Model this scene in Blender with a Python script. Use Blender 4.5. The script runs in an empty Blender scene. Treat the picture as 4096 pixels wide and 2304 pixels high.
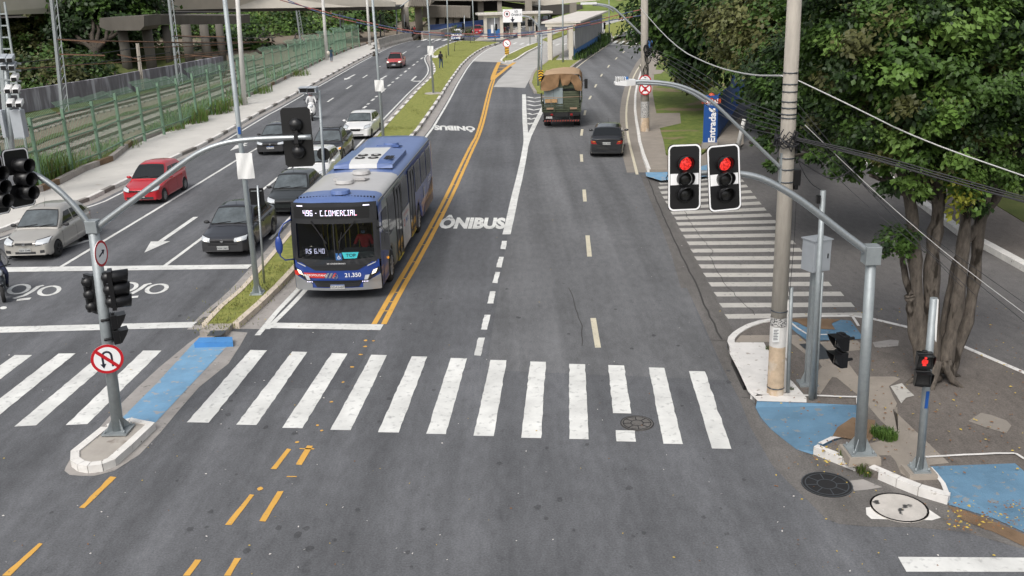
import bpy, bmesh, math, random
import numpy as np
from mathutils import Vector, Matrix
R = random.Random(7)
# ------------------------------------------------------------------ camera, world, sun, exposure
F, HC, RHO = 3750.0, 8.62, 0.028
_yc = -76 + RHO * (2299 - 2048)
PITCH = math.atan((1152 - _yc) * math.cos(RHO) / F)
sc = bpy.context.scene
_f = Vector((0, math.cos(PITCH), -math.sin(PITCH)))
_u0 = Vector((0, math.sin(PITCH), math.cos(PITCH)))
_r = math.cos(RHO) * Vector((1, 0, 0)) - math.sin(RHO) * _u0
_u = math.cos(RHO) * _u0 + math.sin(RHO) * Vector((1, 0, 0))
CP = Vector((0, 0, HC))
cd = bpy.data.cameras.new('camera'); cam = bpy.data.objects.new('camera', cd)
sc.collection.objects.link(cam); sc.camera = cam
cd.sensor_width = 36; cd.lens = 36 * F / 4096; cd.clip_end = 3000; cd.clip_start = 0.1
m = Matrix((( _r.x, _u.x, -_f.x, 0), (_r.y, _u.y, -_f.y, 0), (_r.z, _u.z, -_f.z, HC), (0, 0, 0, 1)))
cam.matrix_world = m
SUN_EL, SUN_AZ = math.radians(50), math.radians(205)
w = bpy.data.worlds.new('World'); sc.world = w; w.use_nodes = True
nt = w.node_tree; nt.nodes.clear()
sky = nt.nodes.new('ShaderNodeTexSky'); sky.sky_type = 'NISHITA'; sky.sun_disc = False
sky.sun_elevation = SUN_EL; sky.sun_rotation = SUN_AZ; sky.dust_density = 5; sky.air_density = 1.0; sky.ozone_density = 1
hs = nt.nodes.new('ShaderNodeHueSaturation'); hs.inputs['Saturation'].default_value = 0.32
bg = nt.nodes.new('ShaderNodeBackground'); bg.inputs[1].default_value = 0.15
wo = nt.nodes.new('ShaderNodeOutputWorld')
nt.links.new(sky.outputs[0], hs.inputs['Color']); nt.links.new(hs.outputs[0], bg.inputs[0]); nt.links.new(bg.outputs[0], wo.inputs[0])
sl = bpy.data.lights.new('sun', 'SUN'); sl.energy = 0.9; sl.angle = math.radians(22); sl.color = (1, 0.965, 0.92)
so = bpy.data.objects.new('sun', sl); sc.collection.objects.link(so)
# sun direction from azimuth (blender sky: rotation measured from +Y clockwise)
sd = Vector((math.sin(SUN_AZ) * math.cos(SUN_EL), math.cos(SUN_AZ) * math.cos(SUN_EL), math.sin(SUN_EL)))
so.rotation_euler = sd.to_track_quat('Z', 'Y').to_euler()
sc.view_settings.view_transform = 'Standard'; sc.view_settings.look = 'None'
sc.view_settings.exposure = 0.2; sc.view_settings.gamma = 1
# ------------------------------------------------------------------ photo pixel -> place on the ground / on an upright plane
def ray(x, y): return _f + (x - 2048) / F * _r - (y - 1152) / F * _u
def G(x, y, z=0.0):
    d = ray(x, y); return CP + d * ((z - HC) / d.z)
def P3(x, y, Y):
    d = ray(x, y); return CP + d * (Y / d.y)
def zz(c, r, x, y): return (c * 1024 + x / 2.5156, r * 576 + y / 2.5156)
def ov(x, y): return (x * 1.59006, y * 1.59006)
def gz(c, r, pts, z=0.0): return [G(*zz(c, r, x, y), z) for x, y in pts]
def gp(pts, z=0.0): return [G(x, y, z) for x, y in pts]
# ------------------------------------------------------------------ objects, tags
COL = sc.collection
def tag(o, label=None, cat=None, group=None, kind=None):
    if label: o['label'] = label
    if cat: o['category'] = cat
    if group: o['group'] = group
    if kind: o['kind'] = kind
    return o
def thing(name, label, cat, loc=(0, 0, 0), rz=0, group=None):
    o = bpy.data.objects.new(name, None); COL.objects.link(o); o.empty_display_size = .2
    o.location = loc; o.rotation_euler = (0, 0, rz)
    return tag(o, label, cat, group)
def dup(o, parent=None):
    c = o.copy(); COL.objects.link(c); c.parent = parent
    for ch in list(o.children): dup(ch, c)
    return c
class MB:
    def __init__(s): s.v = []; s.f = []; s.m = []; s.sm = []
    def add(s, vs, fs, mi=0, smooth=False):
        n = len(s.v); s.v += [tuple(v) for v in vs]
        for f in fs: s.f.append(tuple(i + n for i in f)); s.m.append(mi); s.sm.append(smooth)
    def box(s, x0, x1, y0, y1, z0, z1, mi=0, taper=0):
        t = taper
        s.add([(x0, y0, z0), (x1, y0, z0), (x1, y1, z0), (x0, y1, z0), (x0 + t, y0 + t, z1), (x1 - t, y0 + t, z1), (x1 - t, y1 - t, z1), (x0 + t, y1 - t, z1)],
              [(0, 3, 2, 1), (4, 5, 6, 7), (0, 1, 5, 4), (1, 2, 6, 5), (2, 3, 7, 6), (3, 0, 4, 7)], mi)
        return s
    def obox(s, c, ax, ay, az, hx, hy, hz, mi=0):
        c = Vector(c); ax = Vector(ax).normalized() * hx; ay = Vector(ay).normalized() * hy; az = Vector(az).normalized() * hz
        vs = [c + i * ax + j * ay + k * az for k in (-1, 1) for i, j in ((-1, -1), (1, -1), (1, 1), (-1, 1))]
        s.add(vs, [(0, 3, 2, 1), (4, 5, 6, 7), (0, 1, 5, 4), (1, 2, 6, 5), (2, 3, 7, 6), (3, 0, 4, 7)], mi); return s
    def bar(s, a, b, wd, h=None, mi=0):
        a = Vector(a); b = Vector(b); d = b - a; h = h or wd
        if d.length < 1e-6: return s
        sx = d.cross(Vector((0, 0, 1)))
        if sx.length < 1e-4: sx = Vector((1, 0, 0))
        s.obox((a + b) / 2, d, sx, d.cross(sx), d.length / 2, wd / 2, h / 2, mi); return s
    def tube(s, pts, rad, n=8, mi=0, caps=True, smooth=True):
        pts = [Vector(p) for p in pts]
        if not hasattr(rad, '__len__'): rad = [rad] * len(pts)
        rings = []; prev = None
        for i, p in enumerate(pts):
            d = (pts[min(i + 1, len(pts) - 1)] - pts[max(i - 1, 0)]).normalized()
            if prev is None:
                a = Vector((0, 0, 1)) if abs(d.z) < .9 else Vector((1, 0, 0))
                x = d.cross(a).normalized()
            else: x = (prev - d * prev.dot(d)).normalized()
            prev = x; y = d.cross(x)
            rings.append([p + (x * math.cos(t) + y * math.sin(t)) * rad[i] for t in [2 * math.pi * k / n for k in range(n)]])
        vs = [q for r_ in rings for q in r_]; fs = []
        for i in range(len(pts) - 1):
            for k in range(n): fs.append((i * n + k, i * n + (k + 1) % n, (i + 1) * n + (k + 1) % n, (i + 1) * n + k))
        s.add(vs, fs, mi, smooth)
        if caps:
            s.add(rings[0], [tuple(range(n))[::-1]], mi); s.add(rings[-1], [tuple(range(n))], mi)
        return s
    def cyl(s, a, b, r0, r1=None, n=16, mi=0, smooth=True): return s.tube([a, b], [r0, r0 if r1 is None else r1], n, mi, True, smooth)
    def ell(s, c, rx, ry, rz, nu=14, nv=8, mi=0, rot=None, vmax=1.0):
        vs = []; fs = []
        for j in range(nv + 1):
            t = math.pi * j / nv * vmax
            for i in range(nu):
                a = 2 * math.pi * i / nu
                p = Vector((rx * math.sin(t) * math.cos(a), ry * math.sin(t) * math.sin(a), rz * math.cos(t)))
                if rot: p = rot @ p
                vs.append(Vector(c) + p)
        for j in range(nv):
            for i in range(nu): fs.append((j * nu + i, (j + 1) * nu + i, (j + 1) * nu + (i + 1) % nu, j * nu + (i + 1) % nu))
        s.add(vs, fs, mi, True); return s
    def grid(s, rows, mi=0, smooth=True, closed=False):
        n = len(rows[0]); vs = [p for r_ in rows for p in r_]; fs = []
        for i in range(len(rows) - 1):
            for k in range(n if closed else n - 1): fs.append((i * n + k, i * n + (k + 1) % n, (i + 1) * n + (k + 1) % n, (i + 1) * n + k))
        s.add(vs, fs, mi, smooth); return s
    def poly(s, pts, mi=0): s.add(pts, [tuple(range(len(pts)))], mi); return s
    def prism(s, pts, z0, z1, mi=0, mside=None):
        n = len(pts); a = sum(pts[i][0] * pts[(i + 1) % n][1] - pts[(i + 1) % n][0] * pts[i][1] for i in range(n))
        if a < 0: pts = pts[::-1]
        b = [(p[0], p[1], z0) for p in pts]; t = [(p[0], p[1], z1) for p in pts]
        s.add(t, [tuple(range(n))], mi)
        s.add(b + t, [(i, (i + 1) % n, n + (i + 1) % n, n + i) for i in range(n)], mi if mside is None else mside)
        return s
    def extr(s, pts, d, mi=0, mside=None):
        # planar polygon pts (front) extruded by vector d
        d = Vector(d); n = len(pts); a = [Vector(p) for p in pts]; b = [p + d for p in a]
        s.add(a, [tuple(range(n))], mi); s.add(b, [tuple(range(n))[::-1]], mi)
        s.add(a + b, [(i, n + i, n + (i + 1) % n, (i + 1) % n) for i in range(n)], mi if mside is None else mside); return s
    def disc(s, c, ax, r, t=.02, n=24, mi=0, msid=None, r2=None):
        c = Vector(c); ax = Vector(ax).normalized()
        s.cyl(c, c + ax * t, r, r if r2 is None else r2, n, mi, False); return s
    def build(s, name, mats, parent=None, world=False, bevel=0, sub=0, recalc=True):
        me = bpy.data.meshes.new(name)
        off = Vector((0, 0, 0))
        vs = s.v
        if world and parent is not None:
            o_ = parent; off = Vector((0, 0, 0))
            while o_ is not None: off = off + o_.location; o_ = o_.parent
            vs = [(v[0] - off.x, v[1] - off.y, v[2] - off.z) for v in s.v]
        me.from_pydata(vs, [], s.f)
        if not isinstance(mats, (list, tuple)): mats = [mats]
        for mm in mats: me.materials.append(M[mm] if isinstance(mm, str) else mm)
        me.polygons.foreach_set('material_index', s.m); me.polygons.foreach_set('use_smooth', s.sm)
        if recalc:
            bm = bmesh.new(); bm.from_mesh(me); bmesh.ops.remove_doubles(bm, verts=bm.verts, dist=1e-4)
            bmesh.ops.recalc_face_normals(bm, faces=bm.faces); bm.to_mesh(me); bm.free()
        me.update()
        o = bpy.data.objects.new(name, me); COL.objects.link(o)
        if parent is not None: o.parent = parent
        if bevel:
            b = o.modifiers.new('b', 'BEVEL'); b.width = bevel; b.segments = 2; b.limit_method = 'ANGLE'
        if sub:
            b = o.modifiers.new('s', 'SUBSURF'); b.levels = sub; b.render_levels = sub
        return o
_tc = {}
def text_mesh(txt, size=1.0, sx=1.0, extrude=0.0, bold=0.0, align='CENTER', shear=0):
    k = (txt, extrude, bold, align, shear)
    if k not in _tc:
        cu = bpy.data.curves.new('t', 'FONT'); cu.body = txt; cu.extrude = extrude; cu.offset = bold; cu.align_x = align; cu.align_y = 'CENTER'; cu.size = 1; cu.resolution_u = 3; cu.shear = shear
        o = bpy.data.objects.new('t', cu); COL.objects.link(o)
        dg = bpy.context.evaluated_depsgraph_get(); me = bpy.data.meshes.new_from_object(o.evaluated_get(dg))
        _tc[k] = ([tuple(v.co) for v in me.vertices], [tuple(p.vertices) for p in me.polygons])
        bpy.data.objects.remove(o); bpy.data.curves.remove(cu); bpy.data.meshes.remove(me)
    vs, fs = _tc[k]
    return [(v[0] * size * sx, v[1] * size, v[2]) for v in vs], fs
def put_text(mb, txt, org, ux, uy, size, sx=1.0, mi=0, bold=0.0, align='CENTER', off=0.0, shear=0):
    vs, fs = text_mesh(txt, size, sx, 0, bold, align, shear); ux = Vector(ux).normalized(); uy = Vector(uy).normalized(); n = ux.cross(uy)
    mb.add([Vector(org) + ux * v[0] + uy * v[1] + n * off for v in vs], fs, mi)
# ------------------------------------------------------------------ materials
M = {}
def mat(name, col, rough=.6, metal=0, var=0, vs=3.0, spec=.5, emit=None, es=1, coat=0, bump=0, bs=40, col2=None, detail=6, trans=0, alpha=1, stretch=None, dots=None):
    m = bpy.data.materials.new(name); m.use_nodes = True; n = m.node_tree; b = n.nodes['Principled BSDF']
    b.inputs['Base Color'].default_value = (*col, 1); b.inputs['Roughness'].default_value = rough; b.inputs['Metallic'].default_value = metal
    b.inputs['Specular IOR Level'].default_value = spec; b.inputs['Coat Weight'].default_value = coat; b.inputs['Coat Roughness'].default_value = .05
    if emit: b.inputs['Emission Color'].default_value = (*emit, 1); b.inputs['Emission Strength'].default_value = es
    if trans: b.inputs['Transmission Weight'].default_value = trans
    if alpha < 1: b.inputs['Alpha'].default_value = alpha
    if var or bump or dots:
        tc = n.nodes.new('ShaderNodeTexCoord'); mp = n.nodes.new('ShaderNodeMapping'); n.links.new(tc.outputs['Object'], mp.inputs[0])
        if stretch: mp.inputs['Scale'].default_value = stretch
    if var:
        nz = n.nodes.new('ShaderNodeTexNoise'); nz.inputs['Scale'].default_value = vs; nz.inputs['Detail'].default_value = detail; nz.inputs['Roughness'].default_value = .65
        n.links.new(mp.outputs[0], nz.inputs['Vector'])
        cr = n.nodes.new('ShaderNodeValToRGB'); c2 = col2 or tuple(min(1, c * (1 + var)) for c in col); c1 = col if col2 else tuple(c * (1 - var) for c in col)
        cr.color_ramp.elements[0].position = .3; cr.color_ramp.elements[1].position = .7
        cr.color_ramp.elements[0].color = (*c1, 1); cr.color_ramp.elements[1].color = (*c2, 1)
        n.links.new(nz.outputs['Fac'], cr.inputs[0]); last = cr.outputs[0]
        if dots:
            n2 = n.nodes.new('ShaderNodeTexNoise'); n2.inputs['Scale'].default_value = dots[0]; n2.inputs['Detail'].default_value = 3
            n.links.new(mp.outputs[0], n2.inputs['Vector'])
            r2 = n.nodes.new('ShaderNodeValToRGB'); r2.color_ramp.elements[0].position = dots[1]; r2.color_ramp.elements[1].position = dots[1] + dots[2]
            r2.color_ramp.elements[0].color = (0, 0, 0, 1); r2.color_ramp.elements[1].color = (1, 1, 1, 1)
            n.links.new(n2.outputs['Fac'], r2.inputs[0])
            mx = n.nodes.new('ShaderNodeMixRGB'); mx.inputs[2].default_value = (*dots[3], 1); n.links.new(r2.outputs[0], mx.inputs[0]); n.links.new(last, mx.inputs[1]); last = mx.outputs[0]
        n.links.new(last, b.inputs['Base Color'])
    if bump:
        nb = n.nodes.new('ShaderNodeTexNoise'); nb.inputs['Scale'].default_value = bs; nb.inputs['Detail'].default_value = 4
        n.links.new(mp.outputs[0], nb.inputs['Vector']); bp = n.nodes.new('ShaderNodeBump'); bp.inputs['Strength'].default_value = bump; bp.inputs['Distance'].default_value = .02
        n.links.new(nb.outputs['Fac'], bp.inputs['Height']); n.links.new(bp.outputs[0], b.inputs['Normal'])
    M[name] = m; return m
def asphalt(name, base, tyre=True, warm=0.0):
    """fine grain, broad patches, lengthwise tyre wear, dark spots"""
    m = mat(name, base, .85, 0, .12, .35, .3); n = m.node_tree; b = n.nodes['Principled BSDF']
    L = n.links; N = n.nodes; src = b.inputs['Base Color'].links[0].from_socket
    tc = N.new('ShaderNodeTexCoord')
    def noise(scale, det, sc3=None, rough=.6):
        mp = N.new('ShaderNodeMapping'); L.new(tc.outputs['Object'], mp.inputs[0])
        if sc3: mp.inputs['Scale'].default_value = sc3
        q = N.new('ShaderNodeTexNoise'); q.inputs['Scale'].default_value = scale; q.inputs['Detail'].default_value = det; q.inputs['Roughness'].default_value = rough; L.new(mp.outputs[0], q.inputs['Vector']); return q.outputs['Fac']
    def mul(prev, fac, lo, hi, p0=.3, p1=.7):
        r = N.new('ShaderNodeMapRange'); r.inputs[1].default_value = p0; r.inputs[2].default_value = p1; r.inputs[3].default_value = lo; r.inputs[4].default_value = hi; L.new(fac, r.inputs[0])
        x = N.new('ShaderNodeVectorMath'); x.operation = 'SCALE'; L.new(prev, x.inputs[0]); L.new(r.outputs[0], x.inputs['Scale']); return x.outputs[0]
    c = mul(src, noise(28, 3, rough=.8), .72, 1.32); c = mul(c, noise(.09, 3), .86, 1.1)
    c = mul(c, noise(6, 5, (1, .35, 1)), .86, 1.12)
    if tyre: c = mul(c, noise(.8, 4, (1.3, .045, 1), .5), .78, 1.16, .34, .66)
    c = mul(c, noise(2.3, 8, (1, .6, 1), .75), .72, 1.0, .3, .42)
    c = mul(c, noise(9, 4, None, .7), 1.0, 1.45, .7, .8)
    L.new(c, b.inputs['Base Color'])
    bp = N.new('ShaderNodeBump'); bp.inputs['Strength'].default_value = .25; bp.inputs['Distance'].default_value = .01
    L.new(noise(60, 3), bp.inputs['Height']); L.new(bp.outputs[0], b.inputs['Normal'])
    return m
def paint(name, col, wear=.55, wcol=(.11, .11, .115), sc_=3.0):
    m = mat(name, col, .7, 0, .1, 1.5, .3, dots=(sc_ * 4, wear, .12, wcol)); return m
asphalt('asphalt', (.123, .126, .133)); asphalt('asphalt_fresh', (.106, .109, .116)); asphalt('asphalt_scuff', (.082, .084, .088)); asphalt('asphalt_worn', (.145, .147, .151)); asphalt('asphalt_old', (.14, .132, .124)); asphalt('asphalt_side', (.15, .143, .138), False)
asphalt('pavement_rough', (.155, .137, .122), False)
mat('concrete_lane', (.43, .42, .4), .9, 0, .12, .5, .3, bump=.1); mat('concrete', (.4, .37, .33), .9, 0, .14, 1.2, .3, bump=.2, dots=(3, .6, .1, (.25, .22, .19)))
mat('sidewalk', (.56, .54, .5), .9, 0, .08, .8, .3, bump=.1, dots=(2, .66, .1, (.42, .37, .32)))
mat('concrete_band', (.3, .265, .225), .9, 0, .12, 1.5, .3, bump=.3, dots=(14, .68, .06, (.1, .09, .08)))
mat('gutter', (.33, .31, .29), .9, 0, .15, 2, .3, bump=.3, dots=(7, .62, .1, (.16, .15, .14)))
mat('gutter_tan', (.25, .225, .195), .9, 0, .12, 1, .3, bump=.2)
mat('kerb_white', (.72, .7, .66), .8, 0, .12, 3, .3, bump=.3, dots=(9, .66, .06, (.25, .22, .2)))
mat('kerb_grey', (.23, .21, .19), .9, 0, .15, 4, .3); mat('kerb_cream', (.6, .52, .42), .85, 0, .15, 3, .3)
mat('kerb_concrete', (.34, .31, .28), .9, 0, .2, 2, .3, bump=.3)
mat('blue_paint', (.18, .34, .5), .8, 0, .12, 2, .3, bump=.2, dots=(5, .6, .05, (.34, .36, .38)))
mat('blue_paint_worn', (.115, .215, .31), .85, 0, .2, 1.2, .3, bump=.4, dots=(6, .61, .05, (.2, .23, .25)))
mat('blue_paint_deep', (.07, .25, .55), .8, 0, .1, 2)
mat('white_wash', (.68, .66, .63), .85, 0, .1, 2.5, .3, bump=.3, dots=(7, .64, .06, (.4, .36, .32)))
mat('white_mark', (.68, .68, .65), .75, 0, .2, .9, .3, detail=9, dots=(7, .57, .2, (.36, .36, .35))); paint('cream_mark', (.6, .55, .42), .6, (.3, .28, .22)); paint('yellow_mark', (.66, .37, .08), .63, (.3, .2, .1))
paint('white_worn', (.5, .48, .44), .6, (.26, .25, .24), 2)
mat('grass', (.17, .2, .05), .95, 0, .3, 5, .2, bump=.8, bs=60, col2=(.31, .31, .09), dots=(6, .66, .1, (.2, .15, .06)))
mat('grass_verge', (.09, .14, .03), .95, 0, .3, 2.2, .2, bump=.8, bs=50, col2=(.2, .23, .06), dots=(.35, .56, .08, (.24, .19, .11)))
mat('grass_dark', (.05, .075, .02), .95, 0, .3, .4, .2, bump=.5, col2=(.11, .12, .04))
mat('dirt', (.2, .135, .085), .95, 0, .25, 2, .2, bump=.4); mat('ballast', (.2, .165, .125), .95, 0, .35, 6, .2, bump=.6, bs=20)
mat('earth', (.12, .11, .07), .95, 0, .35, .15, .2)
mat('asphalt_crack', (.05, .047, .045), .9); mat('rust', (.13, .07, .04), .8, 0, .3, 5); mat('rail', (.16, .1, .07), .5, .6, .2, 6)
mat('galv', (.42, .45, .46), .42, .75, .12, 30, .5); mat('galv_dull', (.3, .33, .34), .5, .35, .12, 6, .5); mat('pole_grey', (.36, .4, .41), .55, .25, .1, 3)
mat('concrete_pole', (.37, .34, .295), .9, 0, .14, 3, .3, bump=.3, stretch=(3, 3, .5)); mat('pole_white', (.62, .61, .58), .8, 0, .08, 2)
mat('pole_stain', (.52, .4, .28), .9, 0, .25, 4, dots=(3, .52, .2, (.6, .56, .5))); mat('pole_paper', (.5, .49, .47), .9, 0, .2, 20, dots=(30, .52, .05, (.08, .08, .08)), stretch=(1, 1, 1))
mat('black', (.008, .008, .009), .35, 0, 0); mat('black_matte', (.013, .013, .014), .75); mat('rubber', (.02, .02, .02), .8); mat('wire', (.025, .025, .028), .6); mat('wire_light', (.45, .45, .44), .5)
mat('white_plastic', (.75, .75, .74), .4); mat('white_sheet', (.78, .78, .76), .6); mat('sign_white', (.9, .9, .9), .5); mat('sign_red', (.55, .01, .02), .4); mat('sign_black', (.012, .013, .03), .5)
mat('lens_dark', (.03, .03, .03), .25, 0, .5, 90); mat('red_on', (.5, .01, .01), .3, emit=(1, .05, .04), es=1.0); mat('red_dim', (.45, .01, .01), .4, emit=(1, .02, .02), es=.25)
mat('green_on', (0, .6, .4), .3, emit=(.02, 1, .55), es=5)
mat('steel_dark', (.09, .1, .11), .5, .5); mat('cabinet', (.42, .45, .48), .5, .2, .05, 3)
mat('fence_green', (.15, .25, .17), .6, 0, .2, 4); mat('wall_stained', (.22, .21, .23), .95, 0, .4, 1.5, .2, stretch=(1, 1, .15), dots=(1.5, .54, .12, (.46, .46, .5)))
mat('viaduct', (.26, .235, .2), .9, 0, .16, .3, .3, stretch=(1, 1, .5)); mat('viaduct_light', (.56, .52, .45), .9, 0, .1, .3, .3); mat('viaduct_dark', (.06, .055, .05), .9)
mat('blue_panel', (.02, .06, .2), .6, 0, .15, .5); mat('blue_wall', (.03, .13, .34), .7, 0, .15, .6); mat('shelter_panel', (.3, .3, .31), .6, 0, .25, 1.5, stretch=(4, 4, .3)); mat('shelter_roof', (.62, .58, .53), .8, 0, .12, 1)
mat('yellow', (.75, .42, .02), .5); mat('totem_blue', (.012, .08, .31), .5); mat('orange_red', (.5, .07, .02), .5)
mat('bark', (.055, .048, .042), .95, 0, .35, 7, .2, bump=1, bs=9, col2=(.17, .145, .12), detail=9, stretch=(1.6, 1.6, .5), dots=(3, .6, .06, (.03, .025, .02))); mat('bark_dark', (.05, .04, .03), .95, 0, .3, 6)

# LED lens: bright dots on a darker red disc
_m = M['red_on']; _n = _m.node_tree; _v = _n.nodes.new('ShaderNodeTexVoronoi'); _v.inputs['Scale'].default_value = 42; _t = _n.nodes.new('ShaderNodeTexCoord'); _n.links.new(_t.outputs['Object'], _v.inputs['Vector'])
_q = _n.nodes.new('ShaderNodeMapRange'); _q.inputs[1].default_value = .1; _q.inputs[2].default_value = .62; _q.inputs[3].default_value = 1.7; _q.inputs[4].default_value = .35; _n.links.new(_v.outputs['Distance'], _q.inputs[0]); _n.links.new(_q.outputs[0], _n.nodes['Principled BSDF'].inputs['Emission Strength'])
# ------------------------------------------------------------------ SETTING: ground, roads, islands, markings
def struct(name, mb, mats, **k):
    o = mb.build(name, mats, **k); o['kind'] = 'structure'; return o
def resample(pts, step, closed=False):
    P_ = [Vector((p[0], p[1], 0)) for p in pts]
    if closed: P_.append(P_[0])
    out = []; 
    for a, b in zip(P_, P_[1:]):
        n = max(1, int((b - a).length / step))
        for i in range(n): out.append(a.lerp(b, i / n))
    if not closed: out.append(P_[-1])
    return out
def smooth(pts, it=2):
    for _ in range(it):
        q = [pts[0]]
        for a, b in zip(pts, pts[1:]): q += [a.lerp(b, .25), a.lerp(b, .75)]
        q.append(pts[-1]); pts = q
    return pts
def offs(pts, d):
    out = []
    for i, p in enumerate(pts):
        t = (pts[min(i + 1, len(pts) - 1)] - pts[max(i - 1, 0)]); t.z = 0
        if t.length < 1e-6: out.append(p.copy()); continue
        t.normalize(); out.append(p + Vector((-t.y, t.x, 0)) * d)
    return out
def strip(mb, pts, w0, w1=None, z=.008, mi=0, wob=0):
    """flat band along pts between lateral offsets w0..w1 (w1 None: centred, width w0)"""
    if w1 is None: w0, w1 = -w0 / 2, w0 / 2
    a = offs(pts, w0); b = offs(pts, w1)
    rows = []
    for p, q in zip(a, b):
        e = (R.uniform(-wob, wob), R.uniform(-wob, wob)) if wob else (0, 0)
        rows.append([(p.x + e[0], p.y, z), (q.x + e[1], q.y, z)])
    mb.grid(rows, mi, False)
def kerb(mb, pts, w=.15, h=.16, pat=(0,), seg=1.0, side=1, z0=-.02):
    if len(pts) < 2: return
    pts = resample(pts, seg); o = offs(pts, w * side)
    for i in range(len(pts) - 1):
        a, b, c, d = pts[i], pts[i + 1], o[i + 1], o[i]
        mi = pat[i % len(pat)]
        g = (b - a) * (.012 / max((b - a).length, .05)) if len(pat) > 1 or True else Vector()
        a = a + g; d = d + g
        q = [a, b, c, d]; t = [Vector((p.x, p.y, h)) for p in q]; bo = [Vector((p.x, p.y, z0)) for p in q]
        mb.add(bo + t, [(4, 5, 6, 7), (0, 1, 5, 4), (1, 2, 6, 5), (2, 3, 7, 6), (3, 0, 4, 7)], mi)
def quadmark(mb, q, z=.008, wob=.006, mi=0):
    """painted quad with slightly ragged edges; q = TL,TR,BR,BL"""
    q = [Vector((p[0], p[1], z)) for p in q]; n = max(2, int((q[3] - q[0]).length / .18)); rows = []
    for i in range(n + 1):
        t = i / n; a = q[0].lerp(q[3], t); b = q[1].lerp(q[2], t)
        if 0 < i < n: a.x += R.gauss(0, wob); b.x += R.gauss(0, wob)
        rows.append([a, b])
    mb.grid(rows, mi, False)
Z_R = 0.0
# ground to the horizon
mb = MB(); mb.poly([(-1500, -200, -.35), (1500, -200, -.35), (1500, 2500, -.35), (-1500, 2500, -.35)]); struct('ground', mb, 'earth')
# left kerb line (road edge) and fence line
K1 = [(-260, 1010), (-60, 955), (100, 897), (230, 845), zz(0, 1, 870, 590), zz(0, 1, 1000, 525), zz(0, 1, 1210, 425), zz(0, 1, 1500, 280), zz(0, 1, 1760, 150), zz(0, 1, 2050, 25), zz(1, 0, 0, 1170), zz(1, 0, 130, 1103), zz(1, 0, 300, 1010), zz(1, 0, 450, 925), zz(1, 0, 610, 840), zz(1, 0, 750, 762), zz(1, 0, 900, 680), zz(1, 0, 1000, 625), zz(1, 0, 1100, 575), zz(1, 0, 1235, 505), (1560, 183), (1610, 168), (1648, 162)]
K2 = [(-260, 880), (-60, 832), (60, 800), (159, 778), zz(0, 1, 560, 440), zz(0, 1, 830, 300), zz(0, 1, 1100, 200), (517, 590), (560, 572), zz(0, 0, 1500, 1405), zz(0, 0, 1700, 1320), zz(0, 0, 1890, 1245), zz(0, 0, 2180, 1135), zz(0, 0, 2430, 1005), (1024, 377), zz(1, 0, 60, 915), zz(1, 0, 230, 838), zz(1, 0, 450, 722), zz(1, 0, 690, 602), zz(1, 0, 800, 562), zz(1, 0, 930, 508), zz(1, 0, 1060, 470), (1500, 168), (1560, 150), (1640, 146)]
k1 = [G(x, y) for x, y in K1]; k2 = [G(x, y) for x, y in K2]
mb = MB(); mb.poly([Vector((v.x, v.y, 0)) for v in k1[:-1]] + gp([(1700, 158), (1800, 150), (1890, 110), (1990, 95), (2060, 85), (2200, 80), (2320, 62), (2450, 44), (2600, 22), (2640, 60), (2640, 100)]) +
                [G(2650, 130), Vector((14, 150, 0)), Vector((20, 110, 0)), Vector((80, 90, 0)), Vector((80, 30, 0)), Vector((60, 2, 0)), Vector((-40, 2, 0)), Vector((-40, 20, 0))])
struct('road', mb, 'asphalt')
mb = MB(); mb.poly(gp([(1030, 1342), (1190, 1160), (1350, 960), (1500, 780), (1708, 531), (1775, 413), (1819, 338), (1880, 250), (1995, 252), (1962, 330), (1925, 480), (1870, 640), (1796, 800), (1712, 960), (1608, 1150), (1520, 1310), (1430, 1480), (1390, 1560), (880, 1540)], .002)); struct('road_patch', mb, 'asphalt_fresh')
mb = MB(); mb.poly(gp([(1945, 1480), (2030, 938), (2104, 560), (2098, 385), (2178, 382), (2255, 300), (2420, 190), (2490, 185), (2600, 180), (2540, 300), (2520, 420), (2560, 700), (2620, 850), (2720, 1080), (2790, 1260), (2860, 1420), (2900, 1520)], .002)); struct('road_patch', mb, 'asphalt_worn')
# sidewalk on the left with its kerb
mb = MB(); sk1 = smooth(k1, 1); sk2 = k2
mb.prism([(p.x, p.y) for p in offs(sk1, .1)] + [(p.x, p.y) for p in reversed(sk2)], -.05, .15); struct('sidewalk', mb, 'sidewalk')
mb = MB(); kerb(mb, [p for p in sk1 if p.y < 32], .2, .165, (0, 0, 1), 1.0); kerb(mb, [p for p in sk1 if p.y >= 31], .2, .165, (0, 0, 1), 1.05)
struct('kerb', mb, ['kerb_white', 'kerb_grey', 'kerb_concrete'])
mb = MB(); strip(mb, sk1, -.45, 0, .004); struct('gutter', mb, 'gutter')
# low planter kerb along the fence
mb = MB(); kerb(mb, k2, .25, .42, (0, 0, 0, 1), 1.3, side=-1); struct('planter_kerb', mb, ['kerb_concrete', 'dirt'])
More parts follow.
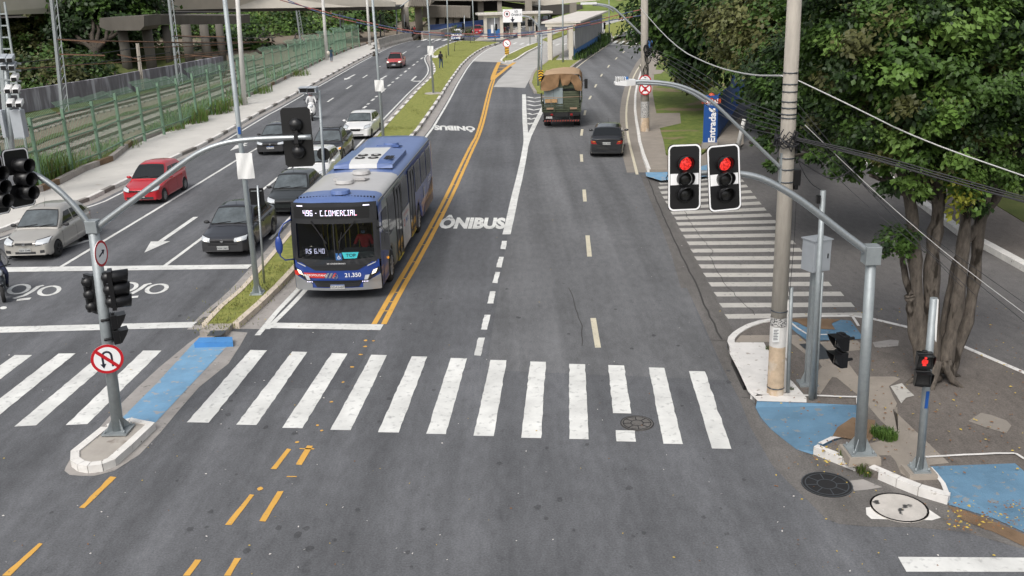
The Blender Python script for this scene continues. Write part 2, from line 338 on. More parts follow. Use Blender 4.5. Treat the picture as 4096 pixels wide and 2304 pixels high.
# ---- island between the left road and the bus lane
LE = [(833, 1317), zz(0, 2, 2255, 240), zz(0, 2, 2450, 75), (1045, 1103), (1200, 915), (1370, 715), (1537, 523), zz(1, 0, 1500, 1080), zz(1, 0, 1640, 920), zz(1, 0, 1768, 795), zz(1, 0, 1812, 725), zz(1, 0, 1800, 665), zz(1, 0, 1765, 610), zz(1, 0, 1760, 570), zz(1, 0, 1830, 505), zz(1, 0, 1950, 450), (1819, 172), (1850, 166)]
RE = [(932, 1315), zz(0, 2, 2576, 205), (1100, 1160), (1166, 1089), (1330, 895), (1500, 700), (1664, 525), zz(1, 0, 1700, 1190), zz(1, 0, 1770, 1090), zz(1, 0, 1850, 970), zz(1, 0, 1910, 870), zz(1, 0, 1965, 790), zz(1, 0, 2050, 670), zz(1, 0, 2130, 590), zz(1, 0, 2210, 530), zz(1, 0, 2300, 480), zz(1, 0, 2400, 448), (2000, 172)]
le = [G(*p) for p in LE]; re = [G(*p) for p in RE]
mb = MB(); mb.prism([(p.x, p.y) for p in le] + [(p.x, p.y) for p in reversed(re)], -.05, .15); struct('grass_island', mb, 'grass')
mb = MB(); near = [p for p in le if p.y < 36]; far = [p for p in le if p.y > 34.5]
kerb(mb, near, .16, .17, (2,), 1.2); kerb(mb, far, .2, .17, (0, 0, 1), 1.0)
near = [p for p in re if p.y < 36]; far = [p for p in re if p.y > 34.5]
kerb(mb, near, .18, .17, (2,), 1.2, side=-1); kerb(mb, far, .2, .17, (0, 0, 1), 1.0, side=-1)
mb.prism([(p.x, p.y) for p in gp([(800, 1347), (833, 1317), (932, 1315), (905, 1347)])], -.05, .155, 3)
struct('kerb', mb, ['kerb_white', 'kerb_grey', 'kerb_cream', 'kerb_concrete'])
mb = MB(); strip(mb, offs(smooth(le, 1), .16), 0, .42, .004); strip(mb, offs(smooth(re, 1), -.18), -.62, 0, .004); struct('gutter', mb, 'gutter')
# apron, blue ramp and nose
mb = MB(); mb.poly(gp([(773, 1359), (751, 1375), (636, 1470), (549, 1550), (477, 1621), (382, 1728), (286, 1827), (262, 1870), (258, 1883), (278, 1899), (320, 1903), (378, 1903), (457, 1883), (557, 1819), (640, 1732), (716, 1641), (795, 1550), (914, 1454), (962, 1380), (990, 1330), (833, 1317)], .006)); struct('concrete_apron', mb, 'gutter')
mb = MB(); mb.poly(gp([(777, 1370), (930, 1362), (762, 1540), (583, 1731), (470, 1735), (491, 1669), (620, 1540)], .012)); struct('blue_ramp', mb, 'blue_paint')
mb = MB(); mb.extr(gp([(776, 1372), (797, 1350), (929, 1347), (931, 1367)], .14)[0:4], (0, 0, -.16)); struct('ramp_kerb', mb, 'blue_paint_deep')
nose = [(440, 1735), (322, 1832), (324, 1858), (345, 1872), (370, 1877), (410, 1872), (435, 1862), (500, 1805), (590, 1722), (520, 1712)]
npts = [Vector((p.x, p.y, 0)) for p in gp(nose)]
mb = MB(); mb.prism([(p.x, p.y) for p in npts], -.05, .13, 0); kerb(mb, npts + [npts[0]], .17, .16, (1, 1, 1), .6, side=1 if 0 else -1); struct('island_nose', mb, ['concrete', 'kerb_white'])
# storm grate in the gutter + square cover on the island
mb = MB(); a = G(*zz(0, 2, 2230, 190)); b = G(*zz(0, 2, 2000, 380)); d = (b - a).normalized(); n = Vector((-d.y, d.x, 0)); L_ = (b - a).length
k = 0
while k < L_:
    if abs(k - L_ * .45) > .12:
        c = a + d * k; mb.obox((c.x, c.y, .009), n, d, (0, 0, 1), .17, .022, .003)
    k += .1
struct('gutter_grate', mb, 'black_matte')
mb = MB(); mb.poly(gp([zz(0, 2, 2120, 428), zz(0, 2, 2285, 424), zz(0, 2, 2225, 478), zz(0, 2, 2078, 484)], .16)); t = mb.build('access_cover', 'steel_dark'); tag(t, 'dark square access cover on the grass island tip above the blue ramp', 'access cover')
# ---- light concrete bus lanes beyond the asphalt
mb = MB(); mb.poly(gp([(1886, 245), (1997, 249), (2020, 259), (2050, 268), (1995, 318), (1974, 348), (2040, 349), (2100, 352), (2128, 300), (2195, 250), (2270, 214), (2300, 195), (2330, 176), (2400, 140), (2500, 100), (2560, 80), (2560, 58), (2400, 88), (2300, 103), (2150, 130), (2048, 158), (1990, 175), (1935, 205), (1908, 225)], .004)); struct('concrete_lane', mb, 'concrete_lane')
# island beside the truck, shelter platform, verges
I2 = [(2148, 374), (2138, 358), zz(2, 0, 200, 850), zz(2, 0, 222, 760), zz(2, 0, 260, 705), zz(2, 0, 350, 640), (2195, 247), (2230, 228), (2262, 212), (2300, 190), (2350, 163), (2407, 138), (2440, 135), (2445, 165), (2418, 181), (2405, 193), (2360, 218), (2326, 240), (2290, 265), (2255, 295), (2235, 330), (2215, 372), (2178, 378)]
i2 = [Vector((p.x, p.y, 0)) for p in gp(I2)]
mb = MB(); mb.prism([(p.x, p.y) for p in i2], -.05, .15); struct('grass_island', mb, 'grass')
mb = MB(); kerb(mb, i2, .25, .17, (0,), 1.5, side=1); struct('kerb', mb, 'kerb_concrete')
mb = MB(); mb.prism([(p.x, p.y) for p in gp([(2225, 245), (2300, 245), (2312, 238), (2420, 172), (2436, 140), (2400, 141), (2300, 192), (2240, 225)])], .1, .2); struct('platform', mb, 'concrete_lane')
I3 = [(2010, 243), (2025, 228), (2052, 215), (2100, 192), (2150, 174), (2166, 176), (2160, 184), (2100, 214), (2062, 240), (2045, 247), (2020, 249)]
mb = MB(); mb.prism([(p.x, p.y) for p in gp(I3)], -.05, .15); struct('grass_island', mb, 'grass')
mb = MB(); kerb(mb, [Vector((p.x, p.y, 0)) for p in gp(I3)], .25, .17, (0,), 1.5, side=1); struct('kerb', mb, 'kerb_white')
mb = MB(); mb.prism([(p.x, p.y) for p in gp([(2169, 161), (2192, 168), (2240, 150), (2290, 128), (2330, 108), (2300, 108), (2230, 134)])], -.05, .15); struct('grass_island', mb, 'grass')
G3 = [zz(2, 0, 930, 262), zz(2, 0, 1100, 215), zz(2, 0, 1310, 182), zz(2, 0, 1400, 170), zz(2, 0, 1400, 250), zz(2, 0, 1290, 282), zz(2, 0, 1150, 330), zz(2, 0, 1020, 390), zz(2, 0, 990, 408), zz(2, 0, 940, 400)]
g3 = [Vector((p.x, p.y, 0)) for p in gp(G3)]
mb = MB(); mb.prism([(p.x, p.y) for p in g3], -.05, .15); struct('grass_island', mb, 'grass')
mb = MB(); kerb(mb, g3[4:9], .3, .17, (0, 1), 2.0, side=-1); kerb(mb, [G(*p) for p in [(1930, 150), (2060, 118), (2180, 90), (2278, 56), (2400, 30), (2560, 10)]], .3, .2, (0, 1), 3.0, side=1); struct('kerb', mb, ['kerb_white', 'kerb_grey'])
mb = MB(); mb.poly(gp([(2350, 79), (2420, 66), (2560, 42), (2560, 58), (2440, 82), (2360, 92)], .01)); struct('grass_island', mb, 'grass')
mb = MB(); mb.poly(gp([(1896, 164), (2010, 160), (2060, 140), (2090, 112), (2000, 112), (1930, 140)], .05)); struct('platform', mb, 'concrete')
# ---- right side of the main road: gutter, kerb, sidewalk, lawn
RK = [zz(2, 1, 1362, 285), zz(2, 1, 1335, 210), zz(2, 1, 1305, 130), zz(2, 1, 1270, 0), zz(2, 0, 1258, 1350), zz(2, 0, 1238, 1230), zz(2, 0, 1226, 1120), zz(2, 0, 1230, 980), zz(2, 0, 1250, 860), zz(2, 0, 1290, 740), zz(2, 0, 1340, 630), zz(2, 0, 1400, 545), zz(2, 0, 1470, 470), zz(2, 0, 1545, 400)]
rk = [G(*p) for p in RK]
mb = MB(); kerb(mb, rk, .16, .16, (0,), 1.4, side=-1); struct('kerb', mb, 'kerb_white')
mb = MB(); strip(mb, rk, 0, .95, .004); struct('gutter', mb, 'gutter_tan')
GW = [zz(2, 1, 1565, 285), zz(2, 1, 1545, 110), zz(2, 0, 1525, 1449), zz(2, 0, 1480, 1290), zz(2, 0, 1440, 1100), zz(2, 0, 1415, 950), zz(2, 0, 1430, 760), zz(2, 0, 1468, 640), zz(2, 0, 1500, 560), zz(2, 0, 1560, 480), zz(2, 0, 1600, 430), zz(2, 0, 1640, 395)]
mb = MB(); mb.prism([(p.x, p.y) for p in offs(rk, -.1)] + [(p.x, p.y) for p in reversed(gp(GW))] + [(p.x, p.y) for p in gp([zz(2, 1, 1500, 285)])], -.05, .14); struct('sidewalk', mb, 'concrete_band')
LW = GW[1:] + [zz(2, 0, 2300, 380), zz(2, 0, 2560, 560), zz(2, 0, 2400, 900), zz(2, 0, 2200, 1100), zz(2, 1, 2150, -200), zz(2, 1, 2000, 30), zz(2, 1, 1930, 110), zz(2, 1, 1870, 150), zz(2, 1, 1700, 165), zz(2, 1, 1560, 130)]
mb = MB(); mb.prism([(p.x, p.y) for p in gp(LW)], -.05, .17); struct('lawn', mb, 'grass_verge')
mb = MB(); mb.poly(gp([zz(2, 1, 1545, 110), zz(2, 1, 1700, 155), zz(2, 1, 1870, 140), zz(2, 1, 1985, 60), zz(2, 1, 2160, -160), zz(2, 1, 2330, -300), zz(2, 1, 2330, 0), zz(2, 1, 2060, 160), zz(2, 1, 1990, 215), zz(2, 1, 1870, 262), zz(2, 1, 1565, 285)], .1)); struct('driveway', mb, 'concrete_band')
mb = MB(); mb.poly(gp([zz(2, 1, 1345, 285), zz(2, 1, 1580, 280), zz(2, 1, 1900, 225), zz(2, 1, 1985, 200), zz(2, 1, 1985, 320), zz(2, 1, 1750, 345), zz(2, 1, 1500, 368), zz(2, 1, 1350, 322)], .145)); struct('blue_ramp', mb, 'blue_paint')
# dirt and path patches on the lawn
mb = MB(); mb.poly(gp([zz(2, 0, 1450, 1140), zz(2, 0, 1690, 1135), zz(2, 0, 1700, 1240), zz(2, 0, 1480, 1290)], .178)); mb.poly(gp([zz(2, 0, 1420, 700), zz(2, 0, 1540, 705), zz(2, 0, 1500, 740), zz(2, 0, 1415, 750)], .178)); struct('path', mb, 'concrete_band')
# rough concrete gutter band from the far corner to the near corner
gl = [(1300, 310), (1330, 420), (1430, 660), (1520, 890), (1600, 1100), (1700, 1449)]; gl2 = [(1760, 0), (1900, 300), (2000, 530), (2100, 760), (2180, 920), (2290, 1120), (2400, 1400)]; gl3 = [(40, 330), (200, 500), (370, 660), (580, 870), (720, 925), (1000, 950), (1500, 960), (2000, 1010), (2576, 1180)]
gr = [(1470, 355), (1520, 480), (1620, 720), (1740, 960), (1880, 1190), (1990, 1449)]; gr2 = [(2030, 60), (2150, 290), (2240, 450)]
Lp = [zz(2, 1, *p) for p in gl] + [zz(2, 2, *p) for p in gl2] + [zz(3, 3, *p) for p in gl3] + [(4300, 2260)]
Rp = [(4300, 2200), (4096, 2141), (3900, 2060), (3788, 2018), (3668, 1982), (3581, 1947), (3426, 1883), (3366, 1863), (3247, 1815), (3187, 1796), (3112, 1740), (3040, 1680), (3018, 1619), (2981, 1548), (2947, 1473), (2919, 1417), (2903, 1386)] + [zz(2, 2, *p) for p in reversed(gr2)] + [zz(2, 1, *p) for p in reversed(gr)]
mb = MB(); mb.poly(gp(Lp + Rp, .004)); struct('gutter', mb, 'asphalt_old')
ck = [zz(2, 1, 1375, 360), zz(2, 1, 1420, 480), zz(2, 1, 1520, 720), zz(2, 1, 1640, 980), zz(2, 1, 1760, 1230), zz(2, 1, 1870, 1449), zz(2, 2, 1935, 170), zz(2, 2, 2030, 360), zz(2, 2, 2110, 520)]
def wander(pts, step, amp):
    q = resample([G(*p) for p in pts], step); return [p + Vector((R.gauss(0, amp), R.gauss(0, amp), 0)) for p in q]
mb = MB(); strip(mb, wander(ck, .5, .012), .05, None, .008)
for c_ in ([(2560 + 550 / 3.22, 700 + 425 / 3.22), (2560 + 640 / 3.22, 700 + 600 / 3.22), (2560 + 770 / 3.22, 700 + 790 / 3.22), (2560 + 930 / 3.22, 700 + 980 / 3.22), (2560 + 900 / 3.22, 700 + 1050 / 3.22), (2560 + 1000 / 3.22, 700 + 1270 / 3.22), (2560 + 1100 / 3.22, 700 + 1420 / 3.22), (3020, 1262)],
           [zz(2, 1, 1400, 590), zz(2, 1, 1480, 600), zz(2, 1, 1600, 610)], [zz(2, 1, 1430, 740), zz(2, 1, 1520, 745)], [zz(2, 2, 580, 0), zz(2, 2, 620, 150), zz(2, 2, 680, 340), zz(2, 2, 715, 580)], [zz(2, 2, 1990, 525), zz(2, 2, 2180, 530)], [zz(2, 2, 2290, 1105), zz(2, 2, 2400, 1110)]):
    strip(mb, wander(c_, .3, .02), .018, None, .013)
struct('road_crack', mb, 'asphalt_crack')
# side street: darker worn sheet under the trees and its far kerb
SS = [zz(2, 1, 1480, 372), zz(2, 1, 1985, 325), zz(2, 1, 2070, 170), zz(2, 1, 2400, -60), (3250, 560), (3400, 640), (3560, 740), (3692, 838), (3827, 942), (3931, 997), (4096, 1089), (4500, 1300), (4500, 1700), (4096, 1500), (3803, 1384), (3658, 1335), (3484, 1293), (3403, 1284), (3083, 1292), (3034, 1306), (2962, 1334), (2935, 1345)] + [zz(2, 2, *p) for p in reversed(gr2)] + [zz(2, 1, *p) for p in reversed(gr)]
mb = MB(); mb.poly(gp(SS, .004)); struct('side_street', mb, 'asphalt_side')
fk = [Vector((p.x, p.y, 0)) for p in gp([(3250, 545), (3400, 625), (3560, 735), (3692, 838), (3827, 942), (3931, 997), (4096, 1089), (4500, 1300)])]
mb = MB(); kerb(mb, fk, .3, .2, (0,), 1.1, side=1); struct('kerb', mb, 'kerb_white')
o1 = offs(fk, .3); o2 = offs(fk, 2.6)
mb = MB(); mb.prism([(p.x, p.y) for p in o1] + [(p.x, p.y) for p in reversed(o2)], -.05, .17); struct('sidewalk', mb, 'pavement_rough')
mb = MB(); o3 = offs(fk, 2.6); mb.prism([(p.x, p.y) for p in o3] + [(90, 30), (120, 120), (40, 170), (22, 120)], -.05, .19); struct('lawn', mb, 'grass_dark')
# ---- corner pavement on the near right
SW = [(3083, 1298), (3034, 1306), (2985, 1322), (2955, 1338), (2930, 1355), (2912, 1374), (2908, 1390), (2919, 1417), (2947, 1473), (2981, 1548), (3018, 1619), (3040, 1682), (3112, 1742), (3187, 1798), (3247, 1817), (3366, 1863), (3426, 1883), (3581, 1947), (3668, 1982), (3788, 2018), (3900, 2060), (4096, 2141), (4400, 2260), (4700, 1800), (4096, 1512), (3803, 1384), (3658, 1335), (3484, 1293), (3403, 1284), (3250, 1286)]
SW = [(3083, 1298), (3034, 1306), (2985, 1322), (2955, 1338), (2930, 1355), (2912, 1374), (2908, 1390), (2919, 1417), (2947, 1473), (2981, 1548), (3018, 1615), (3031, 1604), (3240, 1612), (3428, 1620), (3432, 1670), (3424, 1760), (3330, 1795), (3275, 1822), (3366, 1863), (3426, 1883), (3581, 1947), (3668, 1982), (3788, 2018), (3770, 1985), (3724, 1905), (3702, 1866), (4060, 1853), (4096, 1884), (4400, 2120), (4700, 1800), (4096, 1512), (3803, 1384), (3658, 1335), (3484, 1293), (3403, 1284), (3250, 1286)]; _r15 = {(3031, 1604), (3240, 1612), (3428, 1620), (3432, 1670), (3702, 1866), (4060, 1853), (4096, 1884), (4400, 2120)}; sw = [Vector((p.x, p.y, 0)) for p in [G(x, y, .15 if (x, y) in _r15 else 0) for x, y in SW]]
mb = MB(); mb.prism([(p.x, p.y) for p in sw], -.05, .15); struct('sidewalk', mb, 'pavement_rough')
def flat(name, pts, z, m_): 
    q = MB(); q.poly(gp(pts, z)); return struct(name, q, m_)
z4 = lambda x, y: (3440 + x / 3.927, 1600 + y / 3.927)
z2 = lambda x, y: (2900 + x / 3.22, 1200 + y / 3.22)
flat('paving_band', [z2(200, 455), z2(600, 450), z2(930, 450), z2(1050, 545), z2(1210, 540), z2(1700, 520), z2(1750, 560), z2(1800, 640), z2(1560, 660), z2(1600, 830), z2(1720, 990), z2(1900, 985), z2(2180, 985), z2(2260, 1010), z2(2110, 1110), z2(2170, 1250), z2(2215, 1330), z2(2180, 1440), z4(590, 100), z4(520, 150), z4(920, 530), z4(1400, 990), z4(1010, 1030), z4(1110, 1150), z4(1080, 1240), z4(800, 1240), z4(640, 1150), z4(560, 960), z4(480, 870), z4(0, 870), z4(-60, 800), z4(90, 700), z4(600, 560), z4(330, 330), z4(100, 60), z2(1830, 1290), z2(1720, 1230), z2(1440, 1000), z2(1380, 990), z2(1220, 1220), z2(1170, 1180), z2(1180, 930), z2(1250, 860), z2(1190, 780), z2(1040, 700), z2(860, 560), z2(820, 500), z2(560, 540), z2(130, 545)], .156, 'concrete_band')
flat('white_painted_paving', [z2(130, 545), z2(500, 545), z2(530, 600), z2(585, 680), z2(570, 1180), z2(830, 1020), z2(870, 1050), z2(1050, 1260), z2(1050, 1320), z2(420, 1300), z2(300, 1180), z2(160, 880), z2(60, 690), z2(60, 600)], .162, 'white_wash')
mb = MB(); kk = [Vector((p.x, p.y, 0)) for p in gp([(3150, 1284)] + SW[0:12])]; kerb(mb, kk, .17, .175, (0,), .9, side=1 if 0 else 1)
kerb(mb, [Vector((p.x, p.y, 0)) for p in gp([(3250, 1817), (3366, 1864), (3420, 1886)])], .13, .17, (0,), .8); kerb(mb, [Vector((p.x, p.y, 0)) for p in gp([(3470, 1900), (3581, 1949), (3668, 1984), (3788, 2020)])], .15, .17, (0,), .9)
kerb(mb, [Vector((p.x, p.y, 0)) for p in gp([(3250, 1284), (3403, 1282), (3484, 1293), (3658, 1335), (3803, 1384), (4096, 1512), (4300, 1600)])], .12, .16, (0,), 1.5, side=-1)
struct('kerb', mb, 'white_wash')
def ramp(name, pts, m_):
    q = MB(); q.poly([G(x, y, z) for x, y, z in pts]); return struct(name, q, m_)
ramp('blue_ramp', [(3028, 1604, .15), (3240, 1612, .15), (3431, 1620, .15), (3434, 1670, .15), (3426, 1762, .13), (3366, 1780, .09), (3275, 1806, .06), (3247, 1817, .012), (3187, 1798, .012), (3132, 1756, .012), (3085, 1718, .012), (3045, 1672, .012), (3022, 1630, .03)], 'blue_paint_worn')
ramp('blue_ramp', [(3702, 1864, .15), (4060, 1851, .15), (4096, 1882, .15), (4400, 2120, .15), (4400, 2290, .012), (4096, 2128, .012), (3980, 2075, .012), (3797, 2018, .012), (3775, 1990, .08), (3724, 1905, .14)], 'blue_paint_worn')
flat('blue_ramp', [z2(845, 275), z2(940, 290), z2(1040, 345), z2(1350, 360), z2(1380, 300), z2(1490, 255), z2(1620, 265), z2(1750, 440), z2(1770, 500), z2(1210, 520), z2(1050, 515), z2(930, 430), z2(840, 350)], .17, 'blue_paint_worn')
mb = MB(); strip(mb, wander([z2(415, 1300), z2(1050, 1325), z2(1700, 1345)], .3, .01), .07, None, .176); strip(mb, wander([z2(1690, 1345), (3432, 1672)], .3, .01), .07, None, .176)
strip(mb, wander([z4(1020, 1030), z4(1600, 990), z4(2380, 965), z4(2440, 980), z4(2576, 1070)], .3, .012), .06, None, .176); strip(mb, wander([z4(1090, 1200), z4(1150, 1290), z4(1300, 1449), zz(3, 3, 1810, 725)], .3, .015), .08, None, .176)
strip(mb, wander([z2(845, 365), z2(930, 440), z2(1050, 520), z2(1210, 530), z2(1500, 525)], .3, .012), .06, None, .176); strip(mb, wander([z2(1620, 270), z2(1720, 420)], .3, .012), .07, None, .176)
strip(mb, wander([zz(3, 3, 530, 196), zz(3, 3, 640, 140), zz(3, 3, 870, 110)], .3, .012), .1, None, .176)
struct('painted_edge', mb, 'white_wash')
flat('dirt_patch', [zz(3, 2, 700, 1400), zz(3, 2, 850, 1300), zz(3, 2, 1080, 1330), zz(3, 3, 1050, 60), zz(3, 3, 980, 130), zz(3, 3, 860, 75), zz(3, 3, 650, 40)], .182, 'dirt')
flat('dirt_patch', [z2(850, 240), z2(1100, 235), z2(1490, 250), z2(1370, 300), z2(1420, 380), z2(1220, 370), z2(1050, 350), z2(940, 290)], .182, 'dirt')
flat('dirt_patch', [(3790, 2022), (3860, 2042), (4000, 2095), (4200, 2180), (4300, 2290), (4096, 2185), (3980, 2130), (3850, 2080)], .014, 'dirt')
flat('pavement_patch', [z2(1900, 545), z2(2130, 510), z2(2240, 520), z2(2230, 590), z2(2000, 615), z2(1930, 605)], .158, 'gutter')
flat('pavement_patch', [z2(2130, 1110), z2(2280, 1070), z2(2350, 1150), z2(2440, 1230), z2(2330, 1260), z2(2270, 1330), z2(2200, 1220)], .164, 'white_worn')
flat('pavement_patch', [z4(1900, 200), z4(2050, 230), z4(2300, 320), z4(2380, 400), z4(2300, 520), z4(2000, 440), z4(1700, 330)], .158, 'gutter_tan')
flat('road_patch', [zz(3, 3, 810, 490), zz(3, 3, 960, 475), zz(3, 3, 1150, 555), zz(3, 3, 1000, 580), zz(3, 3, 870, 592)], .012, 'gutter')
flat('road_patch', [zz(3, 3, 985, 760), zz(3, 3, 1100, 745), zz(3, 3, 1560, 740), zz(3, 3, 1740, 860), zz(3, 3, 1650, 888), zz(3, 3, 1200, 878), zz(3, 3, 1040, 875), zz(3, 3, 990, 830)], .01, 'kerb_white')
# blue-deep centre of the ramps
# ---- railway land on the far left
mb = MB(); A = [(p.x, p.y) for p in k2]
mb.poly([(-40, 10, -.04), (-90, 30, -.04), (-160, 120, -.04), (-60, 330, -.04), (-20, 260, -.04)] + [(p.x, p.y, -.04) for p in reversed(k2)] ); struct('railway_bed', mb, 'ballast')
# ------------------------------------------------------------------ painted markings
mk = MB()
MAIN = [((630, 672), 881, (470, 525), 1063), ((735, 773), 885, (594, 645), 1069), ((835, 874), 889, (710, 761), 1077), ((934, 973), 893, (831, 882), 1082), ((1036, 1075), 897, (951, 1003), 1088), ((1134, 1175), 901, (1072, 1122), 1092), ((1234, 1274), 906, (1191, 1242), 1097), ((1334, 1373), 910, (1311, 1361), 1102), ((1432, 1472), 916, (1432, 1481), 1105), ((1530, 1570), 919, (1542, 1588), 1040), ((1549, 1597), 1083, (1551, 1600), 1111), ((1632, 1671), 925, (1669, 1718), 1117), ((1733, 1773), 934, (1791, 1840), 1129)]
for (a, b), y0, (c, d), y1 in MAIN: quadmark(mk, [G(*ov(a, y0)), G(*ov(b, y0 + 1)), G(*ov(d, y1 + 1)), G(*ov(c, y1))])
for q in ([(1440, 632), (1625, 632), (880, 1372), (662, 1382)], [(1040, 650), (1205, 648), (365, 1385), (145, 1397)], [(590, 662), (760, 660), (-154, 1400), (-377, 1400)], [(148, 677), (325, 677), (-640, 1400), (-870, 1400)], [(-310, 690), (-120, 690), (-1110, 1400), (-1350, 1400)]):
    quadmark(mk, [G(*zz(0, 2, *p)) for p in q])
struct('crosswalk', mk, 'white_mark')
mk = MB(); z1 = lambda x, y: (2560 + x / 3.22, 700 + y / 3.22)
SB = [((248, 108), (1290, 12)), ((243, 168), (1333, 75)), ((270, 230), (1380, 142)), ((300, 292), (1437, 214)), ((335, 355), (1493, 288)), ((375, 430), (1552, 362)), ((405, 493), (1615, 440)), ((455, 560), (1685, 517)), ((482, 633), (1755, 603)), ((520, 710), (1835, 683)), ((570, 795), (1912, 775)), ((618, 883), (1990, 870)), ((665, 978), (2078, 966)), ((715, 1077), (2140, 1072)), ((772, 1180), (2215, 1180)), ((832, 1290), (2330, 1287)), ((900, 1412), (2450, 1405)), ((970, 1539), (2607, 1533)), ((1040, 1681), (2742, 1673)), ((1112, 1826), (2872, 1803))]
for i, (a, b) in enumerate(SB):
    th = (9 + i * .5) * 3.22 / 2; s_ = 10 + i * .7
    quadmark(mk, [G(*z1(a[0] - s_, a[1] - th)), G(*z1(b[0] - s_ - 2, b[1] - th)), G(*z1(b[0] + s_ + 2, b[1] + th)), G(*z1(a[0] + s_, a[1] + th))], wob=0)
struct('crosswalk', mk, 'white_worn')
mk = MB()
quadmark(mk, gp([(-250, 1073), (1010, 1059), (990, 1076), (-250, 1093)]), wob=0, z=.012); quadmark(mk, gp([(-300, 1316), (789, 1288), (767, 1311), (-300, 1340)]), wob=0)
quadmark(mk, [G(*zz(1, 2, *p)) for p in ((145, 352), (1285, 370), (1250, 428), (85, 405))], wob=0, z=.012)
quadmark(mk, [G(*zz(3, 3, *p)) for p in ((1307, 1260), (2900, 1270), (2900, 1412), (1392, 1410))], wob=0)
struct('stop_line', mk, 'white_mark')
def line(mk, pts, w_, sm=0, wob=.004, z=.008, mi=0):
    q = [G(*p) for p in pts]
    if sm: q = smooth(q, sm)
    q = resample(q, .6); strip(mk, q, w_, None, z, mi, wob)
mk = MB()
line(mk, [(242, 1069), (612, 846), (942, 644), (1024, 596), (1060, 574)], .14); line(mk, [(660, 1063), (803, 957), (985, 812), (1100, 720), (1168, 665), (1250, 600)], .14)
for a, b in ((((720, 1025)), (780, 985)), ((910, 895), (965, 860)), ((1075, 785), (1120, 755)), ((1225, 680), (1255, 665)), ((1475, 543), (1512, 518)), ((1620, 475), (1655, 462)), ((1768, 428), (1800, 418))): line(mk, [zz(1, 0, *a), zz(1, 0, *b)], .16, wob=0)
for i in range(16):
    t = i / 15; a = (1080 + (1700 - 1080) * t, 1090 + (563 - 1090) * t - 12 * math.sin(t * 3.1)); b = (a[0] + (28 if i % 2 == 0 else 17) * (1 - .3 * t), a[1] - (22 if i % 2 == 0 else 13) * (1 - .3 * t)); line(mk, [zz(1, 0, *a), zz(1, 0, *b)], .2, wob=0)
sk_e = offs(sk1, -.75); strip(mk, [p for p in sk_e if p.y > 20], .13, None, .008, 0, .004)
strip(mk, resample(offs(smooth(re, 1), -.95), .7), .15, None, .008, 0, .004); strip(mk, resample(offs([p for p in smooth(le, 1) if p.y > 30], .78), .7), .13, None, .008, 0, .004)
line(mk, [(1030, 1342), (1110, 1245), (1190, 1160), (1260, 1075)], .15)
line(mk, [(2026, 938), (2043, 865), (2062, 775), (2078, 712), (2093, 640), (2104, 576), (2104, 549), (2098, 469), (2096, 378)], .3, 1)
line(mk, [(2103, 585), (2115, 548), (2143, 490), (2175, 427)], .3, z=.013)
for i, y in enumerate((975, 1013, 1052, 1095, 1140, 1188, 1238)):
    x1 = 320 - max(0, (y - 1060)) * .62; line(mk, [zz(2, 0, 152 + i * 1.5, y), zz(2, 0, (138 + x1) / 2, y + 14), zz(2, 0, x1 + 5, y - 2)], .32, wob=0)
for q in ([(2410, 35), (2355, 35), (2327, 158), (2390, 158)], [(2360, 272), (2300, 272), (2262, 420), (2325, 422)], [(2305, 502), (2240, 502), (2195, 680), (2260, 686)]): quadmark(mk, [G(*zz(1, 2, *p)) for p in (q[1], q[0], q[3], q[2])])
zq = lambda x, y: (1400 + x / 3.22, 700 + y / 3.22)
for q in ([(2022, 852), (1958, 850), (1940, 955), (2005, 960)], [(1982, 1056), (1920, 1056), (1882, 1190), (1950, 1195)], [(1935, 1252), (1872, 1252), (1832, 1390), (1900, 1397)]): quadmark(mk, [G(*zq(*p)) for p in (q[1], q[0], q[3], q[2])])
struct('lane_line', mk, 'white_mark')
mk = MB()
for c_, r_, pts in ((2, 0, ((740, 1112), (728, 1160))), (2, 0, ((707, 1300), (698, 1366))), (2, 0, ((795, 965), (777, 1000))), (2, 0, ((850, 848), (834, 880))), (2, 0, ((908, 745), (893, 770))), (2, 0, ((980, 655), (963, 680))), (2, 0, ((1058, 578), (1041, 598))), (2, 0, ((1133, 515), (1115, 533))), (2, 0, ((1213, 457), (1190, 474))), (2, 1, ((697, 105), (703, 180))), (2, 1, ((725, 460), (735, 580))), (2, 1, ((760, 922), (780, 1135))), (2, 2, ((817, 305), (865, 603)))):
    line(mk, [zz(c_, r_, *p) for p in pts], .15, wob=.004)
line(mk, [zz(2, 1, 1260, 308), zz(2, 1, 1215, 130), zz(2, 1, 1182, 0), zz(2, 0, 1160, 1330), zz(2, 0, 1148, 1180), zz(2, 0, 1155, 1040), zz(2, 0, 1190, 870), zz(2, 0, 1235, 740), zz(2, 0, 1310, 630)], .13, 1)
line(mk, [zz(2, 0, 590, 740), zz(2, 0, 680, 655), zz(2, 0, 780, 580), zz(2, 0, 980, 445)], .13, 1)
struct('lane_line', mk, 'cream_mark')
mk = MB(); g11 = lambda p: zz(1, 1, *p); g12 = lambda p: zz(1, 2, *p); g10 = lambda p: zz(1, 0, *p)
YL = [g12((1188, 366)), g12((1290, 190)), g12((1400, 0)), g11((1600, 1110)), g11((1790, 768)), g11((1935, 485)), g11((2060, 220)), g11((2168, 0)), g10((2215, 1375)), g10((2270, 1200)), g10((2310, 1030)), g10((2350, 870)), g10((2385, 785))]
YR = [g12((1285, 366)), g12((1375, 190)), g12((1478, 0)), g11((1672, 1110)), g11((1850, 768)), g11((1992, 485)), g11((2108, 220)), g11((2207, 0)), g10((2245, 1375)), g10((2300, 1200)), g10((2337, 1030)), g10((2372, 890)), g10((2400, 800))]
line(mk, YL, .15, 1, z=.008); line(mk, YR, .15, 1, z=.0085)
yl = resample(smooth([G(*p) for p in YL], 1), 1.9); yr = resample(smooth([G(*p) for p in YR], 1), 1.9)
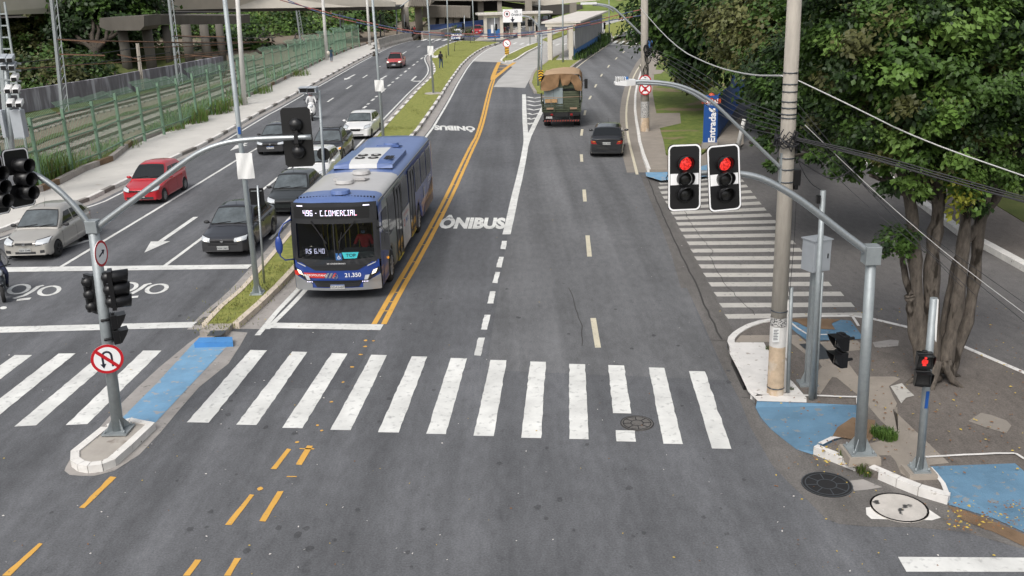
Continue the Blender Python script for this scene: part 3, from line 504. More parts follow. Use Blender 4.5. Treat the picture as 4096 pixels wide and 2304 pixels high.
for i in range(2, min(len(yl), len(yr)) - 8):
    a = yl[i]; b = min(yr, key=lambda p: (p - a).length); d = (b - a)
    if d.length < .8: mk.obox(((a.x + b.x) / 2, (a.y + b.y) / 2, .007), d, (-d.y, d.x, 0), (0, 0, 1), d.length / 2, .03, .002)
z5 = lambda x, y: (1500 + x / 4.287, y / 4.287)
line(mk, [z5(2015, 1370), z5(2025, 1310), z5(2070, 1190), z5(2130, 1065)], .4, z=.011); line(mk, [z5(2015, 1370), z5(2060, 1325), z5(2150, 1255), z5(2270, 1155), z5(2395, 1075)], .4, z=.014)
for i, y in enumerate((1110, 1165, 1215, 1262, 1300)): line(mk, [z5(2118 - i * 18, y), z5(2320 - i * 62, y - 4)], .35, wob=0)
q4 = [[(1110, 450), (1172, 457), (850, 770), (795, 765)], [(395, 1120), (430, 1128), (105, 1449), (20, 1449)], [(1965, 1287), (2028, 1290), (1910, 1449), (1840, 1449)], [(2360, 1272), (2428, 1272), (2320, 1449), (2253, 1449)], [(2515, 630), (2560, 635), (2330, 938), (2265, 938)]]
for q in q4: quadmark(mk, [G(*zz(0, 3, *p)) for p in q])
for q in ([(315, 168), (355, 178), (205, 377), (148, 375)], [(515, 138), (573, 143), (460, 335), (400, 330)], [(218, 600), (278, 598), (95, 905), (33, 900)], [(440, 165), (585, 168), (585, 178), (440, 175)], [(315, 446), (410, 448), (408, 456), (303, 456)]): quadmark(mk, [G(*zz(1, 3, *p)) for p in q], wob=.003)
for x, y, c_, r_ in ((1105, 530, 1, 2), (1183, 534, 1, 2), (1100, 592, 1, 2), (1055, 672, 1, 2), (966, 797, 1, 2), (877, 950, 1, 2), (760, 1148, 1, 2), (618, 1384, 1, 2), (660, 1437, 1, 2), (415, 105, 1, 3), (40, 572, 1, 3)):
    p = G(*zz(c_, r_, x, y)); s_ = .028 + R.random() * .025; mk.add([(p.x + s_ * 1.3 * math.cos(a) * R.uniform(.7, 1.2), p.y + s_ * math.sin(a) * R.uniform(.8, 1.5), .009) for a in [k * math.pi / 4 for k in range(8)]], [tuple(range(8))])
struct('lane_line', mk, 'yellow_mark')
# arrows
def arrow(mk, tail, head, w_, hl, hw):
    a = G(*tail); b = G(*head); d = (b - a).normalized(); n = Vector((-d.y, d.x, 0)); s_ = b - d * hl
    mk.add([(p.x, p.y, .008) for p in (a + n * w_, s_ + n * w_, s_ + n * hw, b, s_ - n * hw, s_ - n * w_, a - n * w_)], [(0, 1, 5, 6), (1, 2, 3), (1, 3, 5), (5, 3, 4)])
mk = MB()
arrow(mk, zz(0, 1, 1970, 735), zz(0, 1, 1452, 1095), .1, 1.5, .36); arrow(mk, zz(0, 1, 790, 985), zz(0, 1, 560, 1080), .1, 1.5, .36)
arrow(mk, zz(1, 0, 995, 750), zz(1, 0, 888, 806), .1, 1.9, .36); arrow(mk, zz(1, 0, 1315, 762), zz(1, 0, 1225, 812), .1, 1.9, .36); arrow(mk, zz(0, 1, 2480, -10), zz(0, 1, 2315, 68), .1, 1.9, .36)
line(mk, [zz(1, 0, 1612, 768), zz(1, 0, 1565, 812), zz(1, 0, 1625, 820)], .2, wob=0, z=.012); arrow(mk, zz(1, 0, 1600, 815), zz(1, 0, 1660, 822), .1, .9, .5)
struct('lane_arrow', mk, 'white_mark')
# far crossings
mk = MB()
for x in (790, 905, 1020, 1145, 1275, 1400): quadmark(mk, gp([z5(x + 75, 668), z5(x + 130, 670), z5(x + 45, 700), z5(x - 12, 697)]), wob=0)
z6 = lambda x, y: (2050 + x / 4.287, y / 4.287)
for x, y in ((1790, 700), (1905, 703), (2025, 712), (2145, 718), (2255, 728)): quadmark(mk, gp([z6(x - 25, y), z6(x + 30, y), z6(x - 35, y + 46), z6(x - 95, y + 44)]), wob=0)
for x, y in ((60, 728), (185, 735), (300, 742), (690, 738), (795, 750), (915, 745)): quadmark(mk, gp([z6(x - 10, y), z6(x + 30, y), z6(x - 30, y + 30), z6(x - 75, y + 28)]), wob=0)
line(mk, [z6(1660, 760), z6(2200, 795)], .3, wob=0); line(mk, [z5(960, 655), z5(1260, 662)], .3, wob=0)
struct('crosswalk', mk, 'white_mark')
# words on the asphalt
mk = MB()
def road_word(mk, txt, bl, br, tl, bold=.03):
    """text fitted so that its baseline runs bl->br on the ground and its height reaches tl"""
    B0, B1, T0 = G(*bl), G(*br), G(*tl); ux = B1 - B0; uy = T0 - B0
    vs, fs = text_mesh(txt, 1, 1, 0, bold, 'LEFT'); xs = [v[0] for v in vs]; base = [v[1] for v in vs]
    x0, x1 = min(xs), max(xs); y0 = min(base)
    vO, _ = text_mesh('N', 1, 1, 0, bold, 'LEFT'); yN = max(v[1] for v in vO); yn0 = min(v[1] for v in vO)
    mk.add([B0 + ux * ((v[0] - x0) / (x1 - x0)) + uy * ((v[1] - yn0) / (yN - yn0)) + Vector((0, 0, .008)) for v in vs], fs)
road_word(mk, 'ÔNIBUS', zq(1128, 690), zq(1992, 697), zq(1185, 548), .055)
road_word(mk, 'ÔNIBUS', zz(1, 0, 2195, 1272), zz(1, 0, 1790, 1262), zz(1, 0, 2212, 1312 + 8), .055)
struct('road_word', mk, 'white_mark')
# waiting-box motorcycle symbols
mk = MB()
zb = lambda x, y: (x / 3.22, 1080 + y / 3.22)
def ringmark(mk, pts_out, w_):
    q = [G(*zb(*p)) for p in pts_out]; q = smooth([Vector((p.x, p.y, 0)) for p in q] + [Vector((q[0].x, q[0].y, 0))], 2); q[-1] = q[0]; strip(mk, q, w_, None, .009)
def ell_pts(cx, cy, ax, ay, bx, by, n=14): return [(cx + ax * math.cos(t) + bx * math.sin(t), cy + ay * math.cos(t) + by * math.sin(t)) for t in [2 * math.pi * k / n for k in range(n)]]
for dx, dy in ((0, 0), (-1385, 25)):
    ringmark(mk, ell_pts(2020 + dx, 245 + dy, 115, -45, -60, -40), .13)
    ringmark(mk, ell_pts(1630 + dx, 225 + dy, 115, -45, -60, -40), .13)
    line(mk, [zb(1950 + dx, 175 + dy), zb(1880 + dx, 190 + dy), zb(1800 + dx, 250 + dy), zb(1700 + dx, 305 + dy), zb(1560 + dx, 345 + dy)], .15, 0, 0)
    line(mk, [zb(1780 + dx, 345 + dy), zb(1700 + dx, 352 + dy), zb(1600 + dx, 365 + dy)], .2, 0, 0)
    mk.poly([Vector((p.x, p.y, .009)) for p in [G(*zb(*q)) for q in ell_pts(1430 + dx, 465 + dy, 45, -8, -10, -18, 10)]])
struct('motorcycle_box_symbol', mk, 'white_mark')
# small oil drips
mk = MB()
for _ in range(90):
    p = G(R.uniform(200, 3000), R.uniform(1100, 2290)); s_ = R.uniform(.02, .07); mk.add([(p.x + s_ * R.uniform(.6, 1.3) * math.cos(a), p.y + s_ * R.uniform(.8, 1.6) * math.sin(a), .0055) for a in [k * math.pi / 4 for k in range(8)]], [tuple(range(8))])
struct('oil_spots', mk, 'asphalt_scuff')
mat('cement_smear', (.5, .47, .43), .9, 0, .15, 3, .3, bump=.4, dots=(3.5, .6, .05, (.05, .05, .05)))
# covers in the road
def manhole(px, py, r, label, ring='steel_dark', top='steel_dark', z=.012, plain=False):
    c = G(px, py); q = MB()
    q.disc((c.x, c.y, z - .01), (0, 0, 1), r, .014, 28, 0)
    for k in range(28):
        a, b = 2 * math.pi * k / 28, 2 * math.pi * (k + 1) / 28
        for rr in (r, r * .985, r * .97) if plain else (r, r * .86, r * .4): q.add([(c.x + rr * math.cos(a), c.y + rr * math.sin(a), z + .0065), (c.x + rr * math.cos(b), c.y + rr * math.sin(b), z + .0065), (c.x + (rr - .02) * math.cos(b), c.y + (rr - .02) * math.sin(b), z + .0065), (c.x + (rr - .02) * math.cos(a), c.y + (rr - .02) * math.sin(a), z + .0065)], [(0, 1, 2, 3)], 1)
    for k in range(0 if plain else 8):
        a = 2 * math.pi * k / 8; q.bar((c.x + r * .4 * math.cos(a), c.y + r * .4 * math.sin(a), z + .006), (c.x + r * .86 * math.cos(a), c.y + r * .86 * math.sin(a), z + .006), .018, .004, 1)
    o = q.build('manhole_cover', [top, ring]); tag(o, label, 'manhole cover'); return o
manhole(*zz(2, 2, 1258, 1365), .34, 'round manhole cover of eight segments in the gap of a crosswalk stripe', 'black_matte', 'asphalt_old')
manhole(*zz(3, 3, 592, 532), .44, 'dark patterned manhole cover in the gutter by the broken white kerb', 'steel_dark', 'black_matte')
manhole(*zz(3, 3, 1318, 768), .47, 'manhole cover smeared with white cement inside a dark ring', 'black_matte', 'cement_smear', .02, True)
mb = MB(); mb.poly(gp([z2(955, 568), z2(1210, 545), z2(1430, 745), z2(1190, 768)], .164)); o = mb.build('access_cover', 'steel_dark'); tag(o, 'dark checkered steel access cover on the corner pavement', 'access cover')
# kerb inlet (dark opening)
mb = MB(); a = G(2985, 1552, .05); b = G(2935, 1448, .05); mb.bar(a, b, .12, .12); a = G(2958, 1495, .06); struct('kerb_inlet', mb, 'black')
# litter, leaves
lt = MB()
def scatter(poly_px, n, s0, s1, z, mis):
    xs = [p[0] for p in poly_px]; ys = [p[1] for p in poly_px]
    for _ in range(n):
        x = R.uniform(min(xs), max(xs)); y = R.uniform(min(ys), max(ys)); p = G(x, y); s_ = R.uniform(s0, s1); a = R.random() * 6.28
        lt.add([(p.x + s_ * math.cos(a), p.y + s_ * math.sin(a), z), (p.x + s_ * .5 * math.cos(a + 1.5), p.y + s_ * .5 * math.sin(a + 1.5), z + .01), (p.x - s_ * math.cos(a), p.y - s_ * math.sin(a), z + .003), (p.x + s_ * .5 * math.cos(a - 1.5), p.y + s_ * .5 * math.sin(a - 1.5), z)], [(0, 1, 2, 3)], R.choice(mis))
scatter([(3100, 1250), (4090, 1950)], 420, .015, .045, .19, [0, 0, 1]); scatter([(3780, 2040), (4096, 2160)], 160, .015, .04, .18, [0, 1, 0]); scatter([(3240, 1800), (3420, 1900)], 60, .015, .04, .19, [0, 1])
scatter([(0, 780), (2900, 2300)], 260, .008, .028, .02, [2, 2, 1, 0]); scatter([(3100, 1900), (4000, 2300)], 60, .012, .03, .02, [0, 1, 2])
mat('leaf_dead', (.2, .1, .045), .9); mat('leaf_yellow', (.5, .36, .06), .8); mat('paper_bit', (.6, .58, .55), .8)
o = lt.build('litter', ['leaf_dead', 'leaf_yellow', 'paper_bit'], recalc=False); o['kind'] = 'stuff'; o['label'] = 'scattered fallen leaves and bits of litter over the pavement and road'
# ------------------------------------------------------------------ STREET FURNITURE
def wpx(base, px): # metres per photo pixel at a ground pixel
    p = G(*base); d = (p - CP).dot(_f); return px * d / F
def upright(base, top, Y=None):
    b = G(*base) if not isinstance(base, Vector) else base; t = P3(top[0], top[1], Y or b.y); return b, t
def pole(name, label, base, top, r0, r1=None, m_='galv', cat='pole', group=None, n=12, ext=0.0, plate=True, z0=0.0, parts=True, cap=False):
    b = G(*base, z0); t = P3(top[0], top[1], b.y); 
    if ext: t = t + (t - b).normalized() * ext
    r1 = r1 or r0 * .75; root = thing(name, label, cat, b, 0, group)
    q = MB(); q.cyl(b, t, r0, r1, n, 0); q.build('shaft', m_, root, True)
    if plate:
        q = MB(); q.box(b.x - r0 * 2.2, b.x + r0 * 2.2, b.y - r0 * 2.2, b.y + r0 * 2.2, b.z, b.z + .03)
        for i, j in ((-1, -1), (1, -1), (1, 1), (-1, 1)): q.cyl((b.x + i * r0 * 1.7, b.y + j * r0 * 1.7, b.z + .03), (b.x + i * r0 * 1.7, b.y + j * r0 * 1.7, b.z + .09), .018, None, 6)
        for a in range(4): 
            d = Vector((math.cos(a * 1.5708 + .785), math.sin(a * 1.5708 + .785), 0)); q.extr([b + d * r0 + Vector((0, 0, .03)), b + d * r0 * 2.4 + Vector((0, 0, .03)), b + d * r0 + Vector((0, 0, .28))], Vector((-d.y, d.x, 0)) * .012)
        q.build('base_plate', m_, root, True)
    return root, b, t
def rrect(w_, h_, r, n=5):
    pts = []
    for cx, cz, a0 in ((w_ / 2 - r, h_ / 2 - r, 0), (-w_ / 2 + r, h_ / 2 - r, 90), (-w_ / 2 + r, -h_ / 2 + r, 180), (w_ / 2 - r, -h_ / 2 + r, 270)):
        for k in range(n + 1):
            a = math.radians(a0 + 90 * k / n); pts.append((cx + r * math.cos(a), cz + r * math.sin(a)))
    return pts
def visor(q, c, r, L_, deg=270, cut=.5, mi=0):
    """hood round a lens, opening to -Y; cut = how much shorter the lower edge is"""
    n = 18; rows = []
    for layer, rr in ((0, r), (1, r * .93)):
        row0 = []; row1 = []
        for k in range(n + 1):
            a = math.radians(90 - deg / 2 + deg * k / n); zf = (math.sin(a) + 1) / 2; l_ = L_ * (1 - cut * (1 - zf))
            row0.append((c[0] + rr * math.cos(a), c[1], c[2] + rr * math.sin(a))); row1.append((c[0] + rr * 1.04 * math.cos(a), c[1] - l_, c[2] + rr * 1.04 * math.sin(a)))
        rows += [row0, row1] if layer == 0 else [row1, row0]
    q.grid(rows, mi)
def signal_head(label, loc, rz, plate=True, lit=None, lens=.098, tube=False, group=None, H_=1.08, W_=.54, sp=.25, tilt=0, nl=3, lit_m='red_on', lod=False, cat='traffic light', zoff=-.015):
    root = thing('traffic_light', label, cat, loc, rz, group); root.rotation_euler = (tilt, 0, rz) if not isinstance(tilt, tuple) else (tilt[0], tilt[1], rz)
    zs = [zoff + sp * ((nl - 1) / 2 - i) for i in range(nl)]
    if plate:
        q = MB(); o_ = rrect(W_, H_, .09); i_ = rrect(W_ - .05, H_ - .05, .072)
        cut = [(x, 0, z) for x, z in rrect(W_ + .012, H_ + .012, .05, 1)]
        q.extr([(x, .0, z) for x, y, z in cut], (0, .012, 0), 0)
        n = len(o_); q.add([(x, -.003, z) for x, z in o_] + [(x, -.003, z) for x, z in i_], [(k, (k + 1) % n, n + (k + 1) % n, n + k) for k in range(n)], 1)
        if H_ > 1: q.add([(-W_ / 2 + .034, -.003, -.115), (W_ / 2 - .034, -.003, -.115), (W_ / 2 - .034, -.003, .07), (-W_ / 2 + .034, -.003, .07)], [(0, 1, 2, 3)], 1)
        q.build('backplate', ['black', 'sign_white'], root)
    q = MB()
    if not plate: q.box(-.145, .145, -.05, .03, zs[-1] - .14, zs[0] + .14)
    for z in zs: q.tube([(0, -.05, z), (0, 0, z)], lens * 1.36, 20, 0, False); q.ell((0, .07 if plate else .03, z), lens * 1.3, .1 if plate else .12, lens * 1.3, 16, 8) if plate else q.ell((0, .03, z), lens * 1.25, .13, lens * 1.25, 16, 8)
    q.bar((0, .1, zs[-1] - .1), (0, .1, zs[0] + .1), .07, .05); q.build('housing', 'black', root)
    for i, z in enumerate(zs):
        on = lit is not None and lit == i
        q = MB(); 
        if lod: q.ell((0, -.04, z), lens * 1.1, .03, lens * 1.1, 12, 4, 0)
        else:
            q.ell((0, -.035, z), lens * 1.1, .04, lens * 1.1, 20, 8, 0)
        q.build('lens', lit_m if on else 'lens_dark', root)
        q = MB(); visor(q, (0, -.045, z), lens * 1.3, .3 if tube else .22, 360 if tube else 290, .12 if tube else .8)
        q.build('visor', 'black', root)
    return root
def round_sign(label, c, rz, r, sym, cat='road sign', tilt=0, group=None):
    root = thing('road_sign', label, cat, c, rz, group); root.rotation_euler = (tilt, 0, rz)
    q = MB(); q.cyl((0, .0, 0), (0, .008, 0), r, r, 36, 0, False); q.disc((0, 0, 0), (0, -1, 0), r, .003, 36, 1); q.disc((0, -.003, 0), (0, -1, 0), r * .82, .002, 36, 0)
    q.build('sign_plate', ['sign_white', 'sign_red'], root)
    q = MB(); y = -.008
    def P_(pts, mi=0, yy=y): q.add([(a * r, yy, b * r) for a, b in pts], [tuple(range(len(pts)))], mi)
    if sym == 'uturn':
        pts = [(.28 * math.cos(t), .2 + .3 * math.sin(t)) for t in [math.pi * k / 10 for k in range(11)]]
        pts = [(.28, -.55)] + pts + [(-.28, -.35)]
        for (a, b), (c_, d_) in zip(pts, pts[1:]): q.bar((a * r, y, b * r), (c_ * r, y, d_ * r), .002, .13 * r) if False else q.extr([(a * r + (b - d_) / max(math.hypot(a - c_, b - d_), .01) * .065 * r, y, b * r + (c_ - a) / max(math.hypot(a - c_, b - d_), .01) * .065 * r), (a * r - (b - d_) / max(math.hypot(a - c_, b - d_), .01) * .065 * r, y, b * r - (c_ - a) / max(math.hypot(a - c_, b - d_), .01) * .065 * r), (c_ * r - (b - d_) / max(math.hypot(a - c_, b - d_), .01) * .065 * r, y, d_ * r - (c_ - a) / max(math.hypot(a - c_, b - d_), .01) * .065 * r), (c_ * r + (b - d_) / max(math.hypot(a - c_, b - d_), .01) * .065 * r, y, d_ * r + (c_ - a) / max(math.hypot(a - c_, b - d_), .01) * .065 * r)], (0, .002, 0))
        P_([(-.46, -.3), (-.1, -.3), (-.28, -.62)]); a = .075
        P_([(-.62 - a, .62 - a), (-.62 + a, .62 + a), (.62 + a, -.62 + a), (.62 - a, -.62 - a)], 1, y - .004)
    if sym == 'arrow':
        P_([(-.45, -.07), (.2, -.07), (.2, .07), (-.45, .07)]); P_([(.15, .24), (.15, -.24), (.52, 0)])
    if sym == 'diag':
        P_([(-.45, .35), (-.35, .45), (.3, -.2), (.2, -.3)]); P_([(.4, -.05), (.05, -.35), (.45, -.42)])
    if sym == 'nostop':
        a = .08; P_([(-.62 - a, .62 - a), (-.62 + a, .62 + a), (.62 + a, -.62 + a), (.62 - a, -.62 - a)], 1); P_([(-.62 + a, -.62 - a), (-.62 - a, -.62 + a), (.62 - a, .62 + a), (.62 + a, .62 - a)], 1, y - .002)
        P_([(-.2, -.4), (.2, -.4), (.2, .3), (-.2, .3)], 0, y + .001)
    if sym == 'truck':
        P_([(-.5, -.1), (.1, -.1), (.1, .3), (-.5, .3)]); P_([(.14, -.1), (.45, -.1), (.45, .12), (.3, .25), (.14, .25)])
    q.build('symbol', ['sign_black', 'sign_red'], root); return root
# ---- right mast with two red lights
root, b, t = pole('signal_mast', 'tall grey signal mast with one long curved arm on the near right corner', (3439, 1803), (3486, 1008), .105, .085, 'galv_dull', 'signal mast', z0=.3)
YM = b.y; q = MB(); q.box(b.x - .3, b.x + .3, b.y - .3, b.y + .3, .14, .3, 0, .02); q.build('plinth', 'concrete_band', root, True)
q = MB(); q.box(t.x - .13, t.x + .13, t.y - .13, t.y + .13, t.z - .2, t.z + .12); q.build('junction_box', 'galv_dull', root, True, bevel=.008)
AR = [(3478, 1012), (3430, 975), (3372, 932), (3260, 843), (3180, 785), (3117, 748), (3060, 718), (3005, 701), (2940, 692), (2800, 691), (2672, 700)]
q = MB(); pts = smooth([P3(x, y, YM - .0) for x, y in AR], 1); q.tube(pts, [.068 - .022 * i / len(pts) for i in range(len(pts))], 12); q.build('arm', 'galv', root, True)
for cx, cy, rl, nm in ((2738, 711, 0.0, 'upright red traffic light at the free end of the right curved arm'), (2897, 712, -.035, 'slightly tilted red traffic light nearer the mast on the right curved arm')):
    c = P3(cx, cy, YM - .2); signal_head(nm, c, math.radians(6 if cx > 2800 else 4), lit=0, tilt=(-.1, rl * 1.4, 0), group='red traffic lights on the right mast')
# drooping feed cable at arm end
q = MB(); q.tube([P3(2672, 700, YM), P3(2664, 712, YM), P3(2668, 725, YM), P3(2680, 728, YM)], .008, 6); q.build('cable', 'wire', root, True)
# pedestrian heads
def ped_head(label, c, rz, lit=None, group=None, tilt=0):
    root = thing('pedestrian_signal', label, 'pedestrian signal', c, rz, group); root.rotation_euler = (tilt, 0, rz)
    q = MB(); q.box(-.125, .125, -.03, .09, -.3, -.015); q.box(-.125, .125, -.03, .09, .015, .3); q.bar((0, .03, -.32), (0, .03, .33), .08, .06); q.cyl((0, .1, .2), (0, .26, .2), .03, .03, 8); q.cyl((0, .1, -.2), (0, .26, -.2), .03, .03, 8); q.build('housing', 'black', root, bevel=.01)
    for i, z in enumerate((.157, -.157)):
        q = MB(); q.box(-.1, .1, -.034, -.03, z - .1, z + .1); q.build('lens', 'lens_dark', root)
        q = MB(); y1 = -.2
        for a, b_ in (((-.125, z + .12), (.125, z + .12)),): q.add([(a[0], -.03, a[1]), (b_[0], -.03, b_[1]), (b_[0] + .012, y1, b_[1] + .012), (a[0] - .012, y1, a[1] + .012)], [(0, 1, 2, 3)])
        for sx in (-1, 1): q.add([(sx * .125, -.03, z + .12), (sx * .137, y1, z + .132), (sx * .137, y1 + .05, z + .02), (sx * .125, -.05, z - .13), (sx * .125, -.03, z - .13)], [(0, 1, 2, 3, 4)])
        q.add([(-.125, -.03, z - .13), (.125, -.03, z - .13), (.125, -.06, z - .13), (-.125, -.06, z - .13)], [(0, 1, 2, 3)]); q.build('visor', 'black', root)
        if lit == i:
            q = MB(); q.box(-.03, .03, -.038, -.034, z - .08, z + .03); q.box(-.045, .05, -.038, -.034, z - .04, z + .02); q.cyl((0.01, -.038, z + .06), (0.01, -.034, z + .06), .022, None, 10); q.build('lit_figure', 'red_on', root)
    return root
c = P3(3400, 1400, YM - .02); ped_head('black pedestrian signal facing left on the tall signal mast', (c.x - .17, c.y, c.z), math.radians(-75), group='pedestrian signals of the near right corner')
root, b, t = pole('signal_post', 'short grey post with a pedestrian signal beside the blue ramp', (3677, 1878), (3736, 1192), .068, .062, 'galv_dull', 'signal post', z0=.24)
q = MB(); q.box(b.x - .26, b.x + .26, b.y - .22, b.y + .22, .1, .24, 0, .02); q.build('plinth', 'concrete_band', root, True)
q = MB(); a_ = P3(3748, 1195, b.y - .05); d_ = P3(3738, 1370, b.y - .05); q.add([(a_.x - .02, a_.y, a_.z), (a_.x + .03, a_.y, a_.z - .01), (d_.x + .03, d_.y, d_.z), (d_.x, d_.y, d_.z + .05)], [(0, 1, 2, 3)]); q.build('torn_paper', 'white_sheet', root, True)
q = MB(); a_ = P3(3704, 1600, b.y - .072); q.box(a_.x - .01, a_.x + .045, a_.y, a_.y + .004, a_.z - .16, a_.z + .16); q.build('sticker', ['totem_blue'], root, True)
c = P3(3694, 1478, b.y - .25); ped_head('pedestrian signal on the short post showing a lit red standing figure', c, math.radians(-12), lit=0, group='pedestrian signals of the near right corner', tilt=-.05)
# ---- cabinet on post and round pole beside it
b = G(3229, 1536, .15); root = thing('control_cabinet', 'light grey metal control cabinet raised on a steel channel post next to the utility pole', 'cabinet', b)
t = P3(3256, 1088, b.y); q = MB(); q.bar(b + Vector((0, 0, .02)), t + Vector((0, 0, .1)), .15, .11); q.build('post', 'galv_dull', root, True)
q = MB(); q.box(b.x - .2, b.x + .2, b.y - .17, b.y + .17, b.z, b.z + .04); q.extr([(b.x - .075, b.y - .02, b.z + .04), (b.x - .18, b.y - .02, b.z + .04), (b.x - .075, b.y - .02, b.z + .3)], (0, .02, 0)); q.build('base_plate', 'galv_dull', root, True)
TL = P3(3222, 945, b.y - .1); cx0 = P3(3224, 1085, b.y - .15).x; cz0 = P3(3251, 1087, b.y - .15).z; cz1 = P3(3251, 964, b.y - .15).z; wd = P3(3305, 1000, b.y - .15).x - cx0 - .12
cb = Vector((t.x + .02, t.y, (cz0 + cz1) / 2)); q = MB(); ang = math.radians(22); ax_ = Vector((math.cos(ang), math.sin(ang), 0)); ay_ = Vector((-math.sin(ang), math.cos(ang), 0))
q.obox(cb, ax_, ay_, (0, 0, 1), .22, .19, (cz1 - cz0) / 2); q.build('cabinet_box', 'cabinet', root, True, bevel=.01)
q = MB(); q.obox(cb + Vector((0, 0, (cz1 - cz0) / 2 + .012)), ax_, ay_, (0, 0, 1), .24, .21, .012); q.build('lid', 'cabinet', root, True)
q = MB(); q.obox(cb - ay_ * .195, ax_, ay_, (0, 0, 1), .19, .004, (cz1 - cz0) / 2 - .03); q.build('door', 'cabinet', root, True); q = MB(); q.obox(cb - ay_ * .203 + ax_ * .13, ax_, ay_, (0, 0, 1), .012, .008, .05); q.build('handle', 'black', root, True)
root, b, t = pole('service_pole', 'slim grey pole with a small black box near its top before the cabinet', (3245, 1598), (3293, 762), .062, .055, 'galv_dull', 'pole', plate=False, z0=.15)
c = P3(3273, 797, b.y - .05); q = MB(); q.box(c.x - .035, c.x + .035, c.y - .04, c.y + .04, c.z - .08, c.z + .08); q.build('junction_box', 'black', root, True)
q = MB(); q.cyl(b + Vector((.1, .03, 0)), P3(3290, 1090, b.y + .03), .028, .028, 8); q.build('conduit', 'galv_dull', root, True)
# ---- concrete utility pole
root, b, t = pole('utility_pole', 'thick octagonal concrete utility pole wrapped in cables on the white painted corner', (3101, 1574), (3178, 0), .178, .132, 'concrete_pole', 'utility pole', n=8, ext=1.5, plate=False, z0=.15)
YU = b.y
def onpole(py, dx=0, Y=None): 
    """point on the utility pole at photo row py"""
    f_ = (py - 1574) / (0 - 1574); x = 3101 + (3178 - 3101) * f_ + dx; return P3(x, py, Y or YU)
q = MB(); q.tube([onpole(1574), onpole(1380)], [.1812, .178], 8, 0, False); q.build('painted_foot', 'pole_stain', root, True)
q = MB(); q.tube([onpole(1380), onpole(1300)], [.1795, .177], 8, 0, False); q.build('whitewashed_band', 'white_wash', root, True)
q = MB(); q.tube([onpole(1298), onpole(1265)], [.181, .180], 8, 0, False); q.build('poster_band', 'pole_paper', root, True)
q = MB(); c = onpole(1340, -8, YU - .19); q.box(c.x - .07, c.x + .07, c.y - .004, c.y, c.z - .16, c.z + .16)
q.build('poster', 'white_sheet', root, True)
q = MB()
for k_ in range(7): q.box(c.x - .055, c.x + .05 - R.random() * .04, c.y - .006, c.y - .004, c.z + .1 - k_ * .035, c.z + .115 - k_ * .035)
q.build('poster_print', 'steel_dark', root, True)
for k, (py, rr) in enumerate(((1545, .187), (1240, .178), (725, .164), (675, .162), (630, .162), (455, .156), (470, .156), (430, .155), (405, .155), (335, .152), (290, .15), (365, .153))):
    q = MB(); c = onpole(py); q.tube([c - Vector((0, 0, .012)), c + Vector((0, 0, .012))], rr, 12); q.build('band', 'steel_dark', root, True)
for dx, dy, py, m_, r_ in ((34, 1574, 1200, 'white_wash', .05), (50, 1568, 1150, 'galv_dull', .042)):
    q = MB(); a_ = onpole(dy, dx, YU - .02); c = onpole(py, dx - 6, YU - .02); q.cyl(a_, c, r_, r_, 8); q.build('conduit', m_, root, True)
c = onpole(710, 42, YU - .05); q = MB(); q.box(c.x - .07, c.x + .07, c.y - .08, c.y + .08, c.z - .15, c.z + .17); q.cyl((c.x, c.y, c.z - .24), (c.x, c.y, c.z - .15), .05, .05, 10); q.build('splice_box', 'black', root, True, bevel=.01)
c = onpole(560, -2, YU - .05)
for k in range(9):
    q = MB(); a0 = R.random() * 6; rx = R.uniform(.17, .26); q.tube([(c.x + rx * math.cos(a0 + a) , c.y + rx * math.sin(a0 + a), c.z + R.uniform(-.18, .18) + .08 * math.sin(a * 2 + k)) for a in [j * 2 * math.pi / 12 for j in range(13)]], R.uniform(.008, .018), 5); q.build('cable_coil', 'wire', root, True)
# street lamp on it
root = thing('street_lamp', 'curved double-tube lamp arm with an LED head and a blue photocell reaching over the road', 'street lamp', onpole(665, -20))
LA = [(3120, 668), (3050, 600), (2940, 492), (2860, 415), (2800, 375), (2750, 352), (2700, 337), (2640, 328), (2560, 324), (2538, 327)]
q = MB(); q.tube(smooth([P3(x, y, YU - .1) for x, y in LA], 2), .034, 10); q.build('arm', 'galv', root, True)
q = MB(); q.tube(smooth([P3(x, y, YU - .1) for x, y in [(2824, 408), (2770, 372), (2700, 345), (2640, 336), (2540, 333)]], 2), .028, 8); q.build('brace', 'galv', root, True)
q = MB(); c = P3(3122, 672, YU - .05); q.box(c.x - .02, c.x + .03, c.y - .05, c.y + .05, c.z - .3, c.z + .3); q.build('bracket', 'galv_dull', root, True)
h0 = P3(2540, 328, YU - .1); h1 = P3(2458, 329, YU - .1); q = MB(); d = (h1 - h0); 
q.add([h0 + Vector((0, -.09, .05)), h0 + Vector((0, .09, .05)), h0 + d * .45 + Vector((0, .15, .05)), h0 + d + Vector((0, .13, -.0)), h0 + d + Vector((0, -.13, -.0)), h0 + d * .45 + Vector((0, -.15, .05)),
       h0 + Vector((0, -.09, -.05)), h0 + Vector((0, .09, -.05)), h0 + d * .45 + Vector((0, .15, -.06)), h0 + d + Vector((0, .13, -.04)), h0 + d + Vector((0, -.13, -.04)), h0 + d * .45 + Vector((0, -.15, -.06))],
      [(0, 1, 2, 5), (5, 2, 3, 4), (6, 11, 8, 7), (11, 10, 9, 8), (0, 6, 7, 1), (1, 7, 8, 2), (2, 8, 9, 3), (3, 9, 10, 4), (4, 10, 11, 5), (5, 11, 6, 0)]); q.build('lamp_head', 'white_plastic', root, True)
q = MB()
for k in range(6): a_ = h0 + d * (.5 + .085 * k); q.box(a_.x - .006, a_.x + .006, a_.y - .12, a_.y + .12, a_.z, a_.z + .1)
q.build('cooling_fins', 'white_plastic', root, True)
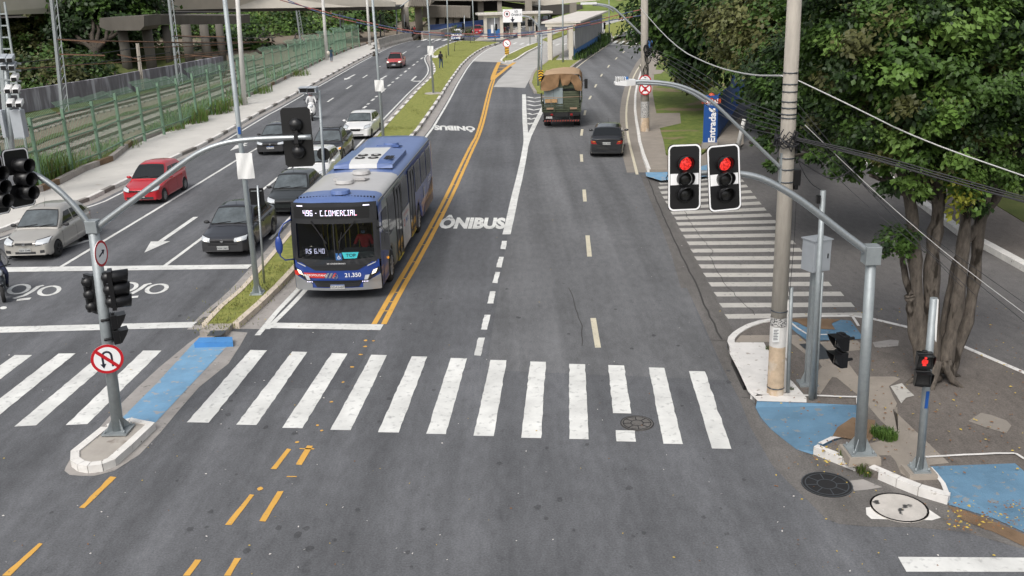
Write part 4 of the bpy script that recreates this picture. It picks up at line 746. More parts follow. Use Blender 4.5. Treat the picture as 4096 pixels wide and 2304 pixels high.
c = P3(2505, 318, YU - .1); q = MB(); q.cyl((c.x, c.y, c.z - .02), (c.x, c.y, c.z + .05), .045, .04, 12); q.build('photocell', 'blue_wall', root, True)
# ---- left mast with two arms
root, b, t = pole('signal_mast', 'grey steel signal mast with two arms forming a Y, standing on the island nose', (474, 1722), (372, 905), .115, .1, 'galv_dull', 'signal mast', z0=.15)
YL_ = b.y
q = MB(); q.box(t.x - .11, t.x + .11, t.y - .11, t.y + .11, t.z - .12, t.z + .12); q.build('junction_box', 'galv_dull', root, True, bevel=.01)
q = MB(); pts = smooth([P3(x, y, YL_) for x, y in [(385, 912), (460, 855), (560, 782), (660, 706), (740, 646), (800, 608), (860, 583), (930, 565), (1020, 556), (1130, 552), (1245, 548)]], 1); q.tube(pts, [.062 - .016 * i / len(pts) for i in range(len(pts))], 12); q.build('arm', 'galv', root, True)
q = MB(); pts = smooth([P3(x, y, YL_) for x, y in [(362, 908), (330, 862), (290, 815), (240, 765), (195, 730), (150, 702), (100, 685), (0, 668), (-120, 660)]], 1); q.tube(pts, [.06 - .012 * i / len(pts) for i in range(len(pts))], 12); q.build('arm', 'galv', root, True)
signal_head('black-plated traffic light seen from behind on the left mast arm', P3(1191, 549, YL_ + .16), math.pi, tilt=(.06, 0.02), group='traffic lights of the left mast')
q = MB(); c = P3(1186, 551, YL_); q.box(c.x - .035, c.x + .035, c.y - .06, c.y + .12, c.z - .1, c.z + .08); q.build('clamp', 'black_matte', root, True)
signal_head('white-bordered black traffic light with long visors, right of its left-edge twin', P3(76, 712, YL_ - .1), math.radians(66), tube=True, tilt=(-.03, 0.05), group='traffic lights of the left mast')
signal_head('traffic light cut by the left edge of the picture, in front of its twin', P3(-28, 742, YL_ - .5), math.radians(66), tube=True, tilt=(-.03, 0.05), group='traffic lights of the left mast')
c = P3(366, 1172, YL_ + .05); signal_head('three-lamp black traffic light on the left side of the left mast, seen from behind', c, math.radians(143), plate=False, sp=.25, lens=.095, group='traffic lights of the left mast')
c = P3(450, 1155, YL_ - .05); signal_head('three-lamp black traffic light with round visors on the right side of the left mast', (c.x - .02, c.y, c.z), math.radians(108), plate=False, tube=True, sp=.25, lens=.095, group='traffic lights of the left mast')
c = P3(466, 1312, YL_); ped_head('black pedestrian signal below the traffic lights on the left mast', (c.x, c.y, c.z), math.radians(118))
round_sign('red-rimmed round sign with slanting black arrow high on the left mast', P3(405, 1014, YL_ - .14), math.radians(88), .25, 'arrow').rotation_euler = (0, math.radians(-20), math.radians(86))
round_sign('round red and white no U-turn sign low on the left mast', P3(429, 1436, YL_ - .15), math.radians(22), .3, 'uturn', tilt=-.03)
# ---- other poles of the left side
root, b, t = pole('lamp_post', 'thick grey lamp post with a hung paper sheet, nearest on the grass island', (1030, 1174), (899, 0), .085, .06, 'pole_grey', 'lamp post', ext=.8, z0=.15)
def sheet(root, corners, Y, m_='white_sheet'):
    q = MB(); p = [P3(x, y, Y) for x, y in corners]; n = 8; rows = []
    for i in range(n + 1):
        a_ = p[0].lerp(p[3], i / n); c = p[1].lerp(p[2], i / n); rows.append([a_ + (c - a_) * (k / 6) + Vector((0, .03 * math.sin(k * 1.6 + i * .7), 0)) for k in range(7)])
    q.grid(rows, 0); q.build('paper_sheet', m_, root, True)
sheet(root, [(941, 613), (1008, 612), (1019, 714), (953, 717)], b.y - .13)
q = MB(); c = P3(957, 522, b.y - .1); q.box(c.x - .04, c.x + .04, c.y, c.y + .004, c.z - .1, c.z + .1); q.build('sticker', 'totem_blue', root, True)
root, b, t = pole('sign_post', 'thin grey post with a square black-backed sign beside the dark hatchback', (1057, 1133), (1030, 742), .035, .032, 'galv', 'sign post', plate=False, z0=.15)
c = P3(1028, 786, b.y + .05); q = MB(); q.extr([(c.x + x, c.y, c.z + z) for x, z in rrect(.42, .5, .03)], (0, .01, 0)); q.build('sign_board', 'black', root, True); q = MB(); q.bar((c.x - .16, c.y - .02, c.z + .17), (c.x + .16, c.y - .02, c.z + .17), .02); q.build('bracket', 'galv', root, True)
# camera post by the bus
root, b, t = pole('camera_post', 'thin grey post carrying two traffic cameras, half hidden behind the bus', (1308, 872), (1276, 362), .06, .055, 'galv_dull', 'camera post', plate=False, z0=.15)
q = MB(); q.bar(P3(1276, 377, b.y), P3(1217, 377, b.y), .04); q.bar(P3(1283, 468, b.y), P3(1253, 466, b.y), .03); q.build('crossbar', 'galv_dull', root, True)
for cx in (1219, 1251):
    q = MB(); c = P3(cx, 360, b.y); q.box(c.x - .17, c.x + .16, c.y - .28, c.y + .22, c.z - .08, c.z + .1); q.box(c.x - .19, c.x + .18, c.y - .34, c.y + .24, c.z + .1, c.z + .115); q.build('traffic_camera', 'cabinet', root, True)
    q = MB(); q.box(c.x - .13, c.x + .12, c.y - .285, c.y - .28, c.z - .06, c.z + .08); q.build('camera_glass', 'black', root, True)
q = MB(); c = P3(1294, 617, b.y + .08); q.disc(c, (0, 1, 0), .25, .01, 24); q.build('sign_back', 'black', root, True)
root, b, t = pole('lamp_post', 'slim grey lamp post behind the bus, with a torn white sheet tied to it', (1540, 640), (1490, 0), .08, .055, 'pole_grey', 'lamp post', ext=2, plate=False, z0=.15)
sheet(root, [(1497, 320), (1533, 320), (1538, 365), (1501, 366)], b.y - .12)
root, b, t = pole('lamp_post', 'slim grey lamp post on the round concrete foot in the middle of the grass island', (1734, 374), (1709, 0), .085, .06, 'pole_grey', 'lamp post', ext=4, plate=False, z0=.15)
q = MB(); q.cyl((b.x, b.y, .14), (b.x, b.y, .2), .75, .7, 20); q.build('foot', 'concrete', root, True)
sheet(root, [(1709, 184), (1733, 184), (1734, 221), (1711, 221)], b.y - .15); sheet(root, [(1728, 222), (1753, 222), (1752, 231), (1728, 231)], b.y - .2)
for lb, base, top, r_, m_, z0 in (('pale concrete post by the green fence, nearest of its row on the left sidewalk', (978, 419), (950, 0), .2, 'pole_white', .15), ('pale concrete post beside the walking woman', (1308, 239), (1291, 0), .22, 'pole_white', .15), ('pale concrete post at the end of the green fence', (1479, 182), (1468, 0), .22, 'pole_white', .15)):
    pole('utility_pole', lb, base, top, r_, r_ * .72, m_, 'utility pole', 'pale posts along the left sidewalk', ext=3, plate=False, z0=z0)
for lb, base, top, r_ in (('thin grey lamp post near the white police car', (1794, 224), (1788, 0), .09), ('thin grey lamp post in front of the red car by the left shelter', (1897, 166), (1890, 0), .1), ('tall thin lamp post left of the truck, on the tip of the grass island', (2153, 345), (2158, 0), .1), ('thin lamp post standing in front of the right bus shelter', (2252, 251), (2251, 0), .1), ('thin lamp post on the grass beyond the right bus shelter', (2437, 135), (2436, 0), .1)):
    pole('lamp_post', lb, base, top, r_, r_ * .7, 'pole_grey', 'lamp post', 'lamp posts of the far junction', ext=4, plate=False, z0=.1)
root, b, t = pole('lamp_post', 'grey lamp post with a slanting arm behind the concrete barrier', (1589, 148), (1584, 38), .13, .11, 'pole_grey', 'lamp post', plate=False)
q = MB(); q.tube([t, P3(1610, 20, b.y), P3(1642, -4, b.y)], .08, 8); q.build('arm', 'pole_grey', root, True)
# chevron marker + gantry sign
root, b, t = pole('sign_gantry', 'grey post with a curved arm holding the bus lane sign', (2165, 358), (2166, 130), .075, .07, 'galv_dull', 'sign gantry', plate=False, z0=.15)
q = MB(); q.tube(smooth([P3(x, y, b.y) for x, y in [(2166, 132), (2160, 118), (2145, 95), (2128, 74), (2110, 66), (2080, 64), (2050, 64)]], 1), .06, 8); q.build('arm', 'galv', root, True)
YG = b.y; c0 = P3(2010.5, 38, YG - .08); c1 = P3(2089, 88, YG - .08); q = MB(); cx, cz = (c0.x + c1.x) / 2, (c0.z + c1.z) / 2; W_, H_ = (c1.x - c0.x), (c0.z - c1.z)
o = thing('bus_lane_sign', 'white rectangular overhead sign with a bus symbol and a downward arrow, reading SÓ ÔNIBUS', 'road sign', (cx, c0.y, cz))
q.box(-W_ / 2, W_ / 2, 0, .04, -H_ / 2, H_ / 2); q.build('sign_plate', 'sign_white', o)
q = MB(); put_text(q, 'SÓ', (W_ * .2, -.004, H_ * .31), (1, 0, 0), (0, 0, 1), W_ * .15, bold=.015); put_text(q, 'ÔNIBUS', (W_ * .2, -.004, H_ * .06), (1, 0, 0), (0, 0, 1), W_ * .15, bold=.015)
s_ = W_ * .028; q.add([(x * s_, -.004, -H_ * .3 + z * s_) for x, z in ((-1, 5), (1, 5), (1, 1), (4, 1), (0, -5), (-4, 1), (-1, 1))], [(0, 1, 2, 6), (2, 3, 4), (2, 4, 6), (6, 4, 5)])
q.box(-W_ * .33, -W_ * .23, -.006, -.004, H_ * .05, H_ * .24); q.build('lettering', 'sign_black', o)
q = MB(); n = 28
for k in range(n):
    a, b_ = 2 * math.pi * k / n, 2 * math.pi * (k + 1) / n; r0, r1 = H_ * .24, H_ * .2
    q.add([(-W_ * .28 + r * math.cos(x), -.005, H_ * .15 + r * math.sin(x)) for r, x in ((r0, a), (r0, b_), (r1, b_), (r1, a))], [(0, 1, 2, 3)])
q.build('red_ring', 'sign_red', o)
def chevron(label, cx, y0, y1, Y, w_, kind):
    c0, c1 = P3(cx, y0, Y), P3(cx, y1, Y); H_ = c0.z - c1.z; o = thing('hazard_marker', label, 'hazard marker', (c0.x, Y, (c0.z + c1.z) / 2)); q = MB(); q.box(-w_ / 2, w_ / 2, 0, .02, -H_ / 2, H_ / 2); q.build('sign_plate', 'yellow', o)
    q = MB(); n = 4 if kind == 'v' else 5; s_ = H_ / n
    for k in range(n):
        z = H_ / 2 - k * s_
        if kind == 'v': q.add([(-w_ / 2, -.004, max(z - s_ * .95, -H_ / 2)), (0, -.004, min(z - s_ * .45 , H_ / 2)), (w_ / 2, -.004, max(z - s_ * .95, -H_ / 2)), (w_ / 2, -.004, z - s_ * .5), (0, -.004, min(z + .0, H_ / 2)), (-w_ / 2, -.004, z - s_ * .5)], [(0, 1, 4, 5), (1, 2, 3, 4)])
        else: q.add([(-w_ / 2, -.004, z - s_ * .0 if k else z), (-w_ / 2, -.004, z - s_ * .45), (w_ / 2, -.004, z - s_ * .95), (w_ / 2, -.004, z - s_ * .5)], [(0, 1, 2, 3)])
    q.build('stripes', 'black_matte', o); return o
chevron('yellow and black arrow-striped marker on the post beside the truck', 2163, 281, 324, YG - .12, .42, 'v')
root, b, t = pole('sign_post', 'short thin post with a round sign and a striped marker on the small island', (2027, 236), (2027, 168), .05, .045, 'galv', 'sign post', plate=False)
round_sign('small round sign with a diagonal black arrow above the striped marker', P3(2027, 174, b.y - .1), 0, .46, 'diag'); chevron('yellow and black diagonally striped marker under the small round sign', 2027, 184, 218, b.y - .08, .5, 'd')
# far utility pole and its lamp, signs
root, b, t = pole('utility_pole', 'stained concrete utility pole on the right sidewalk with coils of cable and two round signs', (2580, 524), (2578, 0), .25, .19, 'concrete_pole', 'utility pole', n=8, ext=2, plate=False, z0=.14)
YF = b.y; q = MB(); q.tube([P3(2580, 524, YF), P3(2580, 405, YF)], [.256, .246], 8, 0, False); q.build('whitewashed_band', 'pole_paper', root, True); q = MB(); q.tube([P3(2580, 525, YF), P3(2580, 470, YF)], [.262, .258], 8, 0, False); q.build('painted_foot', 'pole_stain', root, True)
for k in range(10):
    q = MB(); c = P3(2588 + R.uniform(-8, 10), R.uniform(150, 300), YF - .3); rr = R.uniform(.12, .3); q.tube([(c.x + rr * .6 * math.cos(a), c.y + R.uniform(-.05, .05), c.z + rr * 1.3 * math.sin(a)) for a in [j * 2 * math.pi / 12 for j in range(13)]], R.uniform(.02, .05), 5); q.build('cable_coil', 'black_matte', root, True)
q = MB(); c = P3(2600, 177, YF - .2); q.box(c.x - .12, c.x + .12, c.y - .1, c.y + .1, c.z - .2, c.z + .2); q.build('box', 'blue_wall', root, True)
o = round_sign('upper round sign on the far concrete pole, half hidden by the lamp arm', P3(2580, 325, YF - .3), 0, .36, 'truck', group='round signs on the far concrete pole'); round_sign('round red crossed no-stopping sign on the far concrete pole, the lower one', P3(2581, 355, YF - .32), 0, .36, 'nostop', group='round signs on the far concrete pole')
root = thing('street_lamp', 'long thin double lamp arm reaching left from the far concrete pole', 'street lamp', P3(2569, 140, YF))
q = MB(); q.tube(smooth([P3(x, y, YF) for x, y in [(2569, 142), (2530, 103), (2480, 55), (2455, 33), (2430, 22), (2400, 17), (2350, 13)]], 1), .06, 8); q.build('arm', 'galv', root, True)
q = MB(); q.tube(smooth([P3(x, y, YF) for x, y in [(2456, 48), (2435, 30), (2405, 22), (2370, 20)]], 1), .045, 6); q.build('brace', 'galv', root, True); q = MB(); c = P3(2358, 14, YF); q.box(c.x - .5, c.x + .4, c.y - .15, c.y + .15, c.z - .05, c.z + .07); q.build('lamp_head', 'white_plastic', root, True)
pole('utility_pole', 'small far concrete pole at the end of the right sidewalk', (2624, 216), (2632, 30), .24, .2, 'concrete_pole', 'utility pole', n=8, plate=False); pole('utility_pole', 'far grey concrete pole partly behind the big tree crown', (2562, 50), (2563, 0), .6, .6, 'viaduct', 'utility pole', n=8, plate=False, ext=4)
# far signal heads
def far_signal(label, base, top, heads, lit=None):
    root, b, t = pole('signal_post', label, base, top, .07, .06, 'galv', 'signal post', 'signal posts of the far junction', plate=False)
    for hx, hy in heads: 
        o = signal_head(('left ' if len(heads) > 1 and (hx, hy) == heads[0] else 'right ' if len(heads) > 1 else 'small ') + 'traffic light on the ' + label, P3(hx, hy, b.y - .15), 0, plate=False, lit=lit, lens=.13, sp=.34, lod=True, lit_m='green_on', group='traffic lights of the far junction')
far_signal('post by the maroon car with green lights', (2198, 158), (2199, 62), [(2195, 76), (2204, 76)], 2); far_signal('thin post right of the bus lane sign', (2120, 180), (2119, 72), [(2115, 91), (2124, 91)])
far_signal('post at the end of the right shelter', (2413, 160), (2413, 90), [(2418, 103)]); far_signal('white post by the far waiting people', (1620, 143), (1616, 58), [(1623, 98)]); far_signal('white post behind the police car', (1858, 164), (1857, 62), [(1852, 104)])
far_signal('post left of the bus shelter entrance', (1981, 170), (1978, 70), [(1985, 108)])
far_signal('thin post left of the sign gantry', (2149, 172), (2149, 88), [(2146, 112)])
# ---- cables
def cable(label, pts, r_=.012, m_='wire', name='overhead_cable', cat='cable', group='overhead cables', sag=0):
    q = MB(); p = [P3(x, y, Y) for x, y, Y in pts]
    if len(p) == 2 and sag:
        a, b = p; p = [a.lerp(b, k / 14) - Vector((0, 0, sag * 4 * (k / 14) * (1 - k / 14))) for k in range(15)]
    else: p = smooth(p, 2)
    q.tube(p, r_, 5); o = q.build(name, m_); tag(o, label, cat, group); return o
cable('thick white cable sagging from the near concrete pole to the right edge', [(3178, 315, YU), (3400, 420, YU - .6), (3680, 560, YU - 1.2), (4200, 740, YU - 2.4)], .014, 'wire_light'); cable('white cable from the near concrete pole up to the left', [(3130, 303, YU), (3000, 302, YU + 4), (2850, 265, YU + 10), (2700, 190, YU + 17), (2560, 30, YF - 1)], .02, 'wire_light')
for k, (y1, y2, sg) in enumerate(((545, 790, .1), (550, 796, .16), (556, 803, .2), (548, 812, .12))): cable('dark cable of the bundle running right from the near concrete pole', [(3160 + k * 4, y1, YU - .2), (3500, y1 + 72 + k * 5, YU - .8), (3800, y1 + 160 + k * 6, YU - 1.6), (4250, y2 + 40, YU - 2.6)], .013)
for k in range(6):
    y0 = 470 + k * 16; x1 = 2590 + k * 2; y1 = 185 + k * 9; cable('dark cable of the slack bundle between the two concrete poles', [(3160, y0, YU - .1), (2950, 395 + k * 22, YU + 7), (2780, 270 + k * 24, YU + 15), (x1, y1, YF - .3)], .011)
for a, b_ in (((3195, 420), (3850, 1150)), ((3190, 450), (3900, 1180)), ((3200, 500), (4150, 1330)), ((3180, 520), (4150, 1250)), ((3200, 560), (3700, 1010))): cable('thin dark wire slanting down from the near concrete pole across the side street', [(a[0], a[1], YU - .1), ((a[0] + b_[0]) / 2 - 20, (a[1] + b_[1]) / 2 + 8, YU - 1), (b_[0], b_[1], YU - 2)], .006)
cable('thin turquoise wire slanting across the tree trunks to the right edge', [(3220, 500, YU - .2), (3500, 770, YU - .8), (3800, 1030, YU - 1.6), (4200, 1330, YU - 2.6)], .007, 'wire_light')
cable('black drooping cable loop right of the near concrete pole', [(3190, 640, YU - .1), (3270, 690, YU - .1), (3320, 716, YU - .2), (3370, 705, YU - .2), (3425, 665, YU - .3)], .014); cable('thin cable hanging down to the black box pole', [(3190, 640, YU - .1), (3235, 730, YU), (3290, 764, YU)], .008)
cable('thin hanging wires beside the near concrete pole', [(3185, 800, YU - .2), (3178, 950, YU - .2), (3165, 1100, YU - .2), (3158, 1180, YU - .2)], .006)
mat('wire_red', (.3, .1, .09), .6); mat('wire_blue', (.06, .08, .18), .6)
for k, (pts, lb) in enumerate((([(1120, 0), (1300, 48), (1500, 97), (1640, 124), (1760, 133), (1900, 137), (2050, 136), (2200, 122), (2350, 92), (2460, 62), (2575, 36)], 'upper red and blue cable sagging across the far junction'), ([(1150, 0), (1300, 60), (1500, 107), (1640, 132), (1760, 142), (1900, 147), (2050, 144), (2200, 131), (2350, 101), (2460, 78), (2575, 60)], 'lower red and blue cable sagging across the far junction'))):
    q = MB(); p = smooth([P3(x, y, YF) for x, y in pts], 2)
    for i in range(len(p) - 1): q.tube([p[i], p[i + 1]], .026, 5, (i // 2 + k) % 2)
    o = q.build('overhead_cable', ['wire_red', 'wire_blue']); tag(o, lb, 'cable', 'overhead cables')
# ------------------------------------------------------------------ VEHICLES
from mathutils.bvhtree import BVHTree
def carpaint(n, c, rough=.35, met=0, coat=.8): return mat(n, c, rough, met, .06, 1.5, .5, coat=coat)
carpaint('paint_red', (.46, .012, .022)); carpaint('paint_red_faded', (.5, .06, .06), .45); carpaint('paint_silver', (.46, .44, .4), .4, .35); carpaint('paint_dark', (.025, .027, .034), .4, .2); carpaint('paint_black', (.012, .013, .015), .3); carpaint('paint_green_black', (.022, .026, .026), .4, .2); carpaint('paint_white', (.74, .74, .73)); carpaint('paint_maroon', (.1, .012, .03), .35); carpaint('paint_white2', (.66, .67, .67))
mat('glass_dark', (.012, .014, .016), .06, 0, spec=.4); mat('glass_light', (.085, .1, .108), .1, 0, .35, 2, .5); mat('chrome', (.6, .6, .6), .2, .9); mat('rim', (.42, .42, .42), .35, .7); mat('rim_dark', (.05, .05, .05), .5, .3); mat('headlight', (.6, .63, .65), .15, .1, spec=.8, coat=1); mat('headlight_on', (1, .9, .7), .2, emit=(1, .86, .62), es=1.1)
mat('indicator', (.7, .25, .02), .3, emit=(1, .4, .02), es=.6); mat('taillight', (.3, .01, .01), .2, coat=1); mat('taillight_orange', (.6, .2, .04), .2, coat=1); mat('plastic_dark', (.03, .03, .032), .6); mat('plate_white', (.6, .6, .58), .5); mat('plate_grey', (.42, .43, .42), .5); mat('seam', (.006, .006, .006), .8)
def bvh_of(mb): return BVHTree.FromPolygons([Vector(v) for v in mb.v], mb.f)
def decal(mb, bvh, dr, pts, n=6, off=.006, mi=0):
    """patch given by 4 corners (u,v) projected on the bodywork from direction dr: 'f' front, 'b' rear, 'l'/'r' side (-x/+x), 't' top"""
    rows = []
    (a, b, c, d) = [Vector((p[0], p[1])) for p in pts]
    for i in range(n + 1):
        t = i / n; row = []
        for j in range(n + 1):
            s_ = j / n; p = (a.lerp(b, s_)).lerp(d.lerp(c, s_), t)
            if dr == 'f': o_, v = Vector((p.x, -5, p.y)), Vector((0, 1, 0))
            elif dr == 'b': o_, v = Vector((p.x, 30, p.y)), Vector((0, -1, 0))
            elif dr == 'r': o_, v = Vector((5, p.x, p.y)), Vector((-1, 0, 0))
            elif dr == 'l': o_, v = Vector((-5, p.x, p.y)), Vector((1, 0, 0))
            else: o_, v = Vector((p.x, p.y, 8)), Vector((0, 0, -1))
            h = bvh.ray_cast(o_, v)
            if h[0] is None: row.append(None); continue
            nrm = h[1]; 
            if nrm.dot(v) > 0: nrm = -nrm
            row.append(h[0] - v * off * .5 + nrm * off)
        rows.append(row)
    vs = []; idx = {}
    for i, r_ in enumerate(rows):
        for j, p in enumerate(r_):
            if p is not None: idx[i, j] = len(vs); vs.append(p)
    fs = []
    for i in range(n):
        for j in range(n):
            k = [(i, j), (i, j + 1), (i + 1, j + 1), (i + 1, j)]
            if all(q in idx for q in k):
                q = [vs[idx[z]] for z in k]
                if max((q[0] - q[2]).length, (q[1] - q[3]).length) < max((a - c).length, (b - d).length) * 2.5 / n + .1: fs.append(tuple(idx[z] for z in k))
    if fs: mb.add(vs, fs, mi, True)
    return mb
def lerpf(tab, x):
    if x <= tab[0][0]: return tab[0][1]
    for (a, b), (c, d) in zip(tab, tab[1:]):
        if x <= c:
            t = (x - a) / (c - a) if c > a else 0; return b + (d - b) * t
    return tab[-1][1]
def wheel(root, x, y, r, w_, lod=0, rim='rim', face=None, spokes=5):
    o = thing('wheel', None, None, (x, y, r)); o.parent = root
    q = MB(); prof = [(r * .62, w_ * .5), (r * .93, w_ * .5), (r, w_ * .36), (r, -w_ * .36), (r * .93, -w_ * .5), (r * .62, -w_ * .5)]; n = 16 if lod else 24
    q.grid([[(p[1], p[0] * math.cos(2 * math.pi * k / n), p[0] * math.sin(2 * math.pi * k / n)) for p in prof] for k in range(n)] + [[(p[1], p[0], 0) for p in prof]], 0); q.build('tyre', 'rubber', o)
    q = MB(); sx = 1 if x > 0 else -1; q.cyl((-w_ * .3 * sx, 0, 0), (w_ * .3 * sx, 0, 0), r * .64, r * .64, n, 1)
    for k in range(spokes * (1 if lod < 2 else 0)):
        a = 2 * math.pi * k / spokes; q.bar((w_ * .36 * sx, 0, 0), (w_ * .4 * sx, r * .6 * math.cos(a), r * .6 * math.sin(a)), r * .17, .03, 0)
    q.tube([(w_ * .4 * sx, r * .6 * math.cos(t), r * .6 * math.sin(t)) for t in [2 * math.pi * k / n for k in range(n + 1)]], r * .05, 5, 0, False); q.cyl((w_ * .3 * sx, 0, 0), (w_ * .44 * sx, 0, 0), r * .14, r * .12, 10, 0); q.build('rim', [rim, 'rim_dark'], o)
    return o
def place(L_, pa, pb, anchor, at_, front=True, name='car', label='', cat='car', group=None):
    """rearward direction from pixel pa to pixel pb; anchor = local (x,y) that sits on ground pixel at_"""
    d = (G(*pb) - G(*pa)); d.z = 0; d.normalize(); rz = math.atan2(-d.x, d.y); X = Vector((d.y, -d.x, 0)); o = G(*at_) - X * anchor[0] - d * anchor[1]
    return thing(name, label, cat, (o.x, o.y, 0), rz, group)
def make_car(root, P):
    """P: dict with L,W,H, hood/cowl/roof/deck profile. local: x right (seen from the front), y from nose to tail, z up"""
    L_, W_, H_ = P['L'], P['W'], P['H']; r = P.get('wr', .3); ya, yb = P['ax']; paint_ = P['paint']; lod = P.get('lod', 0)
    top = P['top']       # (y,z) shell line: hood, belt, deck
    nst = sorted(set([0, .03, .1, .22, .4] + [i * L_ / 26 for i in range(27)] + [L_ - .25, L_ - .1, L_ - .03, L_] + [a + r * 1.18 * math.cos(math.radians(k)) for a in (ya, yb) for k in range(0, 181, 20)]))
    nst = [y for y in nst if 0 <= y <= L_]
    plan = P.get('plan', [(0, .8), (.06, .88), (.2, .945), (.5, .985), (1.0, 1.0), (L_ - .9, 1.0), (L_ - .35, .97), (L_ - .08, .9), (L_, .84)])
    clad = P.get('clad', 0)
    def zb(y):
        z = .2 if .12 < y < L_ - .12 else .24
        for a in (ya, yb):
            if abs(y - a) < r * 1.18: z = max(z, r + math.sqrt(max(0, (r * 1.18) ** 2 - (y - a) ** 2)) - .02)
        return z
    rows = []; fracs = [0, .1, .28, .5, .72, .88]
    for y in nst:
        wv = W_ / 2 * lerpf(plan, y); zt = lerpf(top, y); b = zb(y); half = []
        sh = zt - .05
        half = [(wv * .96, b)] + [(wv * (1.0 if f < .8 else .985), b + (sh - b) * f) for f in fracs[1:]] + [(wv * .965, sh), (wv * .9, zt - .012), (wv * .6, zt + .018), (0, zt + .03)]
        row = []
        for x, z in half: row.append([x, y, z])
        row = [[-x, yy, z] for x, yy, z in row] + [list(p) for p in row[-2::-1]]
        for p in row:
            if y < .45: k = (1 - y / .45); p[1] += k * (P.get('rake', .12) * max(0, p[2] - .45) + .16 * (p[0] / (W_ / 2)) ** 2)
            if y > L_ - .45: k = 1 - (L_ - y) / .45; p[1] -= k * (P.get('rrake', .1) * max(0, p[2] - .5) + .12 * (p[0] / (W_ / 2)) ** 2)
        rows.append([tuple(p) for p in row])
    q = MB(); q.grid(rows); q.add(rows[0], [tuple(range(len(rows[0])))], 0, False); q.add(rows[-1], [tuple(range(len(rows[-1])))[::-1]], 0, False)
    body = MB(); body.v = list(q.v); body.f = list(q.f)
    if clad:
        for i, f in enumerate(q.f):
            cz = sum(q.v[k][2] for k in f) / len(f); cy = sum(q.v[k][1] for k in f) / len(f)
            if cz < clad and (cy < P.get('clad_len', .5) or cy > L_ - .5 or P.get('clad_side')): q.m[i] = 1
    bo = q.build('body', [paint_, 'plastic_dark'], root)
    bo.modifiers.new('w', 'WEIGHTED_NORMAL') if False else None
    q = MB(); q.box(-W_ * .36, W_ * .36, .3, L_ - .3, .16, .5); q.build('underbody', 'black_matte', root)
    # cabin
    gh = P['cab']        # (y,z): cowl, windscreen top, (roof mid), rear top, rear bottom
    wb = P.get('wb', W_ * .455); tum = P.get('tum', .38); belt = lambda y: lerpf(top, y) - .03
    def xs(z, y): return wb - tum * max(0, z - belt(y)) * .55 - .06 * max(0, (z - belt(y)) / .5) ** 3
    ys = []
    for (a, za), (b, zb_) in zip(gh, gh[1:]):
        n = max(2, int((b - a) / .12)); ys += [(a + (b - a) * k / n, za + (zb_ - za) * k / n) for k in range(n)]
    ys.append(gh[-1])
    rows = []
    for y, z in ys:
        b = belt(y); z = max(z, b + .005); cr = .035 * min(1, (z - b) / .4); zt2 = z - .02
        half = [(wb, b)] + [(xs(b + (zt2 - b) * f, y), b + (zt2 - b) * f) for f in (.35, .7, .92)] + [(xs(zt2, y) - .03, z - .002), (xs(zt2, y) * .6, z + cr * .6), (0, z + cr)]
        rows.append([(-x, y, zz_) for x, zz_ in half] + [(x, y, zz_) for x, zz_ in half[-2::-1]])
    c = MB(); c.grid(rows); cabb = bvh_of(c); c.build('cabin', paint_, root)
    body.v += c.v; body.f += [tuple(i + len(body.v) - len(c.v) for i in f) for f in c.f]; bv = bvh_of(body)
    # glass
    (y0, z0), (y1, z1) = gh[0], gh[1]
    def slope_glass(ya_, za_, yb_, zb_, t0, t1, name, m_, ins=.06):
        g = MB(); rws = []
        for i in range(9):
            t = t0 + (t1 - t0) * i / 8; y = ya_ + (yb_ - ya_) * t; z = za_ + (zb_ - za_) * t; b = belt(y); xe = xs(max(b, z - .02), y) - ins; row = []
            for j in range(9):
                x = -xe + 2 * xe * j / 8; cr = .035 * min(1, (z - b) / .4); row.append(Vector((x, y, z + cr * (1 - min(1, abs(x) / max(xe, .1)) ** 2 * .75) + .012)))
            rws.append(row)
        g.grid(rws); g.build(name, m_, root)
    slope_glass(y0, z0, y1, z1, .1, .93, 'windshield_frame', 'black', .035); 
    g = MB(); rws = []
    for i in range(9):
        t = .15 + .72 * i / 8; y = y0 + (y1 - y0) * t; z = z0 + (z1 - z0) * t; b = belt(y); xe = xs(max(b, z - .02), y) - .065; row = []
        for j in range(9):
            x = -xe + 2 * xe * j / 8; cr = .035 * min(1, (z - b) / .4); row.append(Vector((x, y, z + cr * (1 - min(1, abs(x) / max(xe, .1)) ** 2 * .75) + .017)))
        rws.append(row)
    g.grid(rws); g.build('windshield', P.get('ws', 'glass_light'), root)
    (y2, z2), (y3, z3) = gh[-2], gh[-1]
    slope_glass(y2, z2, y3, z3, .12, .85, 'rear_window', 'glass_dark')
    for s_, dr in ((-1, 'l'), (1, 'r')):
        for pts in P['win']:
            g = MB(); decal(g, cabb, dr, pts, 5, .006); g.build('side_window', 'glass_dark', root) if g.v else None
        g = MB()
        for (a, b_) in P.get('seams', []): decal(g, bv, dr, [(a - .006, .3), (a + .006, .3), (a + .006 + b_, lerpf(top, a) - .08), (a - .006 + b_, lerpf(top, a) - .08)], 6, .003)
        if g.v: g.build('door_seam', 'seam', root)
        for a in P.get('handles', []):
            g = MB(); zh = lerpf(top, a) - .14; g.obox((s_ * (W_ / 2 + .008), a, zh), (0, 1, 0), (1, 0, 0), (0, 0, 1), .07, .015, .015); g.build('door_handle', P.get('handle_m', paint_), root)
        g = MB(); ym = gh[0][0] + (gh[1][0] - gh[0][0]) * .42; zm = lerpf(top, ym) + .07; g.ell((s_ * (W_ / 2 + .09), ym, zm), .11, .06, .065, 10, 6); g.bar((s_ * (wb - .04), ym + .02, zm - .04), (s_ * (W_ / 2 + .05), ym, zm - .03), .04, .03); g.build('side_mirror', P.get('mirror_m', paint_), root)
